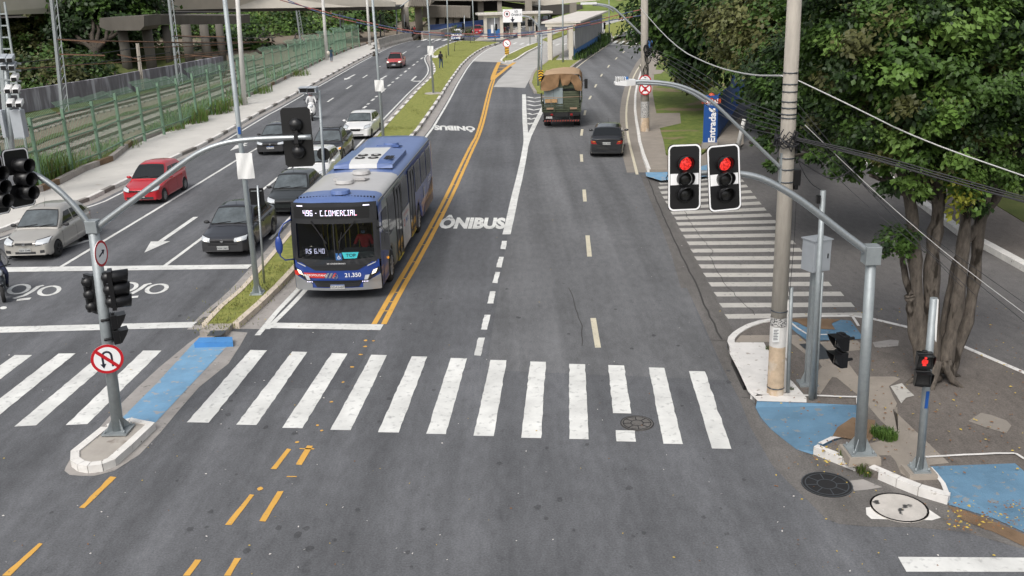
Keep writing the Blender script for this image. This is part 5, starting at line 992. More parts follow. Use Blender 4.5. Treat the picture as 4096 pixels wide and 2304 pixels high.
    for (y, r_) in ((ya, r), (yb, r)):
        for s_ in (-1, 1): wheel(root, s_ * (W_ / 2 - .1), y, r_, .2, lod, P.get('rim', 'rim'), spokes=P.get('spokes', 5))
    for nm, dr, pts, m_, off in P.get('decals', []):
        for s_ in ((1, -1) if nm in ('headlight', 'taillight', 'fog_light', 'indicator') else (1,)):
            if nm == 'headlight':
                mx_ = sum(p[0] for p in pts) / 4; mz_ = sum(p[1] for p in pts) / 4; g = MB(); decal(g, bv, dr, [(s_ * (mx_ + (a - mx_) * 1.12), mz_ + (b_ - mz_) * 1.3) for a, b_ in pts], 6, off - .004)
                if g.v: g.build('headlight_bezel', 'plastic_dark', root)
            g = MB(); decal(g, bv, dr, [(s_ * a, b_) for a, b_ in pts], 6, off)
            if g.v: g.build(nm, m_, root)
    if P.get('plate'):
        txt, zc, side, pm = P['plate']; h = bv.ray_cast(Vector((0, -5 if side == 'f' else 30, zc)), Vector((0, 1 if side == 'f' else -1, 0)))
        yy = h[0].y if h[0] else 0; sg = -1 if side == 'f' else 1; g = MB(); xo = P.get('plate_x', 0)
        g.box(xo - .2, xo + .2, yy + sg * .03 - .004, yy + sg * .03 + .004, zc - .065, zc + .065, 0)
        if pm == 'new': g.box(xo - .2, xo + .2, yy + sg * .036 - .002, yy + sg * .036 + .002, zc + .04, zc + .065, 1)
        ux = (1, 0, 0) if side == 'f' else (-1, 0, 0)
        put_text(g, txt, (xo, yy + sg * .037, zc - .012), ux, (0, 0, 1), .085, 1.05, 2, .01); g.build('licence_plate', ['plate_white' if pm == 'new' else 'plate_grey', 'totem_blue', 'sign_black'], root)
    if P.get('wipers', 1) and not lod:
        g = MB()
        for x in (-.45, .12): 
            a = Vector((x, y0 + (y1 - y0) * .12, z0 + (z1 - z0) * .12 + .04)); b = Vector((x + .45, y0 + (y1 - y0) * .2, z0 + (z1 - z0) * .2 + .045)); g.bar(a, b, .018, .012); 
        for x in (0,): pass
        g.build('wiper', 'black_matte', root)
    if P.get('antenna'): g = MB(); ymid = gh[1][0] + .12; g.cyl((0, ymid, gh[1][1]), (0, ymid + P['antenna'], gh[1][1] + .35), .006, .003, 5); g.build('antenna', 'black', root)
    if P.get('badge'): 
        h = bv.ray_cast(Vector((0, -5, P['badge'])), Vector((0, 1, 0)))
        if h[0]: g = MB(); g.cyl((0, h[0].y - .012, P['badge']), (0, h[0].y + .02, P['badge']), .055 if not P.get('badge_flat') else .04, None, 16); g.build('badge', 'chrome', root)
    return bv
def hatch(L_=3.85, W_=1.64, H_=1.47, **k):
    P = dict(L=L_, W=W_, H=H_, ax=(.75, L_ - .68), top=[(0, .62), (.12, .7), (1.05, .89), (1.3, .92), (L_ - .4, .97), (L_, .93)],
             cab=[(1.05, .89), (1.78, H_ - .05), (2.3, H_), (L_ - .75, H_ - .07), (L_ - .16, .96)],
             win=[[(1.44, .98), (2.24, .99), (2.24, 1.34), (1.86, 1.33)], [(2.31, .99), (2.98, 1.01), (2.98, 1.32), (2.31, 1.34)], [(3.04, 1.03), (L_ - .5, 1.06), (L_ - .68, 1.26), (3.04, 1.3)]], seams=[(1.15, .05), (2.24, 0), (3.0, 0)], handles=[2.08, 2.9], wr=.29,
             decals=[])
    P.update(k); return P
def sedan(L_=4.2, W_=1.68, H_=1.45, **k):
    P = dict(L=L_, W=W_, H=H_, ax=(.8, L_ - .85), top=[(0, .62), (.12, .7), (1.0, .88), (1.25, .91), (L_ - .7, .99), (L_ - .12, .99), (L_, .93)],
             cab=[(1.0, .88), (1.75, H_ - .03), (2.3, H_), (L_ - 1.15, H_ - .06), (L_ - .55, 1.0)],
             win=[[(1.4, .98), (2.3, .99), (2.3, 1.34), (1.85, 1.33)], [(2.38, .99), (L_ - 1.02, 1.02), (L_ - 1.15, 1.32), (2.38, 1.34)]], seams=[(1.2, .05), (2.34, 0), (L_ - 1.05, .1)], handles=[2.18, 3.0], wr=.3, decals=[])
    P.update(k); return P
def pickup(L_=4.45, W_=1.68, H_=1.55, **k):
    P = dict(L=L_, W=W_, H=H_, ax=(.8, L_ - .85), top=[(0, .66), (.12, .74), (.98, .92), (1.2, .95), (2.55, .99), (2.6, 1.02), (L_, 1.04)],
             cab=[(.98, .92), (1.65, H_ - .04), (2.0, H_), (2.5, H_ - .04), (2.72, 1.03)], win=[[(1.36, 1.02), (2.2, 1.03), (2.2, 1.4), (1.78, 1.4)], [(2.26, 1.04), (2.52, 1.05), (2.46, 1.38), (2.26, 1.4)]], seams=[(1.15, .05), (2.22, 0)], handles=[2.08], wr=.31, decals=[])
    P.update(k); return P
HL = lambda x0, x1, z0, z1, sk=.04, m_='headlight': ('headlight', 'f', [(x0, z0), (x1, z0 + sk), (x1, z1 + sk), (x0, z1)], m_, .008)
def box_(nm, x0, x1, z0, z1, m_, dr='f', off=.006): return (nm, dr, [(x0, z0), (x1, z0), (x1, z1), (x0, z1)], m_, off)
LD1, LD2 = (803, 957), (1168, 665)
# 1 silver hatchback
r_ = place(3.9, (227, 1025), (352, 950), (.62, .72), (216, 1026), label='silver hatchback waiting at the stop line behind the left mast arm')
make_car(r_, hatch(3.9, 1.68, 1.52, paint='paint_silver', badge=.63, rim='rim_dark', antenna=.12, mirror_m='plastic_dark', handle_m='paint_silver', plate=('EZV 7348', .42, 'f', 'old'), decals=[HL(.4, .76, .58, .72, .05), box_('grille', -.3, .3, .6, .67, 'plastic_dark'), box_('lower_grille', -.35, .35, .28, .36, 'plastic_dark'), ('vent', 'f', [(.5, .3), (.66, .32), (.66, .42), (.5, .4)], 'plastic_dark', .006), ('vent', 'f', [(-.66, .32), (-.5, .3), (-.5, .4), (-.66, .42)], 'plastic_dark', .006)]))
r_ = place(3.85, (650, 810), (736, 760), (.64, .7), (646, 808), label='bright red hatchback driving beside the left kerb')
make_car(r_, hatch(3.85, 1.66, 1.54, paint='paint_red', badge=.6, plate=('EZG 7B', .4, 'f', 'new'), spokes=9, ws='glass_dark', decals=[HL(.44, .76, .58, .7, .06), box_('grille', -.42, .42, .585, .645, 'plastic_dark'), box_('lower_grille', -.58, .58, .26, .36, 'plastic_dark')]))
r_ = place(3.9, (870, 1000), (990, 905), (0, .05), (895, 1035), label='dark blue-black sedan with headlights on, first at the stop line')
make_car(r_, sedan(4.1, 1.66, 1.46, paint='paint_dark', badge=.62, antenna=.1, mirror_m='plastic_dark', clad=.52, plate=('DSW 2821', .37, 'f', 'old'), decals=[HL(.42, .77, .57, .69, .04), ('fog_light', 'f', [(.52, .6), (.63, .61), (.63, .67), (.52, .67)], 'headlight_on', .014), box_('grille', -.38, .38, .57, .67, 'plastic_dark'), box_('lower_grille', -.5, .5, .46, .49, 'black')]))
r_ = place(4.1, (1040, 850), (1160, 745), (0, .05), (1146, 870), label='dark green-black sedan directly left of the bus, second in its lane')
make_car(r_, sedan(4.1, 1.66, 1.46, paint='paint_green_black', antenna=.1, mirror_m='plastic_dark', decals=[HL(.42, .77, .57, .7, .05), box_('grille', -.4, .4, .57, .66, 'plastic_dark'), box_('lower_grille', -.5, .5, .3, .38, 'black')]))
r_ = place(4.1, (1040, 850), (1160, 745), (0, .05), (1236, 752), label='white hatchback with chromed black grille, half hidden by the bus roof')
make_car(r_, hatch(4.1, 1.72, 1.48, paint='paint_white', plate=('RJL7G46', .45, 'f', 'new'), mirror_m='paint_white', decals=[HL(.5, .8, .62, .7, .06), box_('grille', -.48, .48, .32, .6, 'black'), box_('chrome_strip', -.5, .5, .6, .62, 'chrome', off=.012), box_('badge_bar', -.08, .08, .64, .67, 'yellow', off=.014)]))
r_ = place(4.45, (1040, 850), (1160, 745), (0, .05), (1302, 656), label='dark grey pickup with an amber indicator lit, behind the white hatchback')
bvp = make_car(r_, pickup(4.45, 1.68, 1.56, paint='paint_dark', mirror_m='plastic_dark', decals=[HL(.45, .78, .62, .76, .05), ('indicator', 'f', [(.7, .7), (.78, .72), (.78, .78), (.7, .77)], 'indicator', .014), box_('grille', -.4, .4, .6, .72, 'plastic_dark')]))
def pickup_extras(r_, W_=1.68):
    g = MB(); g.box(-W_ * .42, W_ * .42, 2.78, 4.38, 1.065, 1.075); g.build('bed_cover', 'black_matte', r_)
    g = MB(); 
    for s_ in (-1, 1): g.tube([(s_ * .52, 1.75, 1.56), (s_ * .53, 1.85, 1.61), (s_ * .53, 2.3, 1.62), (s_ * .52, 2.45, 1.57)], .02, 6)
    g.tube([(-.53, 1.85, 1.61), (.53, 1.85, 1.61)], .02, 6); g.build('roof_rack', 'black_matte', r_)
    for s_ in (-1, 1): g = MB(); g.tube([(s_ * .72, 2.72, 1.04), (s_ * .6, 2.74, 1.4), (s_ * .5, 2.75, 1.45)], .025, 6); g.build('roll_bar', 'black_matte', r_)
pickup_extras(r_)
r_ = place(4.2, (1500, 540), (1600, 460), (.66, .8), (1479, 552), label='white hatchback with a dark oval grille behind the dark pickup')
make_car(r_, hatch(3.95, 1.7, 1.44, paint='paint_white', mirror_m='paint_white', antenna=.1, decals=[HL(.5, .8, .66, .78, .05), ('grille', 'f', [(-.25, .52), (.25, .52), (.32, .66), (-.32, .66)], 'plastic_dark', .008), box_('lower_grille', -.45, .45, .27, .34, 'plastic_dark')]))
r_ = place(4.2, (1025, 596), (1250, 460), (0, .05), (1084, 624), label='black car with round front badge, partly behind the black signal plate')
make_car(r_, hatch(3.9, 1.68, 1.5, paint='paint_black', badge=.64, antenna=.1, mirror_m='plastic_dark', plate=('FRL 9C30', .45, 'f', 'new'), clad=.5, decals=[HL(.42, .78, .6, .7, .04), box_('grille', -.4, .4, .58, .68, 'plastic_dark')]))
r_ = place(4.4, (1602, 271), (1621, 259), (.66, .8), (1603, 272), label='red pickup with headlights on and a black roof rack, driving towards the camera')
make_car(r_, pickup(4.4, 1.7, 1.58, paint='paint_red_faded', lod=1, badge=.62, mirror_m='plastic_dark', clad=.6, plate=('EPT 4D12', .42, 'f', 'new'), ws='glass_dark', decals=[HL(.5, .8, .64, .76, .04, 'headlight'), ('fog_light', 'f', [(.56, .66), (.72, .67), (.72, .74), (.56, .73)], 'headlight_on', .014), box_('grille', -.42, .42, .6, .72, 'black')])); pickup_extras(r_, 1.7)
r_ = place(3.8, (1841, 163), (1857, 157), (.62, .75), (1841, 162), label='white and blue police car at the far zebra crossing', cat='police car')
make_car(r_, hatch(3.8, 1.7, 1.6, paint='paint_white', lod=1, wr=.33, decals=[HL(.5, .8, .68, .78), box_('grille', -.4, .4, .58, .68, 'blue_wall'), box_('blue_stripe', -.75, -.3, .5, .6, 'blue_wall'), box_('lower_bumper', -.7, .7, .25, .36, 'blue_wall')])); g = MB(); g.box(-.5, .5, 1.9, 2.1, 1.6, 1.74); g.build('light_bar', 'white_plastic', r_, bevel=.02)
r_ = place(3.9, (1915, 137), (1942, 122), (-.1, .05), (1905, 139), label='red hatchback beside the left bus shelter')
make_car(r_, hatch(3.9, 1.7, 1.58, paint='paint_red', lod=1, ws='glass_dark', badge=.62, plate=('ABC1D23'[0:0] or 'FQZ 5B21', .42, 'f', 'new'), decals=[HL(.46, .78, .6, .72), box_('grille', -.4, .4, .6, .67, 'plastic_dark')]))
r_ = place(4.3, (2165, 96), (2200, 85), (0, .05), (2176, 97), label='maroon car behind the post with green lights')
make_car(r_, hatch(4.2, 1.8, 1.65, paint='paint_maroon', lod=1, wr=.34, decals=[HL(.5, .82, .68, .78), box_('grille', -.4, .4, .5, .66, 'black')]))
# black sedan driving away
r_ = place(4.3, (2460, 500), (2436, 623), (0, 3.55), (2428, 622), label='black sedan driving away in the right lanes')
make_car(r_, sedan(4.35, 1.72, 1.45, paint='paint_black', antenna=.3, plate=('DOC 9637', .74, 'b', 'old'), mirror_m='paint_black', decals=[('taillight', 'b', [(.5, .7), (.8, .72), (.8, .88), (.56, .86)], 'taillight', .008), ('indicator', 'b', [(.56, .8), (.7, .81), (.7, .86), (.57, .85)], 'taillight_orange', .016), box_('bumper_seam', -.8, .8, .6, .615, 'seam', 'b'), box_('bumper_strip', -.8, .8, .4, .43, 'seam', 'b')]))
# ------------------------------------------------------------------ white van (far)
def boxy(root, L_, W_, prof, paint_, rz_=.06, bz=.35, name='body'):
    """prof: (y,z) roofline; slab sided body with rounded shoulders"""
    rows = []
    for y, z in prof:
        k = .92 if y in (prof[0][0], prof[-1][0]) else 1
        half = [(W_ / 2 * k, bz), (W_ / 2 * k, bz + (z - bz) * .45), (W_ / 2 * k * .985, bz + (z - bz) * .8), (W_ / 2 * k * .95, z - .1), (W_ / 2 * k * .86, z - .02), (W_ / 2 * .4, z + .02), (0, z + .03)]
        rows.append([(-x, y, zz_) for x, zz_ in half] + [(x, y, zz_) for x, zz_ in half[-2::-1]])
    q = MB(); q.grid(rows); q.add(rows[0], [tuple(range(len(rows[0])))]); q.add(rows[-1], [tuple(range(len(rows[-1])))[::-1]]); bv = bvh_of(q); q.build(name, paint_, root); return bv
r_ = place(5.9, (2318, 60), (2350, 51), (0, .1), (2306, 62), label='white minibus van on the far cross road', cat='van', name='van')
bv = boxy(r_, 5.9, 2.0, [(0, .9), (.05, 1.1), (.5, 1.2), (.9, 1.3), (1.0, 1.4), (1.5, 2.2), (1.9, 2.55), (2.6, 2.65), (5.6, 2.65), (5.9, 2.5)], 'paint_white2')
for dr in ('l', 'r'):
    for a, b_ in ((1.5, 2.3), (2.4, 3.6), (3.7, 4.7), (4.8, 5.6)): g = MB(); decal(g, bv, dr, [(a, 1.5), (b_, 1.5), (b_, 2.25), (a + (.35 if a < 2 else 0), 2.25)], 5, .01); g.build('side_window', 'glass_dark', r_)
g = MB(); decal(g, bv, 't', [(-.75, 1.02), (.75, 1.02), (.7, 1.75), (-.7, 1.75)], 6, .015); g.build('windshield', 'glass_dark', r_)
for s_ in (-1, 1): g = MB(); decal(g, bv, 'f', [(s_ * .6, .75), (s_ * .88, .8), (s_ * .88, 1.0), (s_ * .6, .95)], 4, .01); g.build('headlight', 'headlight', r_)
for y in (1.0, 4.6):
    for s_ in (-1, 1): wheel(r_, s_ * .9, y, .36, .25, 1)
# ------------------------------------------------------------------ the bus
_a = G(1529, 1150, .33); _b = G(1733, 783, .45); d_ = _b - _a; d_.z = 0; d_.normalize(); X_ = Vector((d_.y, -d_.x, 0)); o_ = _a - d_ * .2 - X_ * 1.25
bus = thing('bus', 'blue and grey city bus in the bus lane with an illuminated destination display', 'bus', (o_.x, o_.y, 0), math.atan2(-d_.x, d_.y)); bus.scale = (1.02, .93, 1.0)
carpaint('bus_blue', (.013, .05, .26), .35); carpaint('bus_blue_roof', (.095, .155, .35), .45, 0, .3); carpaint('bus_grey', (.46, .45, .44), .45, 0, .3); carpaint('bus_white', (.62, .62, .6), .45, 0, .3); carpaint('bus_silver', (.33, .34, .35), .35, .4); mat('bus_side_grey', (.2, .215, .2), .4, coat=.4); mat('bus_black', (.02, .021, .024), .35, coat=.5)
mat('led', (.8, .8, .9), .4, emit=(.78, .72, 1), es=1.2); mat('led_red', (.9, .3, .4), .4, emit=(1, .3, .45), es=1.5); mat('bus_red', (.55, .03, .02), .4); mat('cyan', (.05, .5, .55), .5); mat('rail_yellow', (.5, .4, .05), .5); mat('interior', (.17, .175, .18), .7); mat('shirt_red', (.42, .015, .015), .8); mat('skin_dark', (.09, .045, .028), .6); mat('skin', (.3, .16, .1), .6); mat('mask_blue', (.2, .33, .5), .8)
gm = mat('bus_glass', (.9, .95, .95), .02, 0, spec=.6); nn = gm.node_tree; pb = nn.nodes['Principled BSDF']; tr = nn.nodes.new('ShaderNodeBsdfTransparent'); tr.inputs[0].default_value = (.55, .6, .6, 1); gl = nn.nodes.new('ShaderNodeBsdfGlossy'); gl.inputs['Roughness'].default_value = .03; fr = nn.nodes.new('ShaderNodeFresnel'); fr.inputs[0].default_value = 1.5; mx = nn.nodes.new('ShaderNodeMixShader'); nn.links.new(fr.outputs[0], mx.inputs[0]); nn.links.new(tr.outputs[0], mx.inputs[1]); nn.links.new(gl.outputs[0], mx.inputs[2]); nn.links.new(mx.outputs[0], nn.nodes['Material Output'].inputs[0])
BL, BW = 12.7, 2.5
def bus_y(x, z, k=1.0):  # front face surface
    return .22 * (abs(x) / 1.25) ** 2.5 + (.02 if z < .6 else 0) + .16 * max(0, (z - 1.1) / 1.7) ** 1.3
AX1, AX2, WR = 2.05, 8.4, .5
def bzb(y):
    z = .32
    for a in (AX1, AX2):
        if abs(y - a) < .62: z = max(z, .5 + math.sqrt(.62 ** 2 - (y - a) ** 2))
    return z
WZ0, WZ1 = 1.2, 2.3
sts = sorted(set([0, .05, .15, .35, .6] + [i * .5 for i in range(2, 26)] + [a + .62 * math.cos(math.radians(k)) for a in (AX1, AX2) for k in range(0, 181, 15)] + [12.6, 12.7]))
secs = lambda y: [(1.2, bzb(y)), (1.25, bzb(y) + .05), (1.25, max(bzb(y) + .1, 1.0)), (1.25, 1.7), (1.245, 2.4), (1.22, 2.72), (1.15, 2.86), (1.0, 2.92), (.5, 2.96), (0, 2.97)]
rows = []
for y in sts:
    half = secs(y); row = [[-x, y, z] for x, z in half] + [[x, y, z] for x, z in half[-2::-1]]
    for p in row:
        if y < .6: 
            k = 1 - y / .6; p[1] = y + k * bus_y(p[0], p[2])
            if p[2] > 2.8: p[2] -= k ** 2 * .1
        if y > 12.55 and p[2] > 2.8: p[2] -= .08
    rows.append([tuple(p) for p in row])
q = MB(); q.grid(rows)
for i, f in enumerate(q.f):
    cy = sum(q.v[k][1] for k in f) / 4; cz = sum(q.v[k][2] for k in f) / 4
    if cz > 2.75: q.m[i] = 2 if 1.55 < cy < 4.35 else 1
    elif cz > .2 and 1.2 < cy < 5.6: q.m[i] = 3
    if cy < .3 and cz <= 2.75: q.m[i] = 0
# drop side faces behind the windshield opening is the front: a frame instead of a cap
bb = MB(); bb.v = list(q.v); bb.f = list(q.f); 
# front skin with a hole for the windshield
def front_skin(qq, x0, x1, z0, z1, mi, off=0, nx=24, nz=12, hole=None):
    rws = []
    for i in range(nz + 1):
        z = z0 + (z1 - z0) * i / nz; rws.append([(x0 + (x1 - x0) * j / nx, bus_y(x0 + (x1 - x0) * j / nx, z) - off, z) for j in range(nx + 1)])
    qq.grid(rws, mi)
front_skin(q, -1.2, 1.2, .32, 1.2, 0, 0); front_skin(q, -1.2, 1.2, 2.32, 2.86, 4, 0, 24, 6)
for s_ in (-1, 1): front_skin(q, s_ * 1.12, s_ * 1.25, 1.2, 2.32, 4, 0, 4, 8)
q.add(rows[-1], [tuple(range(len(rows[-1])))[::-1]], 1)
q.build('body', ['bus_blue', 'bus_blue_roof', 'bus_grey', 'bus_side_grey', 'bus_black'], bus)
fb = MB(); front_skin(fb, -1.25, 1.25, .3, 2.9, 0, 0, 30, 30); fbv = bvh_of(fb); sbv = bvh_of(bb)
def fd(name, pts, m_, off=.006, n=8, mb=None, mi=0, parent=bus):
    g = mb or MB(); decal(g, fbv, 'f', pts, n, off, mi)
    if mb is None: return g.build(name, m_, parent)
def R4(x0, x1, z0, z1): return [(x0, z0), (x1, z0), (x1, z1), (x0, z1)]
fd('windshield', R4(-1.12, 1.12, 1.2, 2.32), 'bus_glass', .0, 14)
g = MB(); 
for pts in (R4(-1.16, 1.16, 2.27, 2.33), R4(-1.17, -1.08, 1.2, 2.3), R4(1.08, 1.17, 1.2, 2.3), R4(-.012, .012, 1.2, 2.3), [(-1.14, 1.15), (1.14, 1.15), (1.14, 1.24), (-1.14, 1.24)]): fd('', pts, '', .012, 6, g)
g.build('windshield_frame', 'bus_black', bus)
# black mask between windshield and grille, v shaped
g = MB(); fd('', [(-1.17, 1.25), (0, 1.12), (0, 1.22), (-1.17, 1.28)], '', .008, 8, g); fd('', [(0, 1.12), (1.17, 1.25), (1.17, 1.28), (0, 1.22)], '', .008, 8, g); fd('', [(-.82, 1.03), (.82, 1.03), (1.05, 1.18), (-1.05, 1.18)], '', .007, 10, g); fd('', [(-.6, .92), (.6, .92), (.82, 1.04), (-.82, 1.04)], '', .009, 8, g); g.build('front_mask', 'bus_black', bus)
for k in range(4): fd('grille_bar', [(-.8 + k * .05, 1.07 - k * .04), (.8 - k * .05, 1.07 - k * .04), (.8 - k * .05, 1.082 - k * .04), (-.8 + k * .05, 1.082 - k * .04)], 'rim_dark', .018)
g = MB(); fd('', [(-1.2, .32), (1.2, .32), (1.2, .36), (-1.2, .36)], '', .02, 10, g); fd('', [(-1.22, .34), (-.72, .34), (-.72, .52), (-1.22, .78)], '', .02, 10, g); fd('', [(.72, .34), (1.22, .34), (1.22, .78), (.72, .52)], '', .02, 10, g); fd('', [(-.75, .34), (.75, .34), (.75, .4), (-.75, .4)], '', .022, 8, g); g.build('bumper', 'bus_silver', bus)
fd('lower_grille', [(-.6, .42), (.6, .42), (.72, .62), (-.72, .62)], 'bus_black', .012)
for k in range(3): fd('grille_bar', R4(-.6, .6, .46 + k * .05, .47 + k * .05), 'rim_dark', .02)
for s_ in (-1, 1):
    g = MB(); decal(g, fbv, 'f', [(s_ * .66, .56), (s_ * .8, .54), (s_ * 1.2, .86), (s_ * 1.18, 1.0)], 8, .016); g.build('headlight_housing', 'bus_black', bus)
    g = MB(); decal(g, fbv, 'f', [(s_ * .97, .78), (s_ * 1.08, .82), (s_ * 1.14, .95), (s_ * 1.02, .9)], 5, .03); g.build('headlight', 'headlight_on', bus)
    g = MB(); decal(g, fbv, 'f', [(s_ * .76, .64), (s_ * .86, .64), (s_ * .92, .78), (s_ * .8, .77)], 5, .03); g.build('headlight', 'headlight', bus)
    g = MB()
    for k in range(4): decal(g, fbv, 'f', [(s_ * (.7 + k * .045), .575 + k * .0), (s_ * (.725 + k * .045), .575), (s_ * (.73 + k * .045), .605), (s_ * (.705 + k * .045), .605)], 2, .034)
    g.build('led_strip', 'led', bus)
    g = MB(); decal(g, fbv, 'f', [(s_ * .86, 1.02), (s_ * 1.1, 1.12), (s_ * 1.12, 1.15), (s_ * .88, 1.06)], 4, .02); g.build('indicator', 'headlight', bus)
    g = MB(); decal(g, fbv, 'f', [(s_ * .84, 2.76), (s_ * 1.02, 2.76), (s_ * 1.01, 2.79), (s_ * .85, 2.79)], 4, .012); g.build('marker_light', 'led', bus)
fd('red_banner', [(-.88, .7), (-.36, .7), (-.28, .85), (-.96, .85)], 'bus_red', .016); fd('red_corner', [(-1.22, .72), (-1.0, .8), (-1.12, .9), (-1.23, .9)], 'bus_red', .018)
g = MB(); 
for k, mi in enumerate((0, 0, 1)): decal(g, fbv, 'f', [(-.34 + k * .1, .7), (-.28 + k * .1, .7), (-.2 + k * .1, .85), (-.26 + k * .1, .85)], 3, .016, mi)
g.build('banner_stripe', ['bus_silver', 'bus_red'], bus)
g = MB(); yv = bus_y(-.6, .75) - .028; put_text(g, 'METROPOLITANO', (-.62, yv, .78), (1, -.12, 0), (0, 0, 1), .085, 1.0, 0, .008); put_text(g, '21.350', (.46, bus_y(.46, .78) - .03, .78), (1, .1, 0), (0, 0, 1), .17, 1, 0, .012); put_text(g, 'AR CONDICIONADO', (.02, bus_y(0, 1.14) - .035, 1.13), (1, 0, 0), (0, 0, 1), .055, 1, 0, .004); g.build('lettering', 'sign_white', bus)
g = MB(); yv = bus_y(0, .75) - .03
n = 24; cx = -.04
for k in range(n):
    a, b_ = 2 * math.pi * k / n, 2 * math.pi * (k + 1) / n; g.add([(cx + r * math.cos(x), yv, .75 + r * math.sin(x)) for r, x in ((.08, a), (.08, b_), (.068, b_), (.068, a))], [(0, 1, 2, 3)])
for a in (90, 210, 330): a = math.radians(a); g.bar((cx, yv, .75), (cx + .07 * math.cos(a), yv, .75 + .07 * math.sin(a)), .004, .016)
g.build('badge', 'chrome', bus)
g = MB(); yv = bus_y(0, .44) - .05; g.box(-.2, .2, yv - .004, yv + .01, .375, .505, 0); g.box(-.2, .2, yv - .007, yv - .004, .48, .505, 1); put_text(g, 'GDA5A87', (0, yv - .008, .425), (1, 0, 0), (0, 0, 1), .09, 1, 2, .01); g.build('licence_plate', ['plate_white', 'totem_blue', 'sign_black'], bus)
# destination display
fd('display_glass', R4(-1.12, 1.0, 2.42, 2.74), 'black', .01, 10)
def led_text(g, txt, x0, x1, z0, z1, off=.03, m0=0, m1=1):
    FONT = {'4': '1001,1001,1001,1111,0001,0001,0001', '9': '1111,1001,1001,1111,0001,0001,1111', '6': '1111,1000,1000,1111,1001,1001,1111', '-': '000,000,000,110,000,000,000', 'C': '1110,1000,1000,1000,1000,1000,1111', '.': '0,0,0,0,0,0,1', 'O': '1111,1001,1001,1001,1001,1001,1111', 'M': '10001,11011,10101,10101,10001,10001,10001', 'E': '1111,1000,1000,1110,1000,1000,1111', 'R': '1110,1001,1001,1110,1010,1001,1001', 'I': '111,010,010,010,010,010,111', 'A': '1111,1001,1001,1111,1001,1001,1001', 'L': '1000,1000,1000,1000,1000,1000,1111', '$': '0111,1100,1100,0111,0011,0011,1110', ',': '0,0,0,0,0,1,1', '0': '1111,1001,1001,1001,1001,1001,1111', ' ': '00,00,00,00,00,00,00'}
    cols = sum(len(FONT[c].split(',')[0]) + 1 for c in txt) - 1; pw = (x1 - x0) / cols; ph = (z1 - z0) / 7; cx = 0
    for ci, c in enumerate(txt):
        rws = FONT[c].split(',')
        for i, rw in enumerate(rws):
            for j, v in enumerate(rw):
                if v == '1':
                    x = x0 + (cx + j) * pw; z = z1 - (i + 1) * ph; y = bus_y(x, z) - off; g.add([(x, y, z + ph * .08), (x + pw * .9, y, z + ph * .08), (x + pw * .9, y, z + ph * .95), (x, y, z + ph * .95)], [(0, 1, 2, 3)], m1 if R.random() < .08 else m0)
        cx += len(rws[0]) + 1
g = MB(); led_text(g, '496 - C.COMERCIAL', -.84, .68, 2.5, 2.66); g.build('display_text', ['led', 'led_red'], bus)
# interior fittings behind the windshield
g = MB(); g.box(-1.15, 1.15, .35, 1.6, .6, 1.12); g.box(.1, 1.15, .35, .9, 1.0, 1.38); g.build('dashboard', 'interior', bus, bevel=.03)
g = MB(); g.box(-1.2, 1.2, .45, 12.4, .5, .9); g.box(-1.2, 1.2, 6, 6.05, .9, 2.8); g.box(-1.21, 1.21, .7, 12.5, 2.75, 2.8); g.build('floor', 'interior', bus)
for x, y in ((-.55, 1.7), (-.35, 1.9), (.1, 1.7), (-.9, 2.6), (.3, 2.8), (-.3, 3.6)): g = MB(); g.tube([(x, y, .9), (x, y, 1.75), (x + .05, y, 1.95), (x + .22, y, 1.98), (x + .27, y, 1.8), (x + .27, y, .9)], .018, 6); g.build('handrail', 'rail_yellow', bus)
g = MB(); g.box(-1.0, -.32, .42, .46, 1.27, 1.52); g.build('fare_display_case', 'black', bus)
g = MB(); led_text(g, 'R$ 6,40', -.92, -.38, 1.32, 1.47, -.17, 0, 0)
g.v = [(v[0], .41, v[2]) for v in g.v]; g.build('fare_display', ['led', 'led_red'], bus)
g = MB(); fd('', [(.25, 1.27), (.6, 1.27), (.66, 1.45), (.2, 1.45)], '', .01, 5, g); o = g.build('sticker', 'cyan', bus); g = MB(); put_text(g, 'TOP', (.44, bus_y(.44, 1.36) - .02, 1.36), (1, .06, 0), (0, 0, 1), .13, 1.1, 0, .01); g.build('sticker_text', 'sign_black', bus)
fd('access_sticker', R4(.02, .19, 1.23, 1.43), 'blue_wall', .014, 2)
g = MB(); yv = bus_y(.1, 1.33) - .028; w3 = lambda x, z: (.105 + x, yv, 1.33 + z)
g.ell(w3(-.01, .06), .013, .004, .013, 8, 4); 
for a, b_ in (((-.008, .04), (-.002, -.01)), ((-.002, -.01), (.03, -.01)), ((.03, -.01), (.045, -.05)), ((-.005, .02), (.025, .015))): g.bar(w3(*a), w3(*b_), .004, .011)
for k in range(9): a, b_ = math.radians(110 + k * 24), math.radians(134 + k * 24); g.bar(w3(-.002 + .036 * math.cos(a), -.028 + .036 * math.sin(a)), w3(-.002 + .036 * math.cos(b_), -.028 + .036 * math.sin(b_)), .004, .009)
g.build('wheelchair_symbol', 'sign_white', bus)
for a, b_ in (((-.62, 2.36), (-.2, 1.72)), ((.62, 2.36), (.12, 1.75))):
    g = MB(); p0 = Vector((a[0], bus_y(*a) - .05, a[1])); p1 = Vector((b_[0], bus_y(*b_) - .06, b_[1])); g.bar(p0, p1, .035, .025); g.bar(p1 + Vector((-.03 * (1 if a[0] > 0 else -1), 0, -.38)), p1 + Vector((.12 * (1 if a[0] > 0 else -1), 0, .3)), .025, .02); g.build('wiper', 'black_matte', bus)
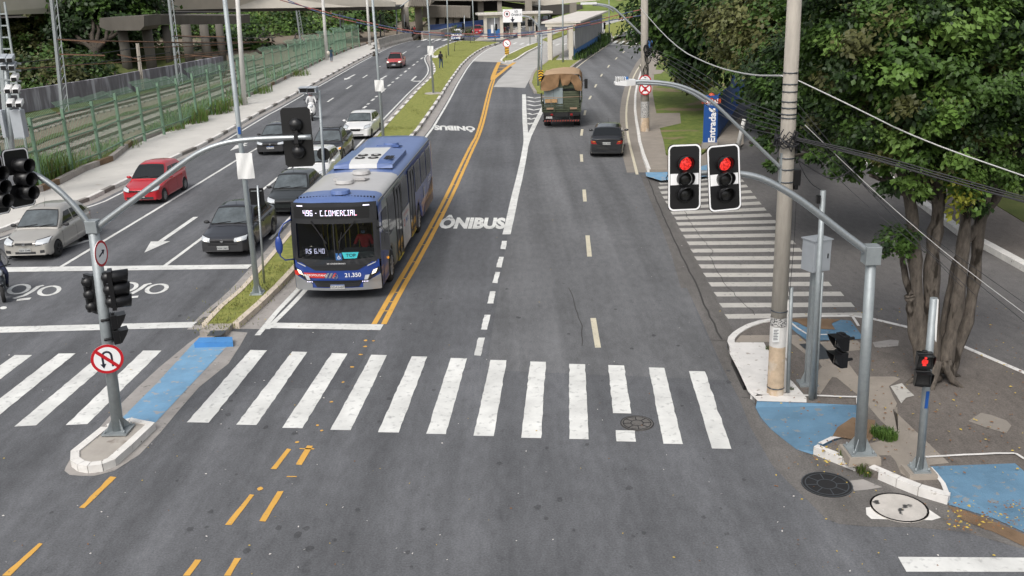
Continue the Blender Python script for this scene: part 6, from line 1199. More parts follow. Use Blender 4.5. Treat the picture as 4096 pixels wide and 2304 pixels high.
# mirrors
g = MB(); g.tube([(-1.2, .2, 2.4), (-1.38, .02, 2.3), (-1.5, -.08, 2.05), (-1.52, -.1, 1.4), (-1.42, .0, 1.25), (-1.22, .22, 1.22)], .022, 6); g.ell((-1.52, -.12, 1.72), .11, .08, .27, 12, 8); g.build('mirror', 'bus_blue', bus)
g = MB(); g.tube([(1.2, .3, 2.1), (1.34, .1, 2.18), (1.42, .08, 2.05), (1.42, .1, 1.5)], .035, 6); g.box(1.3, 1.56, .05, .2, 1.5, 2.0, 0, .02); g.build('mirror', 'bus_black', bus)
# left-hand side (+x): windows, doors, advert
def sd_(name, y0, y1, z0, z1, m_, off=.008, n=5, dr='r'):
    g = MB(); decal(g, sbv, dr, [(y0, z0), (y1, z0), (y1, z1), (y0, z1)], n, off); return g.build(name, m_, bus)
sd_('driver_window', .75, 1.65, 1.45, 2.45, 'glass_dark'); sd_('upper_front_panel', .62, 1.75, .4, 1.44, 'bus_blue', .004); sd_('side_window', 1.85, 3.1, 1.5, 2.62, 'glass_dark'); sd_('side_window', 4.55, 5.95, 1.65, 2.62, 'glass_dark')
for a, b_ in ((7.75, 9.1), (9.3, 10.65), (10.85, 12.2)): sd_('side_window', a, b_, 1.6, 2.62, 'glass_dark'); sd_('window_bar', (a + b_) / 2 - .015, (a + b_) / 2 + .015, 1.6, 2.62, 'bus_black', .014, 3)
for a, b_, z0 in ((3.2, 4.3, .35), (6.15, 7.4, .4)):
    o = sd_('door', a, b_, z0, 2.66, 'glass_dark', .01)
    g = MB()
    for c in (a, (a + b_) / 2, b_): g.box(1.255, 1.275, c - .03, c + .03, z0, 2.66)
    g.box(1.255, 1.275, a, b_, 2.6, 2.68); g.build('door_frame', 'bus_black', o)
    g = MB(); g.box(1.16, 1.27, a + .1, b_, z0 - .05, z0 - .02); g.build('door_step', 'rail_yellow', o)
mat('advert', (.56, .54, .52), .5, 0, .3, 1.2); sd_('advert_panel', 4.4, 6.0, .42, 1.62, 'advert', .012)
g = MB(); put_text(g, 'METROPOLITANO', (1.27, 5.2, 1.45), (0, 1, 0), (0, 0, 1), .13, 1, 1); put_text(g, 'EMTU', (1.27, 5.35, 1.2), (0, 1, 0), (0, 0, 1), .24, 1, 0, .012)
for k in range(16):
    a, b_ = 2 * math.pi * k / 16, 2 * math.pi * (k + 1) / 16; g.add([(1.27, 4.75 + r * math.cos(x), 1.2 + r * math.sin(x)) for r, x in ((.13, a), (.13, b_), (.08, b_), (.08, a))], [(0, 1, 2, 3)], 1)
put_text(g, '21.350', (1.262, 11.6, 1.42), (0, 1, 0), (0, 0, 1), .26, 1, 2, .01); g.build('side_lettering', ['totem_blue', 'bus_red', 'sign_white'], bus)
sd_('crest', 9.75, 9.95, 1.0, 1.4, 'bus_grey', .012)
g = MB()
for k in range(7): decal(g, sbv, 'r', [(9.9 + k * .35, .4), (10.1 + k * .35, .4), (10.3 + k * .37, .8 + .08 * k), (10.2 + k * .35, .75 + .1 * k)], 3, .01)
mat('mural', (.3, .2, .13), .6); g.build('mural_stripe', 'mural', bus)
for k in (1.75, 4.4, 6.05, 7.5, 9.2, 10.75): sd_('panel_seam', k, k + .015, .4, 1.45, 'seam', .003, 2)
g = MB(); g.ell((1.27, 1.28, .95), .03, .05, .04, 8, 6); g.build('side_marker', 'indicator', bus)
for y, dbl in ((AX1, 0), (AX2, 1)):
    for s_ in (-1, 1): wheel(bus, s_ * 1.08, y, WR, .3, 0, 'rim', spokes=10)
g = MB(); g.box(-1.0, 1.0, .7, 12.3, .25, .9); g.build('underbody', 'black_matte', bus)
# roof: air conditioning and hatches
ac = MB(); prof = [(5.0, 2.98), (5.05, 3.12), (5.5, 3.2), (8.0, 3.2), (8.15, 3.1), (8.2, 2.98)]
for x0, x1, mi in ((-.95, -.45, 0), (-.45, .45, 1), (.45, .95, 0)):
    for sx0, sx1 in ((x0, x1),):
        a = [(sx0, y, z if abs(sx0) < .9 else min(z, 3.08)) for y, z in prof]; b_ = [(sx1, y, z if abs(sx1) < .9 else min(z, 3.08)) for y, z in prof]
        ac.grid([a, b_], mi, False)
for s_ in (-.95, .95): ac.add([(s_, y, z2) for y, z in prof for z2 in (min(z, 3.08),)] + [(s_, 8.2, 2.9), (s_, 5.0, 2.9)], [tuple(range(8))], 0)
aco = ac.build('air_conditioner', ['bus_blue_roof', 'bus_white'], bus)
for x in (-.22, .22):
    for y in (5.75, 6.3): g = MB(); g.cyl((x, y, 3.2), (x, y, 3.225), .17, .17, 20, 0); g.cyl((x, y, 3.225), (x, y, 3.235), .08, .07, 12, 1); g.build('fan', ['black_matte', 'bus_grey'], aco)
g = MB()
for i in range(2):
    for j in range(3): g.box(.56 + i * .15, .69 + i * .15, 5.7 + j * .22, 5.88 + j * .22, 3.17, 3.18)
g.build('vent_grille', 'black_matte', aco)
for x, y, m_ in ((.1, .95, 'bus_blue_roof'), (-.1, 2.55, 'bus_grey'), (.12, 4.1, 'bus_grey'), (.05, 9.0, 'bus_blue_roof'), (.15, 9.9, 'bus_blue_roof')):
    g = MB(); g.add([(x + .3 * math.sin(a) * (1 if abs(math.sin(a)) < .9 else .95), y + .24 * math.cos(a) * (1.3 if math.cos(a) < -.5 else 1), 2.99) for a in [k * math.pi / 10 for k in range(20)]] + [(x + .27 * math.sin(a), y + .21 * math.cos(a) * (1.3 if math.cos(a) < -.5 else 1), 3.09) for a in [k * math.pi / 10 for k in range(20)]], [tuple(range(20, 40))] + [(k, (k + 1) % 20, 20 + (k + 1) % 20, 20 + k) for k in range(20)], 0, False); g.build('roof_vent', m_, bus, bevel=.02)
for x0, x1, y in ((-.5, .45, 2.85), (-.3, .5, 9.4)): g = MB(); g.add([(x0, y, 2.99), (x1, y, 2.99), (x1, y, 3.07), (x0, y, 3.07), (x0 + .1, y + .4, 2.98), (x1 + .1, y + .4, 2.98)], [(0, 1, 2, 3), (3, 2, 5, 4), (1, 5, 2), (0, 3, 4)]); g.build('roof_hatch', 'bus_grey' if y < 5 else 'bus_blue_roof', bus)
g = MB()
for k in range(25): x = -1.08 + k * .09; g.box(x, x + .05, .62, .635, 2.9, 2.955 + .02 * (1 - (x / 1.1) ** 2))
g.build('roof_seam', 'seam', bus)
# ------------------------------------------------------------------ the truck (seen from behind)
dT = (G(2250, 505) - G(2262, 440)); dT.z = 0; dT.normalize(); XT = Vector((dT.y, -dT.x, 0)); cT = G(2247, 512)
trk = thing('truck', 'old dark green truck with a torn brown tarpaulin over metal lockers, driving away', 'truck', (cT.x, cT.y, 0), math.atan2(-dT.x, dT.y))
# local: y = 0 at the tail, negative y forward
mat('tarp', (.24, .145, .075), .85, 0, .25, 1.2, .3, bump=.5, bs=4); mat('tarp_top', (.42, .29, .18), .85, 0, .15, .8, .3); mat('locker', (.27, .32, .33), .6, .1, .15, 2); mat('truck_green', (.05, .062, .035), .7, 0, .4, 3); mat('crate_green', (.085, .1, .06), .7, 0, .3, 3, stretch=(1, 1, 8)); mat('cardboard', (.42, .26, .13), .8); mat('truck_dark', (.012, .012, .012), .7)
g = MB(); g.box(-1.2, 1.2, -5.2, 0, 1.0, 1.12); g.box(-1.22, -1.18, -5.2, 0, 1.12, 1.6); g.box(1.18, 1.22, -5.2, 0, 1.12, 1.6); g.build('cargo_bed', 'truck_green', trk)
g = MB(); 
for z in (1.2, 1.35, 1.5): g.box(-1.22, 1.22, 0, .05, z - .05, z + .05)
for x in (-1.2, -.45, .45, 1.2): g.box(x - .03, x + .03, -.01, .09, 1.05, 1.62)
g.build('tailgate', 'truck_green', trk)
for s_, x in ((-1, -.72), (1, .75)): g = MB(); g.box(x - .22, x + .22, .092, .1, 1.2, 1.32); g.build('tailgate_sign', 'mural', trk)
g = MB(); g.box(-1.1, .08, -1.8, -.15, 1.12, 2.55); g.build('locker', 'locker', trk, bevel=.01); g = MB(); g.box(-.5, -.49, -.15, -.14, 1.15, 2.5); g.box(-.49, .05, -.146, -.142, 1.83, 1.84); g.build('locker_seam', 'seam', trk)
g = MB(); g.box(.1, 1.1, -1.6, -.2, 1.12, 2.3)
for k in range(8): g.box(.1, 1.1, -.2, -.17, 1.2 + k * .14, 1.28 + k * .14)
g.build('crate_stack', 'crate_green', trk)
for x in (-.85, -.45): g = MB(); g.box(x - .18, x + .18, -.14, .0, 1.62, 1.84); g.build('cardboard_box', 'cardboard', trk)
g = MB(); g.tube([(-1.25, .0, 2.0), (-.4, .02, 1.93), (.5, .02, 1.96), (1.25, 0, 1.98)], .02, 6); g.build('rope', 'mural', trk)
# tarp: draped shell, torn at the back
rows = []; ny = 16
for i in range(ny + 1):
    y = .05 - 3.9 * i / ny; row = []
    prof = [(-1.26, 2.35), (-1.28, 2.7), (-1.24, 3.1), (-1.1, 3.32), (-.7, 3.42), (0, 3.46), (.7, 3.42), (1.1, 3.32), (1.24, 3.1), (1.28, 2.7), (1.26, 2.35)]
    for k, (x, z) in enumerate(prof): row.append((x + R.gauss(0, .02), y + R.gauss(0, .02), z + .05 * math.sin(i * .9 + k) + (R.gauss(0, .05) if z < 2.5 else 0)))
    rows.append(row)
g = MB(); g.grid(rows); top0 = rows[0]
for i, f in enumerate(g.f):
    if sum(g.v[k][2] for k in f) / 4 > 3.28: g.m[i] = 1
def back_flap(xs_, zlow):
    n = len(xs_); up = [Vector((x, .06, lerpf([(-1.26, 2.9), (-1.1, 3.3), (-.7, 3.4), (0, 3.44), (.7, 3.4), (1.1, 3.3), (1.26, 2.9)], x))) for x in xs_]
    rws = []
    for j in range(7):
        t = j / 6; rws.append([u.lerp(Vector((xs_[i], .1 + .05 * math.sin(i * 1.7), zlow[i])), t) + Vector((0, .04 * math.sin(i * 1.3 + j), 0)) for i, u in enumerate(up)])
    g.grid(rws)
back_flap([-1.26, -1.0, -.7, -.4, -.2, -.08], [2.42, 2.38, 2.4, 2.5, 2.62, 3.25]); back_flap([-.08, .05, .2, .4, .6], [3.25, 2.68, 2.72, 2.7, 2.95]); back_flap([.6, .75, .85, 1.0, 1.26], [2.95, 2.72, 2.42, 2.36, 2.34])
g.build('tarpaulin', ['tarp', 'tarp_top'], trk); g = MB(); g.box(-1.1, 1.1, -.6, -.12, 2.55, 3.3); g.build('covered_load', 'crate_green', trk)
g = MB(); g.box(-.42, .42, -6, .1, .75, .98); g.box(-1.15, 1.15, -.1, .0, .85, 1.02); g.box(-1.1, 1.1, -.12, .05, .78, .84); g.build('chassis', 'truck_dark', trk)
g = MB(); g.box(-1.18, 1.18, .0, .08, .42, .54)
for k in range(14): g.add([(-1.1 + k * .16, .085, .43), (-1.02 + k * .16, .085, .43), (-.98 + k * .16, .085, .53), (-1.06 + k * .16, .085, .53)], [(0, 1, 2, 3)], 1)
for x in (-.5, .5): g.box(x - .04, x + .04, -.1, .03, .5, .85)
mat('reflect_red', (.25, .04, .03), .5); g.build('underrun_bar', ['truck_dark', 'reflect_red'], trk)
for s_ in (-1, 1):
    g = MB(); g.box(s_ * .62 - .07, s_ * .62 + .07, .0, .05, .78, .92); g.build('taillight', 'taillight', trk); g = MB(); g.box(s_ * .95 - .2, s_ * .95 + .2, -.5, -.46, .35, .95); g.build('mud_flap', 'truck_dark', trk)
g = MB(); g.box(-.98, -.6, .03, .045, .62, .74); put_text(g, 'EZU 9B41', (-.79, .05, .675), (1, 0, 0), (0, 0, 1), .08, 1, 1, .01); g.build('licence_plate', ['plate_white', 'sign_black'], trk)
for s_ in (-1, 1):
    for yy in (-1.2, -5.6): wheel(trk, s_ * .95, yy, .48, .42 if yy > -2 else .28, 0, 'rim_dark')
g = MB(); g.box(-1.1, 1.1, -7.1, -5.4, .7, 2.3); g.build('cab', 'truck_green', trk, bevel=.12)
g = MB(); g.tube([(1.1, -5.6, 2.3), (1.5, -5.65, 2.4), (1.52, -5.65, 1.9)], .03, 6); g.box(1.4, 1.62, -5.68, -5.6, 1.85, 2.5); g.build('mirror', 'truck_dark', trk); g = MB(); g.box(1.22, 1.3, -.5, -.1, 1.6, 2.3); g.box(-1.3, -1.22, -.5, -.1, 1.5, 2.2); g.build('bed_stake', 'truck_green', trk)

def flip_x(o):
    for c in o.children:
        c.location.x *= -1
        if c.type == 'MESH':
            for v in c.data.vertices: v.co.x *= -1
            c.data.flip_normals()
        flip_x(c)
flip_x(trk); trk.scale = (.98, 1, .96)
# ------------------------------------------------------------------ RAILWAY SIDE, VIADUCT, SHELTERS
# green fence: posts and panels follow the pavement edge
FB = [(-120, 850), (60, 790), (191, 735), (314, 683), (425, 640), (513, 592), (600, 556), (676, 529), (747, 505), (807, 475), (865, 449), (914, 425), (980, 396), (1044, 366), (1115, 330), (1203, 286), (1298, 240), (1350, 218), (1394, 200), (1447, 184)]
fb = [G(x, y, .3) for x, y in FB]; fb = [Vector((p.x - .35, p.y + .1, .35)) for p in fb]
fence = thing('fence', 'tall green railing fence with outward slanting tops along the railway', 'fence', (fb[5].x, fb[5].y, 0))
fp = []
for a, b in zip(fb, fb[1:]):
    n = max(1, round((b - a).length / 3.4)); fp += [a.lerp(b, i / n) for i in range(n)]
fp.append(fb[-1]); FH = 2.85; lvl = 0
for i, p in enumerate(fp):
    q = MB(); q.box(p.x - .07, p.x + .07, p.y - .07, p.y + .07, -.1, p.z + FH + .15); q.build('post', 'fence_green', fence, True)
for i in range(len(fp) - 1):
    a, b = fp[i], fp[i + 1]; d = (b - a).normalized(); out = Vector((d.y, -d.x, 0)) * -1; q = MB(); h = FH - .12 * (i % 3); far = a.y > 60
    for z in (.3, h * .55, h - .1): q.bar(a + Vector((0, 0, z)), b + Vector((0, 0, z)), .06, .06)
    nb = 12 if far else 20; w_ = .03 if far else .02
    for k in range(1, nb):
        p = a.lerp(b, k / nb); q.bar(p + Vector((0, 0, .1)), p + Vector((0, 0, h)), w_, w_ * .6); q.bar(p + Vector((0, 0, h)), p + out * .55 + Vector((0, 0, h + .45)), w_, w_ * .6)
    q.bar(a + out * .3 + Vector((0, 0, h + .25)), b + out * .3 + Vector((0, 0, h + .25)), .03)
    q.build('panel', 'fence_green', fence, True)
# boundary wall beyond the tracks
WB = [(-200, 540), (-20, 482), (91, 453), (250, 425), (437, 391), (560, 362), (700, 333), (820, 305), (900, 290)]
wb_ = [G(x, y) for x, y in WB]; q = MB()
for a, b in zip(wb_, wb_[1:]):
    n = Vector((-(b - a).y, (b - a).x, 0)).normalized() * .3; q.add([a + Vector((0, 0, -.1)), b + Vector((0, 0, -.1)), b + Vector((0, 0, 1.75)), a + Vector((0, 0, 1.75)), a + n + Vector((0, 0, -.1)), b + n + Vector((0, 0, -.1)), b + n + Vector((0, 0, 1.75)), a + n + Vector((0, 0, 1.75))], [(0, 1, 2, 3), (3, 2, 6, 7), (4, 7, 6, 5), (0, 3, 7, 4), (1, 5, 6, 2)])
o = q.build('boundary_wall', 'wall_stained'); tag(o, 'long stained concrete wall with white paint runs beyond the railway tracks', 'wall')
# tracks: parallel lines between wall and fence
def railline(fr, kind): 
    pts = []
    for t in (0, .12, .25, .4, .55, .7, .85, 1): 
        a = P2l(wb_, t); b = P2l(fp, t); pts.append(a.lerp(b, fr))
    return smooth(pts, 1)
def P2l(pl, t):
    L_ = [0]
    for a, b in zip(pl, pl[1:]): L_.append(L_[-1] + (b - a).length)
    s_ = t * min(L_[-1], 95 if pl is fp else 1e9)
    for i in range(len(pl) - 1):
        if L_[i + 1] >= s_ - 1e-6:
            f_ = (s_ - L_[i]) / max(1e-6, L_[i + 1] - L_[i]); p = pl[i].lerp(pl[i + 1], f_); return Vector((p.x, p.y, 0))
    return Vector((pl[-1].x, pl[-1].y, 0))
for base, lb in ((.3, 'railway track with rusty rails nearest the stained wall'), (.72, 'railway track with rusty rails nearest the green fence')):
    t = thing('railway_track', lb, 'railway track', (-30, 60, 0)); c = railline(base, 0)
    for s_ in (-.8, .8):
        q = MB(); p = offs(c, s_); 
        for a, b in zip(p, p[1:]): q.bar(Vector((a.x, a.y, .16)), Vector((b.x, b.y, .16)), .09, .18)
        q.build('rail', 'rail', t, True)
    q = MB(); p = resample(c, .75)
    for a, b in zip(p, p[1:]): d = (b - a); n = Vector((-d.y, d.x, 0)); q.obox(((a.x), a.y, .03), n, d, (0, 0, 1), 1.3, .13, .05)
    q.build('sleepers', 'kerb_concrete', t, True)['kind'] = 'stuff'
q = MB(); 
for fr, w_ in ((.06, 2.6), (.52, .9), (.95, 1.2)): c = railline(fr, 0); strip(q, resample(c, 1.2), w_, None, .012, 0, .25)
o = q.build('track_side_grass', 'grass_dark'); o['kind'] = 'stuff'
# catenary masts
def mast(label, base, top, w_=.35, arm=None, m_='galv_dull', ext=2):
    b = G(*base); t = P3(*top, b.y) ; t = t + (t - b).normalized() * ext; root = thing('catenary_mast', label, 'catenary mast', b, 0, 'catenary masts along the railway'); q = MB()
    q.bar(b, t, .34 * w_ / .35, .2); q.build('column', 'concrete_pole' if m_ == 'c' else m_, root, True); q = MB(); s_ = Vector((w_ * 1.5, 0, 0)); q.bar(b + s_, t + s_ * .7, .07); 
    n = 14
    for k in range(n): f_ = k / n; g_ = (k + 1) / n; q.bar(b.lerp(t, f_), (b + s_).lerp(t + s_ * .7, g_), .05)
    q.build('lattice', 'concrete_pole' if m_ == 'c' else m_, root, True)
    for (x0, y0, x1, y1) in arm or []:
        q = MB(); q.bar(P3(x0, y0, b.y), P3(x1, y1, b.y), .09); q.build('cantilever', 'rust', root, True)
    return b
mast('tall lattice catenary mast near the left edge, left of the stained wall lettering', (252, 452), (207, 0), .32, [(228, 157, 420, 170), (238, 217, 420, 222)])
mast('catenary mast in front of the viaduct columns', (713, 338), (678, 20), .3, [(690, 144, 900, 147), (695, 170, 500, 165), (740, 218, 850, 228)])
mast('slim catenary mast in the middle of the wall', (568, 360), (548, 178), .14, [(470, 218, 552, 236)], 'c', .1); mast('grey catenary mast behind the green fence', (1206, 192), (1186, 45), .4, None, ext=.1); mast('first dark steel catenary mast behind the fence', (1363, 146), (1360, 58), .5, None, 'steel_dark', .2); mast('second dark steel catenary mast next to the barrier', (1522, 146), (1521, 62), .5, None, 'steel_dark', .2)
YW = G(252, 452).y
for k, (a, b) in enumerate((((60, 253), (560, 190)), ((60, 275), (900, 215)), ((60, 284), (680, 210)), ((560, 190), (1000, 170)), ((240, 155), (1000, 175)), ((250, 160), (1100, 168)), ((690, 145), (1100, 150)), ((560, 235), (1000, 190)))):
    cable('rusty railway overhead wire in front of the viaduct columns', [(a[0], a[1], YW), ((a[0] + b[0]) / 2, (a[1] + b[1]) / 2 + 6, YW + 8), (b[0], b[1], YW + 20)], .035, 'rust' if k % 2 else 'wire', group='railway overhead wires')
# left lattice mast close to the left edge, with cameras on a pole
b = G(112, 640); t = P3(18, 8, b.y); root = thing('catenary_mast', 'white-edged lattice mast at the left edge behind the camera post', 'catenary mast', b); q = MB(); q.bar(b, t, .09); t2 = P3(-12, 8, b.y); b2 = G(40, 640); q.bar(Vector((b2.x, b.y, 0)), t2, .2)
for k in range(14): q.bar(b.lerp(t, k / 14), Vector((b2.x, b.y, 0)).lerp(t2, (k + .0) / 14), .07)
q.build('column', 'pole_grey', root, True)
root, b, t = pole('camera_post', 'post at the left edge stacked with white surveillance cameras and a grey box', (62, 815), (22, 235), .13, .1, 'galv_dull', 'camera post', plate=False)
for cx, cy in ((60, 308), (34, 355), (66, 355), (42, 411), (78, 411), (14, 232), (42, 232), (18, 262), (50, 262)):
    dk = cy < 270; q = MB(); c = P3(cx, cy, b.y - .3); q.obox(c, (.25, -1, -.25), (1, .25, 0), (0, 0, 1), .28, .13, .1); q.build('camera', 'cabinet' if dk else 'white_plastic', root, True, bevel=.03); q = MB(); q.obox(c + Vector((.07, -.27, -.08)), (.25, -1, -.25), (1, .25, 0), (0, 0, 1), .012, .1, .08); q.build('camera_glass', 'black', root, True)
for y0 in (255, 283, 325, 372): q = MB(); q.bar(P3(-4, y0 - 10, b.y - .1), P3(84, y0, b.y - .1), .07); q.build('crossbar', 'galv_dull', root, True)
for x0, x1 in ((-10, 26), (35, 100)):
    q = MB(); c0 = P3(x0, 442, b.y - .3); c1 = P3(x1, 552, b.y - .3); q.box(c0.x, c1.x, b.y - .3, b.y + .1, c1.z, c0.z); q.build('equipment_box', 'cabinet', root, True, bevel=.02)
# ------------------------------------------------------------------ viaduct
via = thing('viaduct', 'raised concrete road viaduct on round columns crossing behind the railway and the junction', 'viaduct', G(608, 298))
def vpoly(q, pts, Y, depth, mi=0, Y2=None):
    """upright slab whose outline is given by photo pixels at distance Y (Y2 at its right side), with real thickness behind"""
    xs_ = [p[0] for p in pts]; x0, x1 = min(xs_), max(xs_); P_ = []
    for x, y in pts: yy = Y if Y2 is None else Y + (Y2 - Y) * (x - x0) / (x1 - x0); P_.append(P3(x, y, yy))
    q.extr(P_, (0, depth, 0), mi)
Y0 = G(517, 312).y; mat('viaduct_stain_shade', (.12, .11, .095), .9, 0, .25, .4, .3, stretch=(1, 1, .3))  # dark concrete below the deck: stains plus the deck's shade put into the colour
for px, by, r_, ty in ((517, 312, 19, 120), (612, 300, 20, 100), (684, 276, 15, 100), (765, 280, 19, 98), (835, 272, 17, 98), (895, 266, 15, 96)):
    b = G(px, by); rr = wpx((px, by), r_); t = P3(px - 6, ty, b.y); q = MB(); q.cyl(b, Vector((b.x, b.y, t.z)), rr, rr, 20); q.build('column', 'viaduct_stain_shade', via, True)
q = MB(); vpoly(q, [(398, 72), (576, 62), (576, 105), (560, 122), (430, 122), (398, 108)], Y0 - 2, 5); vpoly(q, [(560, 60), (960, 62), (960, 96), (560, 100)], Y0 + 6, 5, 0, Y0 + 22); q.build('crossbeam', 'viaduct_stain_shade', via, True)
q = MB(); vpoly(q, [(-300, -30), (1100, -40), (1500, -20), (1580, 8), (1580, 26), (1024, 31), (521, 42), (-300, 68)], Y0 - 6, 1.0, 0, Y0 + 60); q.build('parapet', 'viaduct_light', via, True)
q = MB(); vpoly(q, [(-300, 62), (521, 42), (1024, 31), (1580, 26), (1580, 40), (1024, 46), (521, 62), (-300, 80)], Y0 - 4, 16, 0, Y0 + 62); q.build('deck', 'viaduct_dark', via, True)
# junction structure at the centre top
YJ = G(1678, 124).y
st = thing('viaduct', 'massive ribbed concrete viaduct end with stub piers above the blue fence', 'viaduct', G(1800, 118))
for px, by, r_ in ((1625, 140, 15), (1678, 124, 15)):
    b = G(px, by); rr = wpx((px, by), r_); q = MB(); q.cyl(b, Vector((b.x, b.y, P3(px, 28, b.y).z)), rr, rr, 20); q.build('column', 'viaduct', st, True)
q = MB(); vpoly(q, [(1560, -10), (1730, -10), (1722, 10), (1700, 29), (1582, 29), (1562, 5)], YJ - 8, 10); q.build('pier_head', 'viaduct_light', st, True)
q = MB(); vpoly(q, [(1640, -10), (1735, -10), (1712, 26), (1630, 26)], YJ - 10, 2)
for k in range(12): x = 1640 + k * 7; q.bar(P3(x, 24, YJ - 10.1), P3(x + 9, -8, YJ - 10.1), .2)
q.build('ribbed_fascia', 'viaduct', st, True)
q = MB(); vpoly(q, [(1690, 22), (1740, 22), (1741, 70), (1690, 70)], YJ + 2, 8); vpoly(q, [(1740, 22), (1880, 25), (1880, 72), (1741, 70)], YJ + 2, 6)
for k in range(18): x = 1743 + k * 7.6; q.bar(P3(x, 24, YJ + 1.9), P3(x, 68, YJ + 1.9), .22)
q.build('wall_panel', 'viaduct', st, True)
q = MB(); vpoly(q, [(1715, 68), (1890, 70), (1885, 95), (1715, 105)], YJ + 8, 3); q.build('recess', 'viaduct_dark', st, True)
for x in (1733, 1770, 1802, 1828): q = MB(); vpoly(q, [(x - 14, 70), (x + 10, 70), (x + 8, 100), (x - 13, 102)], YJ + 3, 3); q.build('stub_pier', 'viaduct', st, True)
q = MB(); vpoly(q, [(1700, -30), (2150, -30), (2150, 6), (1990, 2), (1920, 4), (1700, 2)], YJ + 5, 25); q.build('deck', 'viaduct', st, True)
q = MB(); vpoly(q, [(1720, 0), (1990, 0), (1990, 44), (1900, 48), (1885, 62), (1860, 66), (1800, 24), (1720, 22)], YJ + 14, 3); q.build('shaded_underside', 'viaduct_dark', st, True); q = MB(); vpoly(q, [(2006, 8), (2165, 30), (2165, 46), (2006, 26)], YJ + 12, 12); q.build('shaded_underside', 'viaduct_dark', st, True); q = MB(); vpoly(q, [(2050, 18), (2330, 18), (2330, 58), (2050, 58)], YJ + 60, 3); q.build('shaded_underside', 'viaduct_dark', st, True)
q = MB(); vpoly(q, [(2006, -12), (2400, -12), (2400, 0), (2180, 22), (2006, 4)], YJ + 10, 1); q.build('parapet', 'viaduct_light', st, True)
for x0, x1, yb in ((1989, 2007, 44), (1911, 1934, 110), (2100, 2128, 122), (2280, 2306, 80), (2153, 2164, 98)):
    b = G((x0 + x1) / 2, yb if yb > 60 else 110); q = MB(); a = P3(x0, 20, b.y); c = P3(x1, 20, b.y); q.box(a.x, c.x, b.y, b.y + (c.x - a.x), -.1, P3(x0, -12, b.y).z); q.build('pier', 'viaduct', st, True)
# blue fence on concrete base
q = MB(); YB_ = G(1712, 152).y; vpoly(q, [(1712, 100), (1800, 94), (1940, 78), (1940, 100), (1800, 112), (1712, 121)], YB_, .3, 0, YB_ + 30); o = q.build('site_fence', 'blue_panel'); tag(o, 'long dark blue panel fence on a concrete kerb wall below the viaduct', 'fence')
q = MB(); a = [G(1690, 154), G(1760, 148), G(1800, 138), G(1900, 112), G(1960, 100)]
for p, n in zip(a, a[1:]): q.bar(Vector((p.x, p.y, .5)), Vector((n.x, n.y, .5)), .5, 1.4)
o = q.build('concrete_barrier', 'concrete'); tag(o, 'far concrete barrier beneath the blue panel fence', 'barrier')
q = MB(); a = [G(1512, 198), G(1545, 186), G(1590, 174), G(1645, 162)]
for p, n in zip(a, a[1:]):
    d = (n - p).normalized(); s_ = Vector((-d.y, d.x, 0)); prof = [(-.35, -.1), (-.33, .3), (-.14, .6), (-.1, 1.4), (.12, 1.4), (.15, .5), (.35, -.1)]; q.grid([[v + s_ * x + Vector((0, 0, z)) for x, z in prof] for v in (p, n)], 0, False)
p = a[0]; q.add([p + Vector((-.35, 0, 0)), p + Vector((.35, 0, 0)), p + Vector((.12, 0, 1.4)), p + Vector((-.1, 0, 1.4))], [(0, 1, 2, 3)]); o = q.build('concrete_barrier', 'concrete'); tag(o, 'near concrete barrier at the end of the left sidewalk', 'barrier')
# graffiti retaining wall at the top right of the junction
q = MB(); YR_ = G(2280, 52).y; vpoly(q, [(2118, -20), (2700, -30), (2700, 5), (2560, 20), (2400, 38), (2280, 56), (2182, 66), (2118, 60)], YR_ + 5, 1, 0, YR_ + 60); mat('graffiti_wall', (.42, .36, .29), .9, 0, .15, .2, .3, dots=(1.1, .6, .03, (.12, .1, .1)), stretch=(1, 1, .5)); o = q.build('retaining_wall', 'graffiti_wall'); tag(o, 'tall pale retaining wall covered in graffiti scrawls along the far cross road', 'wall')
# right bus shelter
sh = thing('bus_shelter', 'long bus shelter with grey corrugated back and blue lower wall', 'bus shelter', G(2300, 240))
a, b = G(2298, 242), G(2407, 167); d = (b - a).normalized(); n = Vector((-d.y, d.x, 0)); up = Vector((0, 0, 1)); Ls = (b - a).length
def sbox(q, s0, s1, t0, t1, z0, z1, mi=0): q.obox(a + d * (s0 + s1) / 2 + n * (t0 + t1) / 2 + up * (z0 + z1) / 2, d, n, up, (s1 - s0) / 2, (t1 - t0) / 2, (z1 - z0) / 2, mi)
q = MB(); sbox(q, 0, Ls, 0, .25, 0, 1.3); q.build('lower_wall', 'blue_wall', sh, True); q = MB(); sbox(q, .3, Ls, -.06, .0, 1.25, 4.0)
k = 0
while k < Ls: sbox(q, k, k + .08, -.1, -.05, 1.2, 4.0); k += .8
q.build('corrugated_panel', 'shelter_panel', sh, True); q = MB(); sbox(q, -1, Ls + 1, -.8, 3.6, 4.15, 4.35); q.build('roof', 'shelter_roof', sh, True); q = MB(); sbox(q, -.9, -.4, -.3, 3.2, 3.8, 4.15); q.build('roof_beam', 'viaduct_light', sh, True)
for s_, t_ in ((-.6, .3), (-.6, 2.7), (Ls * .5, 2.7), (Ls, .3)): q = MB(); sbox(q, s_ - .25, s_ + .25, t_ - .25, t_ + .25, 0, 4.15); q.build('pillar', 'viaduct_light', sh, True)
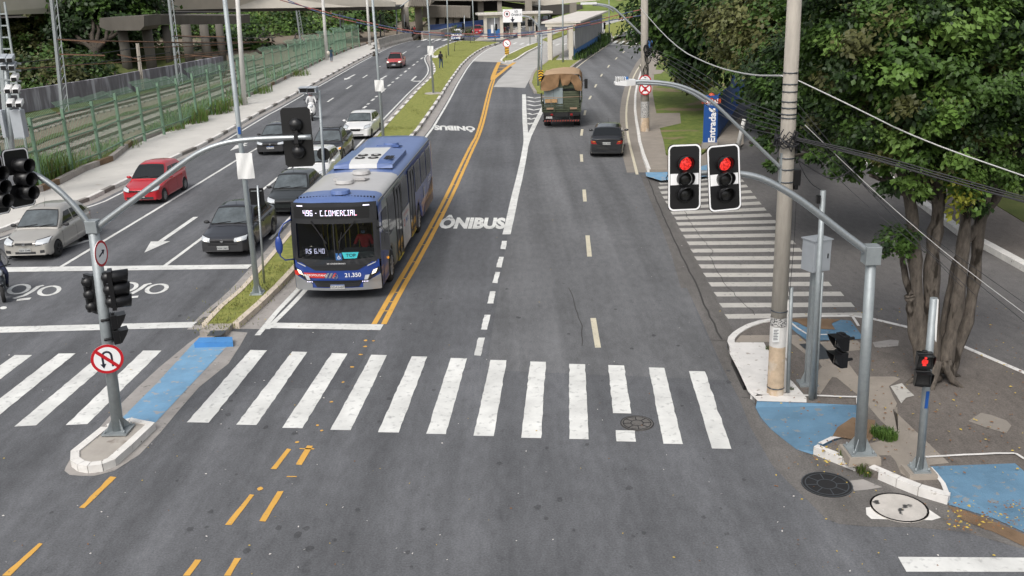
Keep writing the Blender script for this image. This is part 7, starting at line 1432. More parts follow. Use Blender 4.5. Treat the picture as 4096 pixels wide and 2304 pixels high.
# left bus shelter
sh = thing('bus_shelter', 'pale concrete bus shelter with waiting people left of the bus lane sign', 'bus shelter', G(1950, 150)); a = G(1943, 156); d = Vector((1, .12, 0)).normalized(); n = Vector((-d.y, d.x, 0)); Ls = 9
q = MB(); sbox(q, -1.2, Ls + 2, -.8, 4, 3.75, 4.05); q.build('roof', 'shelter_roof', sh, True); q = MB(); sbox(q, 0, Ls, 0, .4, 3.35, 3.75); q.build('roof_beam', 'viaduct_light', sh, True)
for s_, t_ in ((0, 0), (2.65, 0), (4.6, 2.5), (5.6, .4), (8.4, .4)): q = MB(); sbox(q, s_ - .25, s_ + .25, t_ - .25, t_ + .25, 0, 3.75); q.build('pillar', 'viaduct_light', sh, True)
q = MB(); sbox(q, .3, 2.4, .3, .4, 0, 1.5); q.build('lower_panel', 'blue_wall', sh, True); q = MB(); sbox(q, .3, 2.4, .3, .4, 1.5, 3.3); q.build('glass_panel', 'shelter_panel', sh, True); q = MB(); sbox(q, .9, 1.3, -.1, 0, .9, 2.2); q.build('route_board', 'white_plastic', sh, True)
# totem with Entrada
b = G(2838, 606); t = P3(2838, 395, b.y); tw = wpx((2838, 606), 27); th_ = t.z
o = thing('entrance_totem', 'tall blue entrance totem reading Entrada with an arrow on the verge', 'sign', (b.x, b.y, .15), math.radians(-8)); q = MB(); q.box(-tw, tw, 0, .3, .3, th_); q.build('totem_body', 'totem_blue', o); q = MB(); q.box(-tw * 1.2, tw * 1.2, -.1, .5, 0, .32, 0, .05); q.build('foot', 'gutter', o)
q = MB(); q.box(-tw * 1.35, tw * 1.35, -.04, .34, th_ * .855, th_ * .93, 0); q.ell((0, .13, th_ * .94), tw * .6, .14, .3, 14, 6, 0); q.build('sign_header', 'orange_red', o)
q = MB(); put_text(q, 'Entrada', (.1, -.012, th_ * .4), (0, 0, 1), (-1, 0, 0), tw * 1.35, 1.05, 0, .03); put_text(q, 'ASSAÍ', (0, -.05, th_ * .89), (1, 0, 0), (0, 0, 1), tw * .75, 1, 0, .02); put_text(q, 'ATACADISTA', (0, -.012, th_ * .835), (1, 0, 0), (0, 0, 1), tw * .28, 1, 0)
for p0, p1 in (((-.1, .74), (.28, .7)), ((-.1, .74), (-.08, .775)), ((.26, .7), (.27, .765))): q.bar((p0[0] * tw * 1.6, -.012, th_ * p0[1]), (p1[0] * tw * 1.6, -.012, th_ * p1[1]), .01, .12)
q.build('lettering', 'sign_white', o)
q = MB(); Yb = G(2880, 560).y; vpoly(q, [(2872, 585), (2868, 388), (2920, 345), (2940, 280), (2985, 225), (2990, 330), (2960, 420), (2920, 500), (2882, 562)], Yb, .3, 0, Yb + 22); mat('hoarding_blue', (.015, .1, .4), .6, 0, .1, .3); o = q.build('hoarding', 'hoarding_blue'); tag(o, 'rising blue hoarding with a yellow mark behind the entrance totem', 'hoarding')
o_ = o; q = MB(); c = P3(2912, 316, Yb + 10); q.box(c.x - .3, c.x + .3, c.y - .3, c.y - .2, c.z - .9, c.z + .9); q.build('yellow_mark', 'yellow', o_, True) if 0 else None
b = G(2948, 600); q = MB(); q.cyl(Vector((b.x, b.y, 0)), Vector((b.x + .3, b.y, 1.6)), .12, .1, 10); o = q.build('bollard_post', 'pole_white'); tag(o, 'short white post leaning by the driveway behind the traffic lights', 'post')
# hills and green banks far away
mat('far_green', (.1, .14, .035), .95, 0, .4, .08, .2, bump=.5, bs=2, col2=(.22, .27, .08), dots=(.12, .6, .1, (.28, .22, .12)))
q = MB(); rows = []
for i in range(9):
    row = []
    for j in range(40):
        x = -260 + j * 14; y = 260 + i * 30 + 25 * math.sin(j * .5); z = -.4 + (i * 6.5) + 2.5 * math.sin(j * .7 + i) + 2 * math.sin(j * 1.7)
        row.append((x, y, max(-.4, z) if i else -.4))
    rows.append(row)
q.grid(rows); o = q.build('hillside', 'far_green'); o['kind'] = 'structure'
q = MB(); rows = []
for i in range(5):
    row = []
    for j in range(24):
        p = P2l(wb_, j / 23.0); row.append((p.x - 2 - i * 9, p.y + 4 + i * 12, -.2 + i * 1.3 + .8 * math.sin(j * .9 + i)))
    rows.append(row)
q.grid(rows); o = q.build('railway_bank', 'grass_dark'); o['kind'] = 'structure'
# ------------------------------------------------------------------ PLANTS
def leafmat(n, c, c2, rough=.5):
    m = mat(n, c, rough, 0, .2, .7, .35, col2=c2); b = m.node_tree.nodes['Principled BSDF']; b.inputs['Subsurface Weight'].default_value = 0
    N = m.node_tree.nodes; L = m.node_tree.links; tl = N.new('ShaderNodeBsdfTranslucent'); ms = N.new('ShaderNodeMixShader'); ms.inputs[0].default_value = .15
    L.new(b.inputs['Base Color'].links[0].from_socket, tl.inputs[0]); L.new(b.outputs[0], ms.inputs[1]); L.new(tl.outputs[0], ms.inputs[2]); L.new(ms.outputs[0], N['Material Output'].inputs[0]); return m
leafmat('leaf_mid', (.036, .078, .013), (.085, .155, .032)); leafmat('leaf_deep', (.012, .028, .008), (.03, .06, .015)); leafmat('leaf_pale', (.1, .12, .035), (.19, .19, .07)); leafmat('leaf_fresh', (.08, .16, .025), (.15, .24, .055)); leafmat('leaf_olive', (.05, .06, .018), (.11, .11, .035)); leafmat('leaf_lime', (.25, .27, .03), (.36, .36, .06))
def leaves(name, blobs, n, size, mats, parent, seed=1, wts=None, droop=.5, clump=.28, offp=(0, 0, 0), nc=None):
    """blobs: (centre, rx, ry, rz). leaf-sized folded blades gathered in clumps through the crown, denser near its skin"""
    rg = np.random.default_rng(seed); vol = np.array([b[1] * b[2] * b[3] for b in blobs]) ** .75; vol /= vol.sum(); C_, D_, S_ = [], [], []
    nc = nc or max(30, n // 45)
    bi = rg.choice(len(blobs), nc, p=vol); u = rg.normal(size=(nc, 3)); u /= np.linalg.norm(u, axis=1)[:, None]; rad = 1 - .6 * rg.random(nc) ** 2
    bc = np.array([tuple(b[0]) for b in blobs]); br = np.array([b[1:4] for b in blobs]); cc = bc[bi] + u * br[bi] * rad[:, None]
    ci = rg.integers(0, nc, n); cs = clump * br[bi].mean(1); p = cc[ci] + rg.normal(size=(n, 3)) * cs[ci][:, None] * np.array([.62, .62, .42]) ; p[:, 2] -= np.abs(rg.normal(size=n)) * cs[ci] * .25
    out = p - bc[bi][ci]; out /= np.linalg.norm(out, axis=1)[:, None] + 1e-6
    nr = out * .6 + rg.normal(size=(n, 3)) * .45 + np.array([0, 0, .7]); nr /= np.linalg.norm(nr, axis=1)[:, None]
    dr = out * .5 + rg.normal(size=(n, 3)) * .5 + np.array([0, 0, -droop]); dr -= nr * (dr * nr).sum(1)[:, None]; dr /= np.linalg.norm(dr, axis=1)[:, None] + 1e-6
    sd2 = np.cross(nr, dr); sz = size * (rg.uniform(.65, 1.2, n) * rg.uniform(.75, 1.35, nc)[ci])[:, None]
    v = np.stack([p, p + dr * sz * .45 + sd2 * sz * .34 - nr * sz * .06, p + dr * sz, p + dr * sz * .45 - sd2 * sz * .34 - nr * sz * .06], 1).reshape(-1, 3) - np.array(offp)
    me = bpy.data.meshes.new(name); me.vertices.add(len(v)); me.vertices.foreach_set('co', v.astype(np.float32).ravel())
    k = np.arange(n) * 4; lo = np.stack([k, k + 1, k + 2, k, k + 2, k + 3], 1).ravel(); me.loops.add(len(lo)); me.loops.foreach_set('vertex_index', lo.astype(np.int32)); me.polygons.add(n * 2); me.polygons.foreach_set('loop_start', np.arange(n * 2, dtype=np.int32) * 3); me.polygons.foreach_set('loop_total', np.full(n * 2, 3, np.int32))
    for m_ in mats: me.materials.append(M[m_])
    cm = rg.choice(len(mats), nc, p=wts)[ci]; me.polygons.foreach_set('material_index', np.repeat(cm, 2).astype(np.int32)); me.update(calc_edges=True)
    o = bpy.data.objects.new(name, me); COL.objects.link(o); o.parent = parent; return o
def limb(q, a, b, r0, r1, seed=0, n=7, wob=.08):
    rr = random.Random(seed); a, b = Vector(a), Vector(b); L_ = (b - a).length; pts = [a.lerp(b, k / n) + (Vector((rr.gauss(0, 1), rr.gauss(0, 1), rr.gauss(0, .4))) * L_ * wob * .35 if 0 < k < n else Vector()) for k in range(n + 1)]
    q.tube(smooth(pts, 1), [r0 + (r1 - r0) * k / (2 * n + 1) + rr.gauss(0, r0 * .03) for k in range(2 * n + 2)][:len(smooth(pts, 1))], 10); return pts[-1]
# -- the near multi-trunk tree
tb = G(3735, 1520, .15); tree = thing('tree', 'big dark leafy tree with several twisted trunks on the near right corner pavement', 'tree', tb); q = MB(); Yt = tb.y
LB = [((3700, 1500), (3668, 1200), (3655, 940), (3640, 780), (3560, 560), .17, .1), ((3725, 1510), (3725, 1200), (3730, 980), (3760, 830), (3740, 500), .22, .11), ((3770, 1480), (3830, 1230), (3850, 1000), (3870, 820), (3900, 480), .18, .1), ((3790, 1500), (3880, 1250), (3905, 1050), (3920, 850), (4050, 500), .16, .1), ((3765, 1440), (3800, 1150), (3850, 980), (3960, 840), (4120, 560), .12, .07), ((3690, 1480), (3650, 1330), (3645, 1240), (3640, 1190), (3638, 1180), .11, .09)]
for k, L in enumerate(LB): pts = smooth([P3(x, y, Yt + (.35 if k in (3, 4) else 0) * (1 if y < 1400 else .3)) for x, y in L[:5]], 2); n = len(pts); q.tube(pts, [L[5] * 1.05 - (L[5] * 1.05 - L[6]) * (i / n) ** .5 + .018 * math.sin(i * 1.7 + k * 2) + .012 * math.sin(i * 4.1) for i in range(n)], 12)
for dx, dy in ((-.75, -.15), (.5, -.5), (.75, .2), (-.3, -.6)): q.tube([tb + Vector((dx * .25, dy * .25, .5)), tb + Vector((dx * .55, dy * .55, .1)), tb + Vector((dx * .95, dy * .95, -.05))], [.14, .08, .02], 8)
for a, b_ in (((3760, 830), (3500, 420)), ((3640, 780), (3400, 560)), ((3870, 820), (3700, 300)), ((3920, 850), (4000, 300)), ((3650, 1180), (3580, 960)), ((3760, 830), (3620, 640)), ((3870, 820), (4080, 640)), ((3640, 780), (3480, 700)), ((3900, 600), (3820, 330)), ((3740, 560), (3560, 260)), ((3560, 560), (3330, 300))): limb(q, P3(*a, Yt), P3(*b_, Yt + R.uniform(-.6, .8)), .09, .03, a[0])
q.build('trunk', 'bark', tree, True)
def blob(x, y, Y, r, rz=None): return (P3(x, y, Y), r, r, rz or r * .8)
CB = [blob(*b) for b in ((3330, 60, Yt + .5, 1.0), (3480, 150, Yt, 1.2), (3700, 60, Yt, 1.3), (3960, 90, Yt, 1.3), (4150, 200, Yt, 1.3), (3420, 330, Yt + .6, 1.05), (3650, 300, Yt - .6, 1.1), (3860, 330, Yt - .7, 1.1), (4080, 420, Yt - .3, 1.1), (3500, 510, Yt, .95), (3720, 520, Yt - .8, .95), (3930, 560, Yt, .95), (3330, 500, Yt + 1.5, .8), (3600, 650, Yt - .4, .75), (3790, 690, Yt - .4, .7), (3950, 730, Yt, .6), (4110, 640, Yt, .7), (3420, 640, Yt + .4, .55), (3260, 220, Yt + 1.5, .9))]
leaves('crown', CB, 66000, .125, ['leaf_mid', 'leaf_deep', 'leaf_fresh', 'leaf_olive'], tree, 3, [.4, .32, .18, .1], .6, .22, tb, 520)
leaves('low_sprig', [blob(3585, 960, Yt - .1, .3, .28), blob(3530, 985, Yt - .1, .2), blob(3640, 930, Yt, .2)], 900, .1, ['leaf_mid', 'leaf_deep'], tree, 5, [.6, .4], .4, .5, tb, 40); leaves('yellow_sprig', [blob(3855, 770, Yt - .7, .26, .42), blob(3830, 720, Yt - .7, .2)], 420, .12, ['leaf_lime', 'leaf_fresh'], tree, 6, [.6, .4], .7, .5, tb, 26)
# -- trees further along the right
def tree_at(label, base, blobs, n, size, mats, wts, seed, r=.3, group='trees along the right side', clump=.3, nc=None):
    b = G(*base); root = thing('tree', label, 'tree', b, 0, group); q = MB(); bl = [blob(*x) for x in blobs]; c = sum((x[0] for x in bl), Vector()) / len(bl); fork = b.lerp(c, .45); limb(q, b, fork, r, r * .7, seed)
    for k, x in enumerate(bl): limb(q, fork, x[0], r * .45, r * .1, seed + k, 5)
    q.build('trunk', 'bark_dark', root, True); leaves('crown', bl, n, size, mats, root, seed, wts, .5, clump, b, nc); return root
tree_at('dark dense tree hanging over the driveway beyond the near concrete pole', (3330, 600), [(3105, 430, 29, .7), (3140, 340, 30, .85), (3060, 520, 28, .35), (3130, 480, 29, .8), (3080, 585, 27, .34), (3230, 400, 30, 1.2), (3240, 560, 29, .7), (3180, 250, 31, 1.4), (3330, 600, 28, .7), (3110, 650, 26, .28), (3055, 450, 28, .35)], 22000, .15, ['leaf_deep', 'leaf_mid'], [.6, .4], 11, .28, nc=300)
tree_at('tall dark tree over the verge, its bare trunk beside the blue hoarding', (2835, 360), [(2700, 60, 66, 3.2), (2800, 10, 64, 4.0), (2690, 90, 68, 1.6), (2735, 165, 62, 1.8), (2820, 160, 60, 1.8), (2930, 50, 60, 3.0), (2770, 235, 60, 1.2), (2690, 0, 70, 2.0), (2660, 60, 70, .9), (2705, 260, 60, .6)], 24000, .34, ['leaf_deep', 'leaf_mid'], [.62, .38], 12, .26, nc=340)
tree_at('tree with pale yellowish leaves left of the near concrete pole top', (3200, 480), [(3010, 40, 40, 2.0), (3110, 150, 38, 1.9), (2960, 130, 42, 1.4), (3120, 0, 40, 2.0), (3130, 240, 40, 1.3), (2990, 160, 44, .8), (3200, 60, 38, 1.8)], 20000, .22, ['leaf_pale', 'leaf_olive', 'leaf_mid'], [.34, .4, .26], 13, .3, nc=260)
tree_at('deep shaded tree filling the gap behind the near multi-trunk tree', (4010, 760), [(3350, 120, 30, 2.2), (3600, 60, 30, 2.6), (3900, 80, 30, 2.6), (3450, 380, 29, 2.0), (3720, 400, 29, 2.2), (4000, 380, 29, 2.2), (3560, 600, 28, 1.1), (4080, 600, 27, 1.3), (3800, 640, 28, 1.0), (3330, 330, 31, 1.8)], 26000, .2, ['leaf_deep', 'leaf_mid'], [.8, .2], 14, .35, nc=380)
tree_at('dark tree standing behind the pale-leaved one on the right', (3120, 380), [(3050, -20, 56, 4.0), (2950, 0, 60, 4.0), (3200, 120, 52, 4.0), (3350, 60, 50, 4.0), (3080, 170, 54, 3.4), (3260, 280, 50, 3.0), (3500, 100, 50, 4.5), (3800, 60, 50, 5), (4050, 100, 50, 5), (3700, 380, 46, 3.5), (4050, 380, 46, 3.5)], 26000, .42, ['leaf_deep', 'leaf_mid'], [.75, .25], 15, .4, nc=420)
tree_at('leafless-looking scrubby tree on the lawn by the blue hoarding', (2780, 330), [(2780, 300, 62, 1.2), (2820, 310, 60, .9), (2750, 290, 64, .9)], 1500, .3, ['leaf_olive', 'leaf_pale'], [.7, .3], 16, .16, nc=60)
# -- railway side vegetation
tree_at('large dark tree overhanging the viaduct at upper left', (380, 335), [(300, 40, 118, 5.5), (400, 20, 116, 6.0), (500, 10, 114, 4.5), (470, 75, 112, 3.4), (340, 120, 112, 4.0), (280, 150, 112, 3.0), (560, 60, 112, 1.8), (420, 125, 112, 2.4), (240, 60, 118, 3.5), (360, -20, 116, 6)], 20000, .62, ['leaf_deep', 'leaf_mid'], [.62, .38], 21, .6, 'trees beyond the railway', nc=260)
tree_at('drooping willow-like tree at the top left corner', (130, 300), [(110, 60, 115, 4.0), (60, 20, 118, 4.5), (150, 110, 112, 2.6), (70, 130, 112, 3.2), (130, 165, 110, 1.6), (190, 20, 116, 3.0), (10, 80, 116, 4)], 14000, .5, ['leaf_olive', 'leaf_mid', 'leaf_deep'], [.4, .35, .25], 22, .5, 'trees beyond the railway', nc=200)
def bush(label, base, blobs, n, size, mats, wts, seed, group='bushes beyond the railway wall'):
    b = G(*base); root = thing('bush', label, 'bush', b, 0, group); bl = [blob(*x) for x in blobs]; q = MB()
    for k, x in enumerate(bl): limb(q, b, x[0], .12, .04, seed + k, 4)
    q.build('stem', 'bark_dark', root, True); leaves('foliage', bl, n, size, mats, root, seed, wts, .1, .42, b)
Yw = 100
bush('wide olive bush behind the wall right of the camera post', (150, 430), [(120, 300, 88, 2.6), (180, 260, 90, 2.4), (230, 320, 86, 2.4), (60, 330, 86, 2.6), (160, 340, 85, 2.2)], 9000, .42, ['leaf_olive', 'leaf_mid', 'leaf_deep'], [.5, .3, .2], 31); bush('dark green bush behind the wall beyond the first catenary mast', (310, 415), [(300, 290, 92, 2.6), (350, 310, 90, 2.0), (270, 330, 88, 1.8)], 7000, .4, ['leaf_mid', 'leaf_deep'], [.5, .5], 32)
bush('low shaded scrub under the viaduct', (480, 380), [(430, 250, 130, 4), (520, 270, 128, 4), (620, 250, 130, 4), (480, 180, 150, 5)], 8000, .55, ['leaf_deep', 'leaf_mid', 'leaf_olive'], [.5, .25, .25], 33)
for k, (lb, x, y, Y, r, mm) in enumerate((('bright green tree behind the viaduct columns', 560, 160, 190, 8, 0), ('mid green tree between two viaduct columns', 700, 150, 200, 9, 1), ('olive green tree right of the viaduct columns', 820, 150, 200, 9, 2), ('leafy tree behind the first pale post', 940, 150, 190, 9, 1), ('bushy tree behind the green fence', 1050, 120, 195, 9, 1), ('greyish tree left of the pale post with the walking woman', 1180, 110, 210, 9, 2), ('round dark tree above the fence end', 1440, 80, 230, 7, 3), ('dark tree in the gap above the fence', 1330, 60, 250, 11, 3), ('bright hillside tree behind the pier head', 1550, 60, 260, 10, 0), ('light green tree between the two round piers', 1650, 90, 250, 7, 0), ('small tree beneath the ribbed concrete panel', 1850, 90, 220, 4, 2), ('bushy tree left of the steel masts', 1280, 130, 200, 6, 1), ('shaded tree at the foot of the steel masts', 1500, 130, 200, 4, 3), ('low tree in front of the viaduct abutment', 900, 215, 150, 4, 3), ('low bush tree below the overhead wires', 1000, 215, 150, 4, 1), ('scrubby tree behind the wall end', 780, 240, 150, 3.5, 3))):
    tree_at(lb, (x, max(y + 95, 150) if Y < 220 else y + 70), [(x, y, Y, r, r * .7), (x - r * 14, y + 14, Y + 3, r * .7), (x + r * 14, y + 10, Y + 2, r * .7)], 3600, .8 if Y < 210 else .95, [('leaf_fresh', 'leaf_mid', 'leaf_pale'), ('leaf_mid', 'leaf_fresh', 'leaf_deep'), ('leaf_olive', 'leaf_mid', 'leaf_pale'), ('leaf_deep', 'leaf_mid', 'leaf_olive')][mm], [.45, .35, .2], 40 + k, .35, 'trees beyond the railway', nc=90)
# -- tall grass at the fence, tufts, young trees, verge planting
def blades(name, spots, mats, label=None, seed=1, parent=None, cat=None):
    rr = random.Random(seed); q = MB()
    for (x, y, z0, n, rad, h, w_) in spots:
        c = G(x, y, z0)
        for _ in range(n):
            a = rr.random() * 6.283; d = rad * math.sqrt(rr.random()); p = c + Vector((math.cos(a) * d, math.sin(a) * d, 0)); b = rr.random() * 6.283; hh = h * rr.uniform(.5, 1.1); l = Vector((math.cos(b), math.sin(b), 0)) * hh * rr.uniform(.1, .6); s_ = Vector((-math.sin(b), math.cos(b), 0)) * w_
            q.add([p - s_, p + s_, p + l * .4 + Vector((0, 0, hh * .65)) + s_ * .7, p + l * .4 + Vector((0, 0, hh * .65)) - s_ * .7, p + l + Vector((0, 0, hh * .8))], [(0, 1, 2, 3), (3, 2, 4)], rr.randrange(len(mats)))
    o = q.build(name, mats, parent, recalc=False); tag(o, label, cat); return o
o = blades('tall_grass', [(150, 740, 0, 420, 1.2, 1.9, .025), (215, 715, 0, 320, 1.1, 1.7, .025), (100, 750, 0, 260, 1.2, 1.9, .025), (740, 498, 0, 460, 1.6, 1.4, .03), (830, 460, 0, 460, 1.8, 1.4, .03), (660, 528, 0, 260, 1.3, .8, .03), (900, 428, 0, 300, 1.8, 1.1, .03), (330, 660, 0, 200, 1.2, .9, .02), (470, 600, 0, 200, 1.4, .8, .02), (1000, 378, 0, 260, 2, 1.0, .035), (1150, 308, 0, 260, 2.4, 1.0, .04)], ['leaf_fresh', 'leaf_fresh', 'leaf_pale'], 'tall green grass growing through the railway fence'); o['kind'] = 'stuff'
o = blades('grass_tuft', [(3545, 1752, .15, 420, .2, .22, .008), (3515, 1742, .15, 300, .16, .2, .008)], ['leaf_fresh', 'leaf_mid'], 'green grass tuft on the corner pavement right of the tall signal mast', 5, cat='grass tuft')
o = blades('weeds', [(3442, 1868, .1, 160, .14, .16, .007), (3370, 1835, .1, 70, .09, .2, .006), (3458, 1895, .05, 120, .14, .12, .007), (3075, 1400, .15, 60, .07, .14, .006), (3165, 1560, .15, 30, .06, .1, .006)], ['leaf_olive', 'leaf_mid'], 'dry weeds along the broken kerb and pole feet', 6); o['kind'] = 'stuff'
pts = []
for i in range(40):
    t = i / 39; a = Vector((2312, 236)).lerp(Vector((2425, 168)), t); pts.append((a.x + R.uniform(-3, 6), a.y + R.uniform(-2, 3), .15, 26, .8, .9 if i < 34 else 2.0, .06))
o = blades('hedge_plants', pts, ['leaf_mid', 'leaf_deep'], 'dark green planting strip at the foot of the blue shelter wall', 7); o['kind'] = 'stuff'
gt = []
for k in range(260):
    t = R.random(); a = P2l(le, 0) if 0 else None; i = R.randrange(len(le) - 1); p = le[i].lerp(re[min(i, len(re) - 1)], R.uniform(.05, .95)); gt.append(p)
q = MB()
for p in gt:
    for _ in range(14): a = R.random() * 6.28; c = Vector((p.x + R.gauss(0, .3), p.y + R.gauss(0, .4), .15)); h = R.uniform(.04, .1); s_ = Vector((math.cos(a), math.sin(a), 0)); q.add([c - s_ * .012, c + s_ * .012, c + Vector((s_.y * .04, -s_.x * .04, h))], [(0, 1, 2)], R.randrange(2))
o = q.build('grass_blades', ['grass', 'leaf_pale'], recalc=False); o['kind'] = 'stuff'; o['label'] = 'loose grass blades on the long island'
for lb, b, t in (('young staked tree in front of the police car', (1817, 210), (1823, 118)), ('thin young tree near the left shelter', (1883, 176), (1879, 130)), ('bare sapling near the walking man', (1786, 238), (1783, 205))):
    g0 = G(*b); t0 = P3(*t, g0.y); root = thing('sapling', lb, 'young tree', g0, 0, 'saplings on the grass island'); q = MB(); limb(q, g0, t0, .04, .02, 3, 4, .03); q.build('trunk', 'bark_dark', root, True)
    if t[1] < 200: leaves('crown', [(t0, .7, .7, .5)], 160, .22, ['leaf_olive', 'leaf_mid'], root, 8, [.6, .4], .2, .5, g0, 16)
# ------------------------------------------------------------------ PEOPLE
for n_, c in (('hair_black', (.01, .009, .008)), ('cloth_navy', (.015, .02, .05)), ('cloth_jeans', (.03, .06, .13)), ('cloth_black', (.012, .012, .014)), ('cloth_grey', (.12, .12, .12)), ('cloth_white', (.6, .6, .6)), ('cloth_red', (.35, .04, .04)), ('shoe', (.03, .03, .03)), ('cloth_teal', (.02, .06, .08)), ('helmet', (.3, .12, .2)), ('bag_white', (.65, .6, .52))): mat(n_, c, .8)
STAND = dict(pel=(0, 0, .95), sp=(0, 0, 1.15), ch=(0, 0, 1.38), nk=(0, 0, 1.5), hd=(0, -.01, 1.62), ht=(0, -.01, 1.72), sl=(-.17, 0, 1.42), el=(-.23, .02, 1.15), wl=(-.25, -.06, .92), sr=(.17, 0, 1.42), er=(.23, .02, 1.15), wr=(.25, -.06, .92), hl=(-.09, 0, .92), kl=(-.1, -.02, .5), al=(-.1, .03, .09), tl=(-.11, -.14, .05), hr=(.09, 0, .92), kr=(.1, -.02, .5), ar=(.1, .03, .09), tr=(.11, -.14, .05))
BON = [('pel', 'sp', 1), ('sp', 'ch', 1), ('ch', 'nk', 1), ('nk', 'hd', 0), ('hd', 'ht', 0), ('ch', 'sl', 1), ('sl', 'el', 1), ('el', 'wl', 0), ('ch', 'sr', 1), ('sr', 'er', 1), ('er', 'wr', 0), ('pel', 'hl', 2), ('hl', 'kl', 2), ('kl', 'al', 2), ('al', 'tl', 3), ('pel', 'hr', 2), ('hr', 'kr', 2), ('kr', 'ar', 2), ('ar', 'tr', 3)]
RAD = dict(pel=.14, sp=.125, ch=.15, nk=.055, hd=.098, ht=.075, sl=.075, sr=.075, el=.045, er=.045, wl=.03, wr=.03, hl=.1, hr=.1, kl=.065, kr=.065, al=.042, ar=.042, tl=.035, tr=.035)
def person(label, loc, rz, mats, pose=None, scale=1.0, sleeves=False, group=None, hair='hair_black', cat='person'):
    J = dict(STAND); J.update(pose or {}); names = list(J); me = bpy.data.meshes.new('p'); bm = bmesh.new(); lay = bm.verts.layers.skin.verify(); V = {}
    for n_ in names: v = bm.verts.new(J[n_]); v[lay].radius = (RAD[n_],) * 2; V[n_] = v
    for a, b, _ in BON: bm.edges.new((V[a], V[b]))
    tips = []
    for wr_, el_ in (('wl', 'el'), ('wr', 'er')):
        w0 = Vector(J[wr_]); d = (w0 - Vector(J[el_])).normalized(); pm = bm.verts.new(w0 + d * .07); pm[lay].radius = (.036, .022); bm.edges.new((V[wr_], pm)); s_ = d.cross(Vector((1, 0, .2))).normalized()
        for k, (o_, l_) in enumerate(((-.03, .07), (-.012, .085), (.008, .08), (.026, .062))):
            f1 = bm.verts.new(w0 + d * .11 + s_ * o_); f2 = bm.verts.new(w0 + d * (.11 + l_ * .6) + s_ * o_ + Vector((0, -.012, 0))); f1[lay].radius = (.01, .01); f2[lay].radius = (.008, .008); bm.edges.new((pm, f1)); bm.edges.new((f1, f2))
        th = bm.verts.new(w0 + d * .06 - s_ * .05); th[lay].radius = (.011, .011); bm.edges.new((pm, th))
    V['pel'][lay].use_root = True; bm.to_mesh(me); bm.free(); o = bpy.data.objects.new('p', me); COL.objects.link(o); o.modifiers.new('k', 'SKIN'); s2 = o.modifiers.new('s', 'SUBSURF'); s2.levels = s2.render_levels = 1
    dg = bpy.context.evaluated_depsgraph_get(); nm = bpy.data.meshes.new_from_object(o.evaluated_get(dg)); bpy.data.objects.remove(o); bpy.data.meshes.remove(me); nm.name = 'person'
    for m_ in mats: nm.materials.append(M[m_])
    seg = [(Vector(J[a]), Vector(J[b]), (1 if sleeves and (a in ('el', 'er')) else g_)) for a, b, g_ in BON]
    for p in nm.polygons:
        c = p.center; best = 9; bi = 0
        for a, b, g_ in seg:
            ab = b - a; t = max(0, min(1, (c - a).dot(ab) / max(ab.length_squared, 1e-6))); dd = (c - a - ab * t).length
            if dd < best: best = dd; bi = g_
        p.material_index = bi; p.use_smooth = True
    root = thing('person', label, cat, loc, rz, group); root.scale = (scale,) * 3; b = bpy.data.objects.new('body', nm); COL.objects.link(b); b.parent = root
    if hair: hd = Vector(J['hd']); q = MB(); q.ell(hd + Vector((0, .02, .035)), .112, .118, .105, 12, 8, vmax=.62); q.build('hair', hair, root)
    q = MB(); hd = Vector(J['hd']); q.cyl(hd + Vector((0, -.085, 0)), hd + Vector((0, -.125, -.025)), .012, .018, 6); 
    for s_ in (-1, 1): q.ell(hd + Vector((s_ * .035, -.09, .02)), .012, .008, .008, 6, 4, 1)
    q.ell(hd + Vector((0, -.09, -.05)), .028, .01, .007, 6, 4, 1); q.build('face', [mats[0], 'hair_black'], root); return root
WALK = dict(kl=(-.1, -.16, .52), al=(-.1, -.2, .1), tl=(-.1, -.36, .07), kr=(.1, .05, .5), ar=(.1, .3, .14), tr=(.1, .2, .05), wl=(-.24, .14, .95), wr=(.24, -.24, .98))
o = person('woman in jeans carrying a pale bag on the left sidewalk', G(1327, 249, .15), .3, ['skin', 'cloth_teal', 'cloth_jeans', 'skin'], WALK); q = MB(); q.ell((-.3, -.12, 1.1), .2, .14, .24, 10, 8); t = q.build('bag', 'bag_white'); t.location = o.location; tag(t, 'pale white bag held by the walking woman', 'bag')
o = person('man in dark clothes walking away across the grass island', G(1765, 274, .15), math.radians(170), ['skin_dark', 'cloth_black', 'cloth_jeans', 'shoe'], WALK, 1.02); q = MB(); q.ell((0, .17, 1.28), .17, .12, .24, 12, 8); t = q.build('backpack', 'cloth_black'); t.location = o.location; t.rotation_euler = o.rotation_euler; tag(t, 'black backpack on the man crossing the grass', 'backpack')
person('man in a grey shirt and navy trousers standing beside the right shelter pillar', G(2278, 189, .1), math.radians(60), ['skin_dark', 'cloth_grey', 'cloth_navy', 'shoe'], dict(wl=(-.15, .14, .95), el=(-.3, .1, 1.15)))
for k, (x, y, lb, c) in enumerate(((1633, 143, 'leftmost of the dark-dressed people below the viaduct piers', 'cloth_black'), (1640, 142, 'second of the dark-dressed people below the viaduct piers', 'cloth_grey'), (1651, 147, 'nearest of the dark-dressed people on the far path', 'cloth_black'), (1659, 143, 'rightmost of the people below the viaduct piers', 'cloth_red'))): person(lb, G(x, y), k * 1.3, ['skin_dark', c, 'cloth_black', 'shoe'], WALK if k % 2 else None, group='people on the far path')
for k, (x, y, lb, c, c2) in enumerate(((2019, 147, 'person in a red top waiting at the left shelter', 'cloth_red', 'cloth_navy'), (2027, 149, 'person in white trousers waiting at the left shelter', 'cloth_grey', 'cloth_white'), (2041, 131, 'tall person in black standing under the bus lane sign', 'cloth_black', 'cloth_black'), (2033, 143, 'person in a dark top between the others at the left shelter', 'cloth_navy', 'cloth_black'))): person(lb, G(x, y), k, ['skin', c, c2, 'shoe'], group='people waiting at the left shelter')
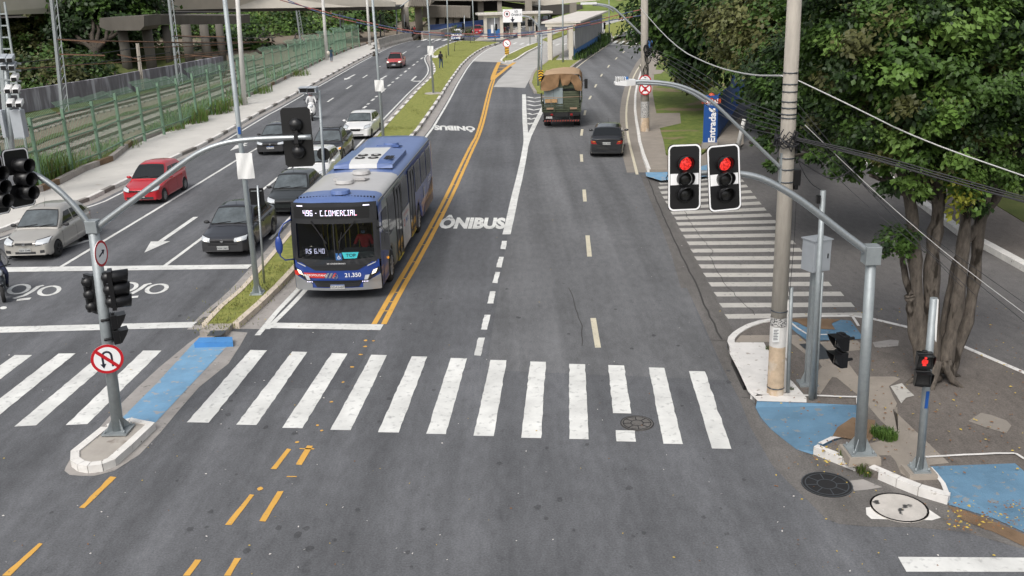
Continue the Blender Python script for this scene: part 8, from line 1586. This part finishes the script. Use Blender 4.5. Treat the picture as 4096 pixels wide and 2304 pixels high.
SIT = dict(pel=(0, .12, .82), sp=(0, .12, 1.0), ch=(0, .06, 1.22), nk=(0, .03, 1.36), hd=(0, .0, 1.48), ht=(0, 0, 1.58), sl=(-.18, .05, 1.27), el=(-.28, -.1, 1.05), wl=(-.27, -.36, 1.0), sr=(.18, .05, 1.27), er=(.28, -.1, 1.05), wr=(.27, -.36, 1.0), hl=(-.1, .1, .82), kl=(-.2, -.3, .68), al=(-.17, -.08, .3), tl=(-.17, -.24, .26), hr=(.1, .1, .82), kr=(.2, -.3, .68), ar=(.17, -.08, .3), tr=(.17, -.24, .26))
def place_in(root, o, off, rz=0): o.location = root.matrix_basis @ Vector(off); o.rotation_euler = (0, 0, root.rotation_euler.z + rz)
o = person('bus driver in a red shirt with a blue mask behind the windshield', (0, 0, 0), 0, ['skin_dark', 'shirt_red', 'cloth_black', 'shoe'], SIT); bpy.context.view_layer.update(); place_in(bus, o, (.62, 1.2, .35)); q = MB(); q.ell((0, -.075, 1.44), .06, .05, .05, 10, 6); t = q.build('face_mask', 'mask_blue', o)
# motorcycles
def bike(label, loc, rz, scooter=False, white=True):
    root = thing('motorcycle', label, 'motorcycle', loc, rz, None); c = 'paint_white' if white else 'paint_black'
    for y in (-.62, .62): w_ = wheel(root, .001, y, .29, .11, 1, 'rim', spokes=6)
    q = MB(); q.tube([(0, -.62, .29), (0, -.52, .6), (0, -.4, .98)], .045, 8); q.build('fork', 'steel_dark', root); q = MB(); q.tube([(-.36, -.3, 1.02), (-.2, -.42, 1.04), (0, -.42, 1.0), (.2, -.42, 1.04), (.36, -.3, 1.02)], .018, 6); q.build('handlebar', 'black', root)
    q = MB(); q.ell((0, -.05, .55), .14, .36, .2, 12, 8); q.box(-.12, .12, -.2, .35, .25, .5); q.build('engine', 'steel_dark', root); q = MB(); q.ell((0, -.12, .78), .16, .28, .13, 12, 8); q.ell((0, .55, .72), .12, .3, .1, 12, 8); q.build('tank', c, root); q = MB(); q.ell((0, .3, .82), .14, .42, .07, 12, 6); q.build('seat', 'black_matte', root)
    q = MB(); q.ell((0, -.5, .86), .11, .09, .11, 12, 8); q.build('headlight', 'headlight', root)
    if scooter: q = MB(); q.ell((0, -.45, .66), .25, .1, .36, 14, 8); q.ell((0, -.62, .5), .1, .22, .1, 12, 6); q.ell((0, -.42, .98), .2, .1, .1, 12, 6); q.build('leg_shield', c, root)
    else: q = MB(); q.ell((0, -.62, .58), .08, .26, .05, 12, 6); q.build('mudguard', c, root)
    for s_ in (-1, 1): q = MB(); q.bar((s_ * .28, -.36, 1.03), (s_ * .36, -.38, 1.2), .014); q.ell((s_ * .38, -.38, 1.23), .06, .02, .04, 10, 6); q.build('mirror', 'black', root)
    q = MB(); q.cyl((.14, .1, .3), (.16, .75, .38), .045, .05, 10); q.build('exhaust', 'chrome', root); return root
def rider(bk, label, mats, helmet='helmet', k=1.0):
    o = person(label, (0, 0, 0), 0, mats, SIT, k, True, hair=None); bpy.context.view_layer.update(); place_in(bk, o, (0, .1, .04)); q = MB(); q.ell((0, 0, 1.52), .145, .16, .15, 14, 10); q.build('helmet', helmet, o); q = MB(); q.ell((0, -.06, 1.5), .115, .115, .06, 12, 6); q.build('visor', 'black', o); return o
dd = G(1260, 440) - G(1252, 484); bk = bike('white scooter in the far left lanes beyond the black signal plate', G(1251, 478), math.atan2(-dd.x, dd.y) + .0, True); bk.scale = (1.15,) * 3; rider(bk, 'scooter rider in a pale jacket and pinkish helmet', ['skin', 'cloth_white', 'cloth_grey', 'shoe'], k=1.15)
c = G(12, 1185); bk = bike('black motorcycle at the left edge in the waiting box', (c.x, c.y, 0), math.radians(30), False, False); rider(bk, 'motorcyclist in a grey shirt and navy trousers at the left edge', ['skin', 'cloth_grey', 'cloth_navy', 'shoe'], 'black', 1.05)
# ------------------------------------------------------------------ air
